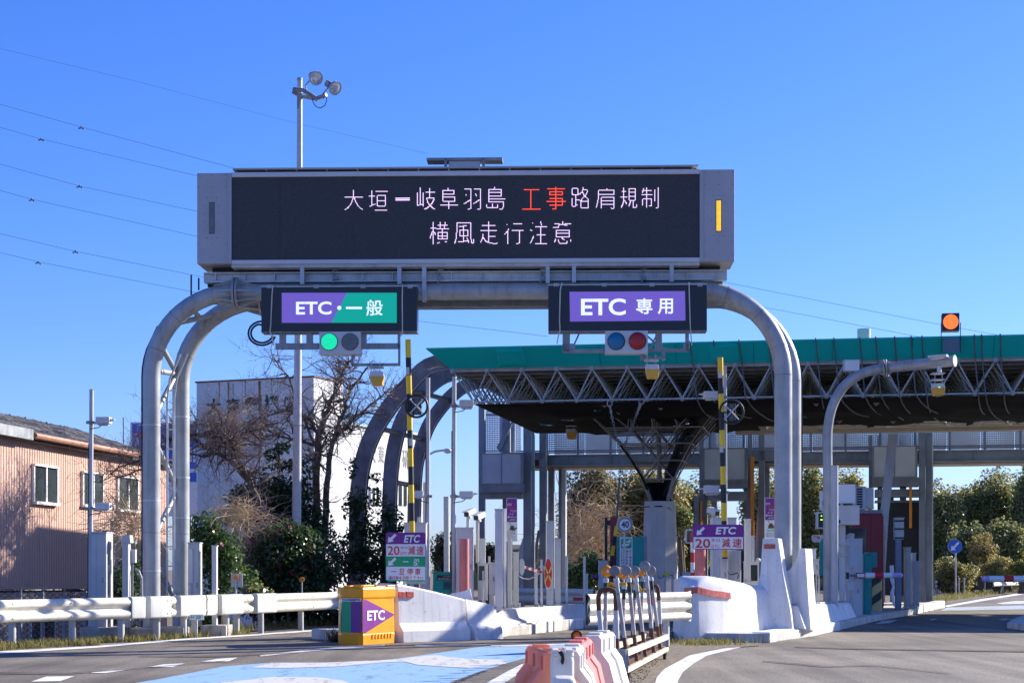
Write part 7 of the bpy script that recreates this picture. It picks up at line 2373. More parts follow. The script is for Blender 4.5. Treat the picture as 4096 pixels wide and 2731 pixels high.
t, f, _ = cabinet('clear_tubes', 'tall clear striped tubes on a dark stand right of the red booth', 3580, 3616, 2072, 2156, 47, 0.2, CREAM, 'tubes', door=False)
b = MB()
for py in (2082, 2114, 2150): f.box(b, 3578, 3618, py - 3, py + 3, -0.03, 0)
b.build('strap', BLACK, t)
b = MB(); f.box(b, 3584, 3606, 2156, 2430, 0, 0.15, zlo=0.2); b.build('dark_stand', BR_STEEL, t)
simple_post('sensor_post', 'cream capped post right of the red booth', 3624, 3644, 2190, 2430, 49, 0.3, CREAM, group='posts beyond the red booth')
simple_post('sensor_post', 'grey box post right of the cream capped post', 3652, 3676, 2245, 2425, 50, 0.3, CAB_G, group='posts beyond the red booth')
simple_post('sensor_post', 'small pale box post behind the grey box post', 3650, 3664, 2212, 2300, 51.5, 0.3, CAB_W, group='posts beyond the red booth')
b = MB(); f = Fr(3571, 45); 
pts = [f.at(3566, 2260), f.at(3569, 2320), f.at(3574, 2345), f.at(3568, 2370), f.at(3572, 2400), f.at(3578, 2425)]
b.tube(pts, [0.05, 0.05, 0.03, 0.05, 0.04, 0.02], 8); one('plastic_wrap', b, SIGN_W, 'crumpled white plastic wrap hanging right of the red booth', 'plastic wrap')
cabinet('white_box_sign', 'small white box fixed under the fascia above the curved mast', 3380, 3438, 1442, 1482, 45.4, 0.3, SIGN_W, 'box', door=False)

# round keep-left style sign at the far right
f = Fr(3820, 86)
t = thing('direction_sign', 'round blue sign with white arrow on a slim post by the far verge', 'sign', f.at(3823, 2380))
c = f.at(3820, 2184)
rd = 27.5 / FPX * 86
b = MB(); b.cyl(c, c + Vector((0, 0.03, 0)), rd * 1.03, n=36); b.build('rim', SIGN_W, t)
b = MB(); b.cyl(c - Vector((0, 0.012, 0)), c, rd, n=36); b.build('blue_disc', SIGN_BL, t)
b = MB(); f.poly(b, [(3803, 2201), (3807, 2180), (3812, 2186), (3832, 2165), (3838, 2171), (3818, 2192), (3824, 2197)], -0.02); b.build('arrow', SIGN_W, t)
b = MB(); b.cyl(f.at(3823, 2380, 0.06), f.at(3822, 2205, 0.06), 0.035, n=10); b.build('sign_post', CAB_W, t)
for k, px in enumerate((3836, 3857)):
    b = MB(); f2 = Fr(px, 85); b.cyl(f2.at(px, 2372), f2.at(px, 2318), 0.03, n=8); b.ball(f2.at(px, 2314), 0.055, 8, 6)
    one('marker_post', b, CREAM, ['left short marker post beside the round blue sign', 'right short marker post beside the round blue sign'][k], 'marker post', 'marker posts by the far verge')
# ------------------------------------------------------------------ trolley with lamp posts
CFL, CFR, CBR, CBL = Vector((1.05, 20.5, 0)), Vector((1.306, 20.0, 0)), Vector((2.25, 25.4, 0)), Vector((1.96, 25.7, 0))
cart = thing('lamp_cart', 'rusty cream trolley frame on small wheels holding a row of leaning lamp posts', 'trolley', (1.7, 22.8, 0.05))
Z = lambda p, z: p + Vector((0, 0, z))
for a, c in ((CFR, CBR), (CFL, CBL), (CFL, CFR), (CBL, CBR)):
    b = MB(); b.bar(Z(a, 0.345), Z(c, 0.32), 0.05, 0.075); b.build('top_rail', CART_M, cart, bevel=0.005)
    b = MB(); b.bar(Z(a, 0.145), Z(c, 0.145), 0.05, 0.06); b.build('bottom_rail', CART_M, cart, bevel=0.005)
for k in (0, 0.33, 0.66, 1):
    for a, c in ((CFR, CBR), (CFL, CBL)):
        q = a.lerp(c, k)
        b = MB(); b.bar(Z(q, 0.15), Z(q, 0.33), 0.045 if k in (0, 1) else 0.02, 0.05 if k in (0, 1) else 0.02); b.build('upright', CART_M if k not in (0, 1) else GALV_D, cart)
b = MB(); b.poly([Z(CFL, 0.16), Z(CFR, 0.16), Z(CBR, 0.16), Z(CBL, 0.16)]); b.build('tray', RUST, cart)
b = MB(); a, c = CFL.lerp(CFR, 0.3), CFR
n = (CBR - CFR).normalized() * -0.03
b.hexa([Z(q, z) + n * o for z in (0.10, 0.385) for o in (0.9, 1.3) for q in (a.lerp(c, 0.05), c)]); b.build('end_plate', GALV, cart)
for q in (CFR.lerp(CBR, 0.04), CFL.lerp(CBL, 0.04), CFR.lerp(CBR, 0.93), CFL.lerp(CBL, 0.9)):
    b = MB(); s = (CBR - CFR).normalized(); nn = Vector((s.y, -s.x, 0))
    b.cyl(Z(q, 0.06) - nn * 0.02, Z(q, 0.06) + nn * 0.02, 0.06, n=16); b.build('wheel', RUBBER, cart)
    b = MB(); b.bar(Z(q, 0.05), Z(q, 0.13), 0.05, 0.03); b.build('caster_fork', RUST, cart)
def pathpx(l, Y): return [P(x, y, Y) for x, y in l]
for l, Y in (([(2412, 2610), (2396, 2440), (2394, 2385), (2402, 2361), (2420, 2356), (2445, 2356), (2459, 2364), (2464, 2388), (2464, 2440), (2469, 2612)], 20.35), ([(2604, 2545), (2605, 2420), (2608, 2360), (2616, 2342), (2625, 2340), (2632, 2352), (2636, 2400), (2642, 2545)], 25.4)):
    path = pathpx(l, Y)
    b = MB(); b.tube(path[1:-1], 0.029, 12); fr_ = b.build('end_frame', RUST, cart, smooth=True)
    b = MB(); b.tube([path[0].lerp(path[1], 0.3), path[1]], 0.03, 12); b.build('white_leg', WHITE_P, cart, smooth=True); b = MB(); b.tube([path[-2], path[-1].lerp(path[-2], 0.35)], 0.03, 12); b.build('white_leg', WHITE_P, cart, smooth=True)
    b = MB(); b.tube([path[0], path[0].lerp(path[1], 0.3)], 0.029, 12); b.build('rusty_leg', RUST, cart, smooth=True); b = MB(); b.tube([path[-1].lerp(path[-2], 0.35), path[-1]], 0.029, 12); b.build('rusty_leg', RUST, cart, smooth=True)
def on_rail(a, c, px):
    k = (px - CXP) / FPX
    d = c - a
    t = (k * a.y - a.x) / (d.x - k * d.y)
    return a.lerp(c, max(min(t, 1.05), -0.05))
GREY_DISC = mat('disc_grey', (0.22, 0.24, 0.25), 0.45, 0.2, var=0.2)
LAMPS = [('front', 2511, (2464, 2311), (2459, 2283), 22, 'g', 'lamp post with grey disc leaning second from the trolley front'), ('front', 2546, (2514, 2311), (2505, 2282), 21, 'g', 'lamp post with grey disc third from the trolley front'),
         ('front', 2581, (2543, 2311), (2540, 2283), 20, 'g', 'lamp post with grey disc in the middle of the trolley'), ('front', 2614, (2586, 2303), (2579, 2265), 22, 'g', 'lamp post with the highest grey disc on the trolley'),
         ('front', 2640, (2603, 2308), (2604, 2282), 20, 'g', 'lamp post with grey disc at the rear of the trolley'),
         ('back', 2420, (2423, 2312), (2426, 2283), 23, 'o', 'lamp post with bright amber disc at the trolley front'), ('back', 2452, (2470, 2325), (2476, 2287), 20, 'o', 'lamp post with amber disc peeping behind the second grey disc'),
         ('back', 2488, (2497, 2340), (2491, 2296), 19, 'o', 'lamp post with amber edge behind the third grey disc'), ('back', 2527, (2541, 2345), (2535, 2300), 18, 'o', 'lamp post hidden behind the middle grey disc'), ('back', 2560, (2571, 2310), (2564, 2285), 19, 'o', 'lamp post with amber disc behind the highest grey disc')]
POST_W = mat('weathered_white', (0.43, 0.41, 0.38), 0.6, var=0.3, vscale=9, streak=0.85, scol=(0.25, 0.14, 0.09))
PALE_R = mat('pale_red_band', (0.55, 0.33, 0.30), 0.6, var=0.2)
CH_Y = mat('chain_yellow', (0.75, 0.42, 0.02), 0.5, var=0.15)
for row, bx, top, dc, r, kind, lbl in LAMPS:
    q = on_rail(CFR, CBR, bx) if row == 'front' else on_rail(CFL, CBL, bx)
    Y = q.y
    base = Vector((q.x, q.y, 0.19)) + Vector((0.0, -0.045 if row == 'front' else 0.045, 0))
    tp = P(*top, Y)
    t = thing('lamp_post', lbl, 'lamp post', base, group='lamp posts stacked on the trolley')
    L = lambda k: base.lerp(tp, k)
    rr_ = 0.025
    for k0, k1, nm, m in ((0, 0.32, 'rusty_foot', RUST), (0.32, 0.50, 'white_shaft', POST_W), (0.50, 0.52, 'faded_band', PALE_R), (0.52, 0.64, 'white_shaft', POST_M if rnd.random() < 0.4 else POST_W), (0.64, 0.68, 'faded_band', PALE_R), (0.68, 0.83, 'white_shaft', POST_W), (0.80, 0.95, 'dark_band', BLACK if rnd.random() < 0.7 else POST_M)):
        b = MB(); b.cyl(L(k0), L(k1), rr_, n=14); b.build(nm, m, t, smooth=True)
    b = MB(); b.cyl(L(0.95), L(1.0), rr_ * 1.35, n=14); b.build('collar', GALV, t, smooth=True)
    c = P(*dc, Y)
    rad = r / FPX * Y
    d = Vector((0.25, -0.95, 0.05)).normalized() if kind == 'o' else Vector((0.12, 0.97, 0.05)).normalized()
    s1 = d.cross(Vector((0, 0, 1))).normalized(); s2 = s1.cross(d)
    ring = lambda o, k: [c + d * o + (s1 * math.cos(2 * math.pi * i / 24) + s2 * math.sin(2 * math.pi * i / 24)) * rad * k for i in range(24)]
    b = MB(); b.loft([ring(-0.03, 0.4), ring(-0.012, 0.96), ring(0.004, 1.0)]); b.build('disc_back', GREY_DISC, t, smooth=True)
    b = MB(); b.loft([ring(0.0045, 1.03), ring(0.02, 0.98), ring(0.035, 0.7), ring(0.038, 0.2)]); b.build('amber_lens', AMBER, t, smooth=True)
    b = MB(); b.cyl(tp, c - d * 0.02, 0.012, n=8); b.build('lamp_stem', GALV_D, t)
    if kind == 'o' and bx == 2420:
        b = MB(); b.loft([[c + d * 0.042 + s1 * x * 0.012 + s2 * (z * 0.015) for x, z in ((-1, -1), (1, -1), (1, 0.4), (0.2, 1.2), (-1, 0.6))], [c + d * 0.046 + s1 * x * 0.012 + s2 * (z * 0.015) for x, z in ((-1, -1), (1, -1), (1, 0.4), (0.2, 1.2), (-1, 0.6))]]); b.build('lens_glint', SIGN_W, t)
b = MB()
pts = pathpx([(2424, 2352), (2432, 2340), (2444, 2333), (2458, 2340), (2475, 2338), (2492, 2333), (2503, 2334)], 21.2) + pathpx([(2515, 2346), (2530, 2340), (2545, 2330), (2556, 2348), (2566, 2362), (2580, 2356)], 23.5)
k = 0
for a, c in zip(pts, pts[1:]):
    for i in range(4):
        p, q = a.lerp(c, i / 4), a.lerp(c, (i + 1.25) / 4)
        d = (q - p).normalized(); sx = d.cross(Vector((0, 1, 0)) if k % 2 else Vector((0.7, 0.7, 0))).normalized()
        hl = (q - p).length / 2; m_ = (p + q) / 2
        ring = [m_ + d * (hl * math.cos(a_)) + sx * (0.016 * math.sin(a_)) for a_ in [2 * math.pi * e / 10 for e in range(11)]]
        b.tube(ring, 0.006, 5, False); k += 1
one('plastic_chain', b, CH_Y, 'yellow plastic chain draped over the lamp posts on the trolley', 'chain')

# ------------------------------------------------------------------ water filled barriers in the foreground
def barrier(label, a, c, m, flip=1, htop=0.775, hw=0.075, hb=0.36, slot=True):
    a, c = Vector((*a, 0)), Vector((*c, 0))
    d = (c - a); L = d.length; d.normalize()
    n = Vector((d.y, -d.x, 0))
    t = thing('water_barrier', label, 'barrier', a.lerp(c, 0.5), group='plastic water barriers in the foreground')
    def secn(k, e=1.0):
        r = [(hb * e, 0.0), (hb * e, 0.09), (hw + 0.06 - k * 0.055, 0.58), (hw, 0.66), (hw, htop - 0.03), (hw - 0.02, htop)]
        if k:
            r[1] = (hb - 0.09, 0.09); r[0] = (hb - 0.09, 0.0)
        return r + [(-o, z) for o, z in r[::-1]]
    st = [(0, 0, .96), (0.03, 0, 1), (0.40, 0, 1), (0.40, 1, 1), (0.60, 1, 1), (0.60, 0, 1), (0.97, 0, 1), (1, 0, .96)] if slot else [(0, 0, .96), (0.03, 0, 1), (0.97, 0, 1), (1, 0, .96)]
    b = MB(); b.loft([[a + d * (s * L) + n * o + Vector((0, 0, z)) for o, z in secn(k, e)] for s, k, e in st]); b.build('barrier_body', m, t, bevel=0.012, smooth=True)
    for s in (0.22, 0.74):
        b = MB(); b.hexa([a + d * (s * L + e * 0.09) + n * o * 0.05 + Vector((0, 0, z)) for z in (htop - 0.002, htop + 0.018) for e in (-1, 1) for o in (-1, 1)]); b.build('top_lug', m, t, bevel=0.008)
    for s in (0.12, 0.5, 0.88):
        b = MB()
        for sg_ in (-1, 1):
            q = a + d * (s * L) + n * (sg_ * hw)
            b.cyl(q + Vector((0, 0, 0.66)), q + Vector((0, 0, htop - 0.03)), 0.014, n=8)
        b.build('flute', m, t, smooth=True)
    return t
barrier('orange plastic water barrier at the left of the foreground row', (0.285, 11.05), (0.165, 12.1), SALMON, hb=0.23)
barrier('white plastic water barrier with its top between orange and pink ones', (0.36, 11.2), (0.43, 12.2), WHITEP, hb=0.26)
barrier('faded pink plastic water barrier between two white ones', (0.44, 12.35), (0.54, 13.3), PINKP, hb=0.25)
t = barrier('tallest white water barrier right of the pink one beside the trolley', (0.615, 13.45), (0.77, 14.3), WHITEP, hb=0.27, htop=0.79)
f = Fr(2306, 13.3)
t = thing('barrier_lamp', 'amber round lamp in black hood on top of the water barriers', 'lamp', f.at(2306, 2545))
c = f.at(2306, 2541)
b = MB()
b.loft([[c + Vector((0.042 * s * math.cos(a), v, 0.042 * s * math.sin(a))) for a in [2 * math.pi * k / 24 for k in range(24)]] for v, s in ((0.03, 1.0), (-0.02, 1.0), (-0.02, 0.85), (0.0, 0.8))]); b.build('hood', RUBBER, t, smooth=True)
b = MB(); b.ball(c, 0.034, 16, 8, sc=(1, 0.5, 1)); b.build('lens', AMBER, t, smooth=True)
# end-on white container with strap
f = Fr(2251, 10.5)
t = thing('water_tank', 'white plastic tank with black strap in front of the orange barrier', 'tank', f.at(2251, 2840))
u0, u1 = f.u(2206), f.u(2297)
zt_ = f.z(2603, 2251)
b = MB()
def tk(z, gw, gv): return [f.pt(u, v, z) for u, v in rr(u0 - gw, u1 + gw, -gv, 0.32 + gv, 0.03)]
b.loft([tk(0, .16, .12), tk(0.40, .10, .08), tk(0.52, .03, .02), tk(0.60, .0, .0), tk(zt_ - 0.06, .0, .0), tk(zt_ - 0.035, -.006, -.006), tk(zt_ - 0.03, .0, .0), tk(zt_ - 0.01, -0.002, 0)])
b.build('tank_body', WHITEP, t, bevel=0.004, smooth=True)
b = MB(); b.hexa([f.pt(u, v, z) for z in (zt_ - 0.012, zt_ + 0.008) for v in (0.0, 0.3) for u in (u0 + 0.006, u0 + 0.045)]); b.hexa([f.pt(u, v, z) for z in (zt_ - 0.012, zt_ + 0.008) for v in (0.0, 0.3) for u in (u1 - 0.05, u1 - 0.006)]); b.build('top_lug', WHITEP, t, bevel=0.005)
b = MB()
pts = [(2232, 2606), (2247, 2601), (2255, 2612), (2258, 2636), (2255, 2652), (2248, 2657), (2243, 2645), (2246, 2628), (2240, 2618)]
f.prism(b, pts, -0.02, 0.01); b.build('strap', RUBBER, t)
f = Fr(2255, 9.9)
b = MB(); u0, u1 = f.u(2212), f.u(2304); zq = f.z(2712, 2255)
b.loft([[f.pt(u, v, z) for u, v in rr(u0 - g_, u1 + g_, -g_, 0.3, 0.03)] for z, g_ in ((0, .1), (zq - 0.02, .0), (zq, -.015))])
one('water_tank', b, WHITEP, 'lower white plastic tank cut by the bottom edge of the picture', 'tank', bevel=0.008, smooth=True)

# ------------------------------------------------------------------ plants
nrng = np.random.default_rng(3)
def quads_mesh(name, C, N, size, mats, weights, parent=None, aspect=0.55):
    n = len(C)
    up = nrng.normal(size=(n, 3))
    N = N / np.maximum(np.linalg.norm(N, axis=1, keepdims=True), 1e-6)
    A = np.cross(N, up); A /= np.maximum(np.linalg.norm(A, axis=1, keepdims=True), 1e-6)
    B = np.cross(N, A)
    s = (size * (0.6 + 0.8 * nrng.random(n)))[:, None]
    bend = N * s * 0.25
    V = np.stack([C - A * s, C + B * s * aspect + bend * 0.5, C + A * s, C - B * s * aspect + bend * 0.5], 1).reshape(-1, 3)
    if parent is not None:
        o = np.array(WM[parent].translation)
    else:
        o = np.array([V[:, 0].mean(), V[:, 1].mean(), V[:, 2].min()])
    V = V - o
    me = bpy.data.meshes.new(name)
    me.vertices.add(4 * n); me.loops.add(4 * n); me.polygons.add(n)
    me.vertices.foreach_set('co', V.astype(np.float32).ravel())
    me.loops.foreach_set('vertex_index', np.arange(4 * n, dtype=np.int32))
    me.polygons.foreach_set('loop_start', np.arange(0, 4 * n, 4, dtype=np.int32))
    me.polygons.foreach_set('loop_total', np.full(n, 4, np.int32))
    for m in mats: me.materials.append(m)
    if len(mats) > 1:
        me.polygons.foreach_set('material_index', nrng.choice(len(mats), n, p=weights).astype(np.int32))
    me.update(); me.validate()
    ob = bpy.data.objects.new(name, me)
    COL.objects.link(ob)
    if parent is not None:
        ob.parent = parent; WM[ob] = WM[parent]
    else:
        ob.location = Vector(o); WM[ob] = Matrix.Translation(Vector(o))
    return ob
def clump_cloud(clumps, dens, size):
    """clumps: (centre, (rx,ry,rz)); leaves sit mostly near each clump's skin"""
    Cs, Ns = [], []
    for c, r in clumps:
        r = np.array(r, float)
        n = int(dens * (r[0] * r[2] + r[0] * r[1] + r[1] * r[2]) / (size * size))
        d = nrng.normal(size=(n, 3)); d /= np.linalg.norm(d, axis=1, keepdims=True)
        k = nrng.random(n) ** 0.28
        Cs.append(np.array(c) + d * r * k[:, None]); Ns.append(d + nrng.normal(size=(n, 3)) * 0.7 + np.array([0, 0, 0.4]))
    return np.concatenate(Cs), np.concatenate(Ns)
def lumps(c, r, n, k=0.42, jit=0.85):
    out = []
    r = np.array(r)
    for _ in range(n):
        d = nrng.normal(size=3); d /= np.linalg.norm(d)
        q = np.array(c) + d * r * jit * nrng.random() ** 0.45
        f = k * (0.6 + 0.8 * nrng.random())
        out.append((q, (r * f) * np.array([1, 1, 0.85])))
    return out
def bush(name, label, cat, clumps, dens, size, mats, weights, trunk=None, group=None, z0=-1.3, extra=None, bark=BARK):
    allc = np.array([q[0] for q in clumps])
    c = allc.mean(0)
    t = thing(name, label, cat, (c[0], c[1], z0), group=group)
    C, N = clump_cloud(clumps, dens, size)
    quads_mesh('crown', C, N, size, mats, weights, t)
    if trunk:
        b = MB()
        base = Vector((c[0], c[1], z0))
        for k in range(trunk[0]):
            tgt = Vector(allc[int(nrng.integers(len(allc)))])
            mid = base.lerp(tgt, 0.5) + Vector(nrng.normal(size=3) * 0.12)
            b.tube([base + Vector((nrng.normal() * 0.1, nrng.normal() * 0.1, 0)), mid, tgt], [trunk[1], trunk[1] * 0.6, trunk[1] * 0.2], 7)
        b.build('trunk', bark, t, smooth=True)
    if extra: extra(t)
    return t
def PX(px, py, Y): return np.array(P(px, py, Y))
def flowers(cl, n, size):
    def go(t):
        Cs = []
        for _ in range(n):
            c, r = cl[int(nrng.integers(len(cl)))]
            d = nrng.normal(size=3); d[1] = -abs(d[1]); d /= np.linalg.norm(d)
            p = np.array(c) + d * np.array(r) * 1.0
            for _k in range(5): Cs.append(p + nrng.normal(size=3) * size * 0.5)
        C = np.array(Cs)
        quads_mesh('blossom', C, nrng.normal(size=C.shape) + np.array([0, -1, 0.2]), size, [LF_PINK], None, t, 0.9)
    return go
# sunlit glossy bush by the gantry leg
cl = lumps(PX(860, 2215, 36.6), (0.70, 0.6, 0.95), 26) + lumps(PX(905, 2330, 36.8), (0.6, 0.5, 0.6), 12) + lumps(PX(840, 2430, 37), (0.7, 0.5, 0.6), 14)
bush('camellia_bush', 'sunlit glossy green bush right of the inner gantry leg', 'bush', cl, 1.5, 0.050, [LF_GLOSS, LF_DARK], [0.75, 0.25], (5, 0.05), extra=flowers(cl, 7, 0.045))
cl = lumps(PX(505, 2330, 38.5), (0.55, 0.5, 1.0), 16)
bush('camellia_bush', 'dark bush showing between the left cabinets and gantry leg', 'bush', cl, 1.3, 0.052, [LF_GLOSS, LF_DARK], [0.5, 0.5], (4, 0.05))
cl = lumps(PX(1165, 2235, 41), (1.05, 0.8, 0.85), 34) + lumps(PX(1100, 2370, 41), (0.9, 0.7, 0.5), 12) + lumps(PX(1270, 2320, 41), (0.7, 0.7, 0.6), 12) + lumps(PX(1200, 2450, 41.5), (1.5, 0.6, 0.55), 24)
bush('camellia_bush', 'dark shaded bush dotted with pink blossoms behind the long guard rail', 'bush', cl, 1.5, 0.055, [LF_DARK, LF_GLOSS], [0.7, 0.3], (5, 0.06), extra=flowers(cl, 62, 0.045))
cl = lumps(PX(1030, 2365, 39.5), (0.45, 0.4, 0.32), 12)
bush('low_shrub', 'low yellowish shrub under the pink blossom bush', 'shrub', cl, 1.4, 0.05, [LF_OLIVE, LF_GLOSS], [0.5, 0.5], (3, 0.03))
# ivy covered tree
cl = lumps(PX(1075, 2010, 44.5), (1.0, 0.8, 0.85), 24) + lumps(PX(1115, 1830, 44.5), (0.45, 0.4, 0.40), 9) + lumps(PX(970, 2060, 44.5), (0.7, 0.6, 0.6), 12) + lumps(PX(1210, 1950, 44.5), (0.45, 0.4, 0.7), 9) + lumps(PX(1080, 2200, 44.5), (1.5, 0.6, 1.0), 26) + lumps(PX(1160, 2060, 44.5), (0.9, 0.5, 0.9), 22, 0.3)
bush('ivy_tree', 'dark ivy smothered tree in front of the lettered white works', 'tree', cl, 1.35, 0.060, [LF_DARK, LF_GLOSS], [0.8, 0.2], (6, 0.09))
cl = lumps(PX(1425, 2100, 48), (0.42, 0.4, 1.2), 20, 0.36) + lumps(PX(1560, 2130, 48.5), (0.45, 0.4, 1.0), 18, 0.36) + lumps(PX(1370, 2230, 47.5), (0.5, 0.4, 0.7), 12) + lumps(PX(1500, 1925, 48.5), (0.35, 0.3, 0.30), 7) + lumps(PX(1600, 2260, 48), (0.5, 0.4, 0.5), 8) + lumps(PX(1405, 1880, 48.5), (0.22, 0.25, 0.35), 6)
cl += lumps(PX(1500, 2110, 47.8), (1.05, 0.3, 1.35), 46, 0.17) + lumps(PX(1480, 2250, 47.5), (1.0, 0.4, 0.75), 26) + lumps(PX(1440, 2010, 48), (0.5, 0.4, 0.5), 10)
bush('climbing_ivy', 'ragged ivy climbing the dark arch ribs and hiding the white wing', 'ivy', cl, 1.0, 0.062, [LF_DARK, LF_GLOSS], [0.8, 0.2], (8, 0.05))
cl = lumps(PX(1290, 2130, 45.5), (0.30, 0.3, 0.9), 9)
bush('climbing_ivy', 'narrow ivy column around the bare twin trunks', 'ivy', cl, 0.8, 0.058, [LF_DARK, LF_GLOSS], [0.85, 0.15], (3, 0.04))
# bare trees
def bare(name, label, limbs, Y, ntw, seed, m=BARK, tl=0.9, tm=TWIG, z0=-1.3):
    g_ = random.Random(seed)
    base = P(*limbs[0][0][0], Y)
    t = thing(name, label, 'tree', Vector((base.x, base.y, z0)))
    b = MB(); tw = MB(); fine = MB()
    nodes = []
    for pts, r0, r1 in limbs:
        n = len(pts)
        path = []
        for i, (x, y) in enumerate(pts):
            path.append(P(x, y, Y + (g_.random() - 0.5) * 0.5 * i))
        rad = [r0 + (r1 - r0) * i / (n - 1) for i in range(n)]
        dense, dr_ = [], []
        for i in range(n - 1):
            for k in range(4):
                dense.append(path[i].lerp(path[i + 1], k / 4) + Vector((g_.gauss(0, 0.02), g_.gauss(0, 0.05), g_.gauss(0, 0.02))) * (0 if k == 0 else 1)); dr_.append(rad[i] + (rad[i + 1] - rad[i]) * k / 4)
        dense.append(path[-1]); dr_.append(rad[-1])
        b.tube(dense, dr_, 8)
        nodes += [(dense[i], (dense[min(i + 1, len(dense) - 1)] - dense[max(i - 1, 0)]).normalized(), dr_[i]) for i in range(2, len(dense))]
    def twig(p, d, r, L, lev):
        pts = [p]; rs = [r]
        q = p.copy()
        seg = 7 if lev == 0 else 5
        for k in range(seg):
            d = (d + Vector((g_.gauss(0, 0.28), g_.gauss(0, 0.28), g_.gauss(0.02, 0.26)))).normalized()
            q = q + d * (L / seg); pts.append(q.copy()); rs.append(r * (1 - 0.8 * (k + 1) / seg))
        (tw if lev == 0 else fine).tube(pts, rs, 4 if lev == 0 else 3, False)
        if lev < 2:
            for _ in range(5 if lev == 0 else 3):
                i = g_.randrange(1, len(pts))
                nd = (d + Vector((g_.gauss(0, 0.9), g_.gauss(0, 0.9), g_.gauss(0.1, 0.8)))).normalized()
                twig(pts[i], nd, max(rs[i] * 0.7, 0.005), L * (0.4 + 0.3 * g_.random()), lev + 1)
    for _ in range(ntw):
        p, d, r = nodes[g_.randrange(len(nodes))]
        nd = (d * 0.5 + Vector((g_.gauss(0, 0.8), g_.gauss(0, 0.6), g_.gauss(0.15, 0.7)))).normalized()
        twig(p, nd, min(r * 0.5, 0.020) + 0.006, tl * (0.5 + 0.9 * g_.random()), 0)
    b.build('trunk', m, t, smooth=True)
    tw.build('branch', m, t, smooth=True)
    fine.build('twig', tm, t)
    return t
bare('bare_tree', 'leafless twin trunk tree with spreading branches before the white works', [
    ([(1235, 2420), (1245, 2250), (1262, 2050), (1268, 1850), (1275, 1740)], 0.12, 0.085), ([(1275, 1740), (1300, 1660), (1330, 1590), (1350, 1520), (1395, 1450)], 0.08, 0.02),
    ([(1275, 1740), (1245, 1680), (1200, 1650), (1130, 1640), (1060, 1665)], 0.06, 0.02), ([(1280, 2400), (1298, 2150), (1308, 1930), (1330, 1770), (1370, 1660), (1400, 1560), (1470, 1470)], 0.11, 0.02),
    ([(1330, 1770), (1400, 1690), (1480, 1620), (1560, 1555)], 0.05, 0.015), ([(1268, 1850), (1310, 1735), (1390, 1735), (1440, 1715)], 0.03, 0.012), ([(1270, 1800), (1180, 1600), (1150, 1500), (1090, 1430)], 0.035, 0.010),
    ([(1275, 1780), (1190, 1760), (1090, 1740), (1000, 1770)], 0.05, 0.015)], 46.0, 205, 4)
bare('bare_tree', 'leafless tangled tree leaning left between the gantry legs and the works sign', [
    ([(1060, 2300), (1050, 2050), (1000, 1920), (940, 1830), (925, 1760), (935, 1705)], 0.10, 0.03), ([(1020, 1940), (930, 1850), (860, 1810), (800, 1775), (745, 1738)], 0.075, 0.02),
    ([(930, 1750), (870, 1735), (800, 1745), (740, 1735), (660, 1760), (600, 1800)], 0.05, 0.012), ([(925, 1760), (1000, 1725), (1060, 1705), (1120, 1690)], 0.045, 0.012), ([(925, 1760), (895, 1705), (850, 1680)], 0.03, 0.01),
    ([(700, 1750), (560, 1880), (480, 1905), (420, 1890)], 0.02, 0.006), ([(640, 1770), (560, 1840), (470, 1870), (400, 1930)], 0.018, 0.006)], 43.0, 185, 9)
def vines(name, label, cat, c, r, n, m, th, L, seed):
    g_ = random.Random(seed)
    b = MB()
    for _ in range(n):
        p = Vector(c) + Vector((g_.gauss(0, 0.5) * r[0], g_.gauss(0, 0.5) * r[1], g_.gauss(0, 0.5) * r[2]))
        d = Vector((g_.gauss(0, 1), g_.gauss(0, 0.5), g_.gauss(0.3, 0.6))).normalized()
        pts = [p.copy()]
        for k in range(7):
            d = (d + Vector((g_.gauss(0, 0.3), g_.gauss(0, 0.2), g_.gauss(-0.12, 0.25)))).normalized()
            p = p + d * L / 7; pts.append(p.copy())
        b.tube(pts, [th * (1 - 0.6 * k / 7) for k in range(8)], 3, False)
    o = one(name, b, m, label, cat)
    o['kind'] = 'stuff'
    return o
vines('dry_vines', 'tan dry vines heaped over the bush left of the gantry leg', 'vines', P(500, 2100, 38), (0.55, 0.4, 0.5), 260, DRY, 0.008, 0.9, 1)
vines('dry_vines', 'tan dry vines on top of the sunlit glossy bush', 'vines', P(930, 2060, 37), (0.55, 0.4, 0.30), 220, DRY, 0.007, 0.7, 2)
vines('dry_vines', 'tan dry vines tangled over the leaning bare tree', 'vines', P(905, 1715, 43), (0.55, 0.4, 0.40), 200, DRY, 0.008, 0.9, 3)
vines('dry_vines', 'grey brown vine thicket between the glossy bush and pink blossom bush', 'vines', P(1015, 2170, 41), (0.55, 0.4, 0.8), 300, TWIG, 0.008, 0.9, 4)
# hedge and trees beyond the plaza
def far_tree(label, cx, cy, Y, rx, rz, n, dens, size, mats, wts, grp='trees beyond the toll plaza', name='tree', ry=None, z0=-0.1, k=0.40):
    s = Y / FPX
    cl = lumps(PX(cx, cy, Y), (rx * s, (ry or rx * 0.8) * s, rz * s), int(n * 1.5), k * 1.12)
    dens *= 1.5
    cl = [q for q in cl if q[0][2] > 0.1]
    size *= 0.78
    return bush(name, label, 'tree' if name == 'tree' else 'shrub', cl, dens, size, mats, wts, (5, 0.12), grp, z0)
far_tree('tan and olive vine covered thicket left of the fan column', 2370, 2080, 84, 125, 215, 46, 1.0, 0.11, [LF_TAN, LF_OLIVE, LF_DARK], [0.5, 0.35, 0.15])
far_tree('golden olive tree directly behind the fan column', 2570, 2080, 86, 165, 215, 50, 1.0, 0.11, [LF_OLIVE, LF_YEL, LF_TAN], [0.45, 0.3, 0.25])
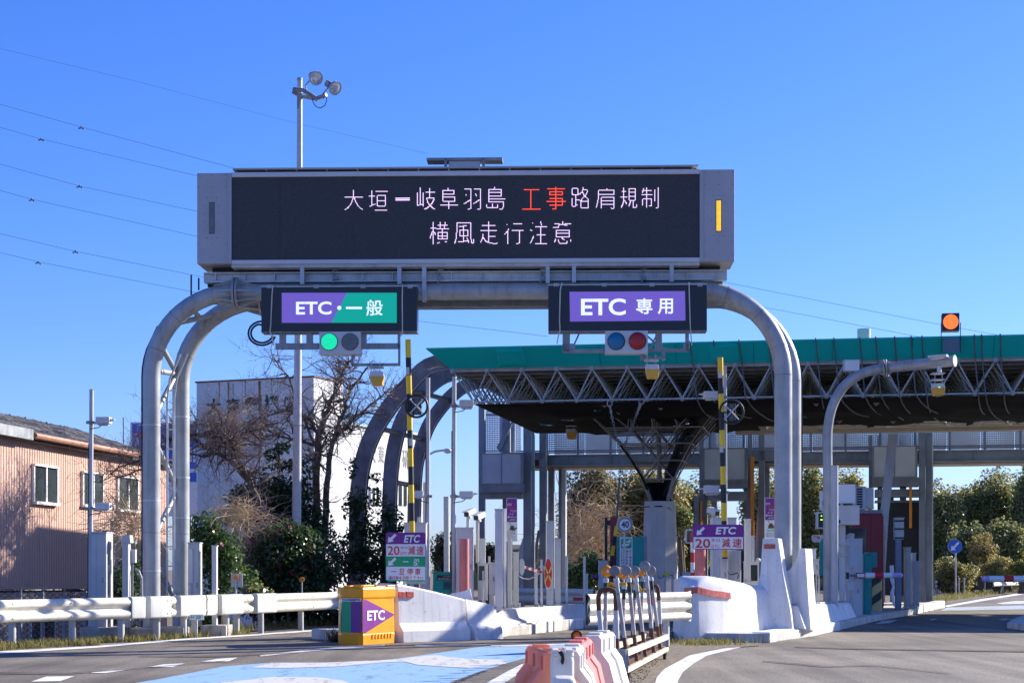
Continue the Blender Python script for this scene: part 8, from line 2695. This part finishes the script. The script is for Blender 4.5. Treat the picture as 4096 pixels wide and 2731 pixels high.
far_tree('dark green tree right of the fan column pedestal', 2760, 2090, 88, 110, 215, 36, 1.0, 0.11, [LF_MID, LF_OLIVE, LF_YEL], [0.45, 0.35, 0.2])
far_tree('low glossy bush at the foot of the tan thicket', 2335, 2290, 76, 95, 75, 20, 1.1, 0.085, [LF_GLOSS, LF_DARK], [0.6, 0.4], name='shrub')
far_tree('sunny green shrub just right of the pedestal', 2730, 2080, 78, 40, 85, 14, 1.1, 0.09, [LF_GLOSS, LF_YEL], [0.6, 0.4], name='shrub')
far_tree('dark hedge between the cream post and tall white cabinet', 1770, 2230, 62, 50, 95, 14, 1.1, 0.08, [LF_DARK, LF_OLIVE], [0.8, 0.2], name='shrub')
far_tree('dark overgrown hedge left of the tall twin post', 1960, 2230, 62, 55, 105, 16, 1.1, 0.08, [LF_DARK, LF_OLIVE, LF_TAN], [0.6, 0.25, 0.15], name='shrub')
vines('dry_vines', 'wild dry vines spilling over the tan thicket by the fan column', 'vines', P(2340, 2150, 80), (1.6, 0.8, 1.8), 420, DRY, 0.016, 2.2, 6)
far_tree('yellow green tree seen left of the right gantry leg', 3055, 2080, 96, 90, 220, 30, 1.0, 0.12, [LF_YEL, LF_OLIVE, LF_DARK], [0.4, 0.4, 0.2])
far_tree('yellow green tree between the right gantry leg and the curved mast', 3240, 2080, 96, 85, 225, 32, 1.0, 0.12, [LF_YEL, LF_GLOSS, LF_OLIVE], [0.45, 0.3, 0.25])
far_tree('golden tree behind the blank white panel', 3410, 2080, 98, 85, 200, 32, 1.0, 0.12, [LF_YEL, LF_OLIVE], [0.65, 0.35])
RT = [('dark green tree just right of the rear tower', 3770, 2120, 104, 85, 200, [0.5, 0.35, 0.15]), ('tall olive tree second from the rear tower at right', 3880, 2080, 106, 80, 170, [0.35, 0.4, 0.25]), ('broad leafy tree at the far right skyline', 3990, 2065, 106, 90, 190, [0.45, 0.35, 0.2]),
      ('dark tree cut by the right picture edge', 4110, 2060, 104, 90, 200, [0.6, 0.3, 0.1]), ('lower dark tree behind the round blue sign', 3880, 2210, 98, 90, 130, [0.65, 0.3, 0.05]), ('lower shaded tree near the right edge above the rail', 4030, 2210, 98, 100, 130, [0.6, 0.3, 0.1])]
for lbl, cx, cy, Y, rx, rz, wts in RT:
    far_tree(lbl, cx, cy, Y, rx, rz, 36, 0.95, 0.13, [LF_MID, LF_OLIVE, LF_YEL], wts)
far_tree('round olive shrub on the verge behind the round blue sign', 3820, 2305, 89, 85, 75, 22, 1.2, 0.07, [LF_OLIVE, LF_DARK, LF_YEL], [0.5, 0.25, 0.25], name='shrub')
far_tree('yellowish shrub above the distant guard rail', 3985, 2280, 92, 70, 60, 18, 1.2, 0.08, [LF_YEL, LF_OLIVE], [0.6, 0.4], name='shrub')
far_tree('yellow green shrub at the right edge above the barrier arm', 4090, 2275, 92, 60, 60, 16, 1.2, 0.08, [LF_YEL, LF_GLOSS], [0.6, 0.4], name='shrub')
far_tree('pale flowering branchy shrub behind the round blue sign', 3930, 2190, 94, 60, 60, 14, 0.9, 0.09, [LF_TAN, LF_YEL], [0.6, 0.4], name='shrub')
for i_, (cx, cy, rx, rz, wts) in enumerate(((3800, 2150, 120, 190, [.5, .3, .2]), (3950, 2120, 120, 190, [.4, .35, .25]), (4090, 2110, 110, 200, [.5, .3, .2]), (2700, 2120, 130, 230, [.4, .4, .2]), (3150, 2110, 120, 215, [.3, .4, .3]), (3330, 2110, 120, 215, [.3, .4, .3]))):
    far_tree(['olive tree in the back row just right of the rear tower', 'olive tree in the back row above the round blue sign', 'olive tree in the back row at the right picture edge', 'olive tree in the back row right of the fan column', 'olive tree in the back row behind the right gantry legs', 'olive tree in the back row behind the curved mast'][i_], cx, cy, 114, rx, rz, 40, 0.9, 0.14, [LF_MID, LF_OLIVE, LF_YEL], wts)
# low dark bank added as a screen so that no daylight shows under the trees
b = MB(); b.loft([[Vector((x, y, z)) for y, z in ((110, -0.1), (114, 2.6), (122, 3.0), (140, -0.1))] for x in (-5, 10, 24, 40, 70)]); struct('daylight_screen_bank', b, mat('bank', (0.035, 0.045, 0.02), 0.95, var=0.5, vscale=0.5))

# grass and weeds
def blades(name, label, spots, m, h, n, seed, kind='stuff'):
    g_ = random.Random(seed)
    b = MB()
    for _ in range(n):
        x, y, z = spots(g_)
        a = g_.random() * 6.28
        hh = h * (0.4 + 0.9 * g_.random())
        w_ = 0.006 + 0.006 * g_.random()
        lx, ly = g_.gauss(0, 0.35) * hh, g_.gauss(0, 0.35) * hh
        dx, dy = math.cos(a) * w_, math.sin(a) * w_
        b.add([(x - dx, y - dy, z), (x + dx, y + dy, z), (x + dx * .6 + lx * .4, y + dy * .6 + ly * .4, z + hh * .6), (x - dx * .6 + lx * .4, y - dy * .6 + ly * .4, z + hh * .6), (x + lx, y + ly, z + hh)], [(0, 1, 2, 3), (3, 2, 4)])
    o = b.build(name, m)
    o['kind'] = kind; o['label'] = label; o['category'] = 'grass'
    return o
def left_verge(g_):
    px = g_.uniform(-200, 470) if g_.random() < 0.75 else g_.uniform(470, 1000)
    for (a, ya), (c, yc) in zip(RAIL, RAIL[1:]):
        if a <= px <= c: py = ya + (yc - ya) * (px - a) / (c - a); break
    q = G(px, py + g_.uniform(-6, 12 if px < 400 else 3))
    return q.x, q.y, ground_z(q.x, q.y)
blades('grass', 'sparse yellow green grass along the left verge under the guard rail', left_verge, GRASS, 0.13, 3800, 1)
def nose_verge(g_):
    q = G(g_.gauss(2830, 90), g_.uniform(2552, 2582)); return q.x, q.y, 0.01
blades('weeds', 'dry weeds at the foot of the right island nose', nose_verge, GRASS, 0.10, 1300, 2)
def weed_clump(g_):
    q = G(2735 + g_.gauss(0, 12), 2560 + g_.uniform(-4, 4)); return q.x, q.y, 0.01
blades('weeds', 'taller weed clump left at the right island nose', weed_clump, GRASS, 0.24, 260, 3)
def far_verge(g_):
    px = g_.uniform(3720, 4150); q = G(px, 2412 - (px - 3720) * 0.135 + g_.uniform(-16, 3)); return q.x, q.y, 0.0
blades('grass', 'straw coloured grass along the far right verge', far_verge, GRASS, 0.22, 2500, 5)
def rail_back(g_):
    px = g_.uniform(950, 1400)
    q = G(px, 2500 - (px - 950) * 0.05 + g_.uniform(-6, 18)); return q.x, q.y, ground_z(q.x, q.y)
blades('weeds', 'brown weeds behind the long guard rail', rail_back, GRASS, 0.18, 1200, 6)
def drum_weed(g_):
    q = G(1335 + g_.gauss(0, 14), 2560 + g_.uniform(-6, 8)); return q.x, q.y, 0.0
blades('weeds', 'dark weed tuft left of the yellow crash cushion', drum_weed, mat('weed_dark', (0.06, 0.045, 0.03), 0.9), 0.22, 220, 7)
b = MB()
rg_ = random.Random(8)
for _ in range(300):
    y_ = rg_.uniform(2600, 2760); q = G(rg_.uniform(2480, 2670 - (y_ - 2600) * 0.75), y_, 0.0)
    b.ball(q + Vector((0, 0, 0.012)), rg_.uniform(0.006, 0.016), 5, 3)
o = b.build('gravel_stones', GRAVEL); o['kind'] = 'stuff'
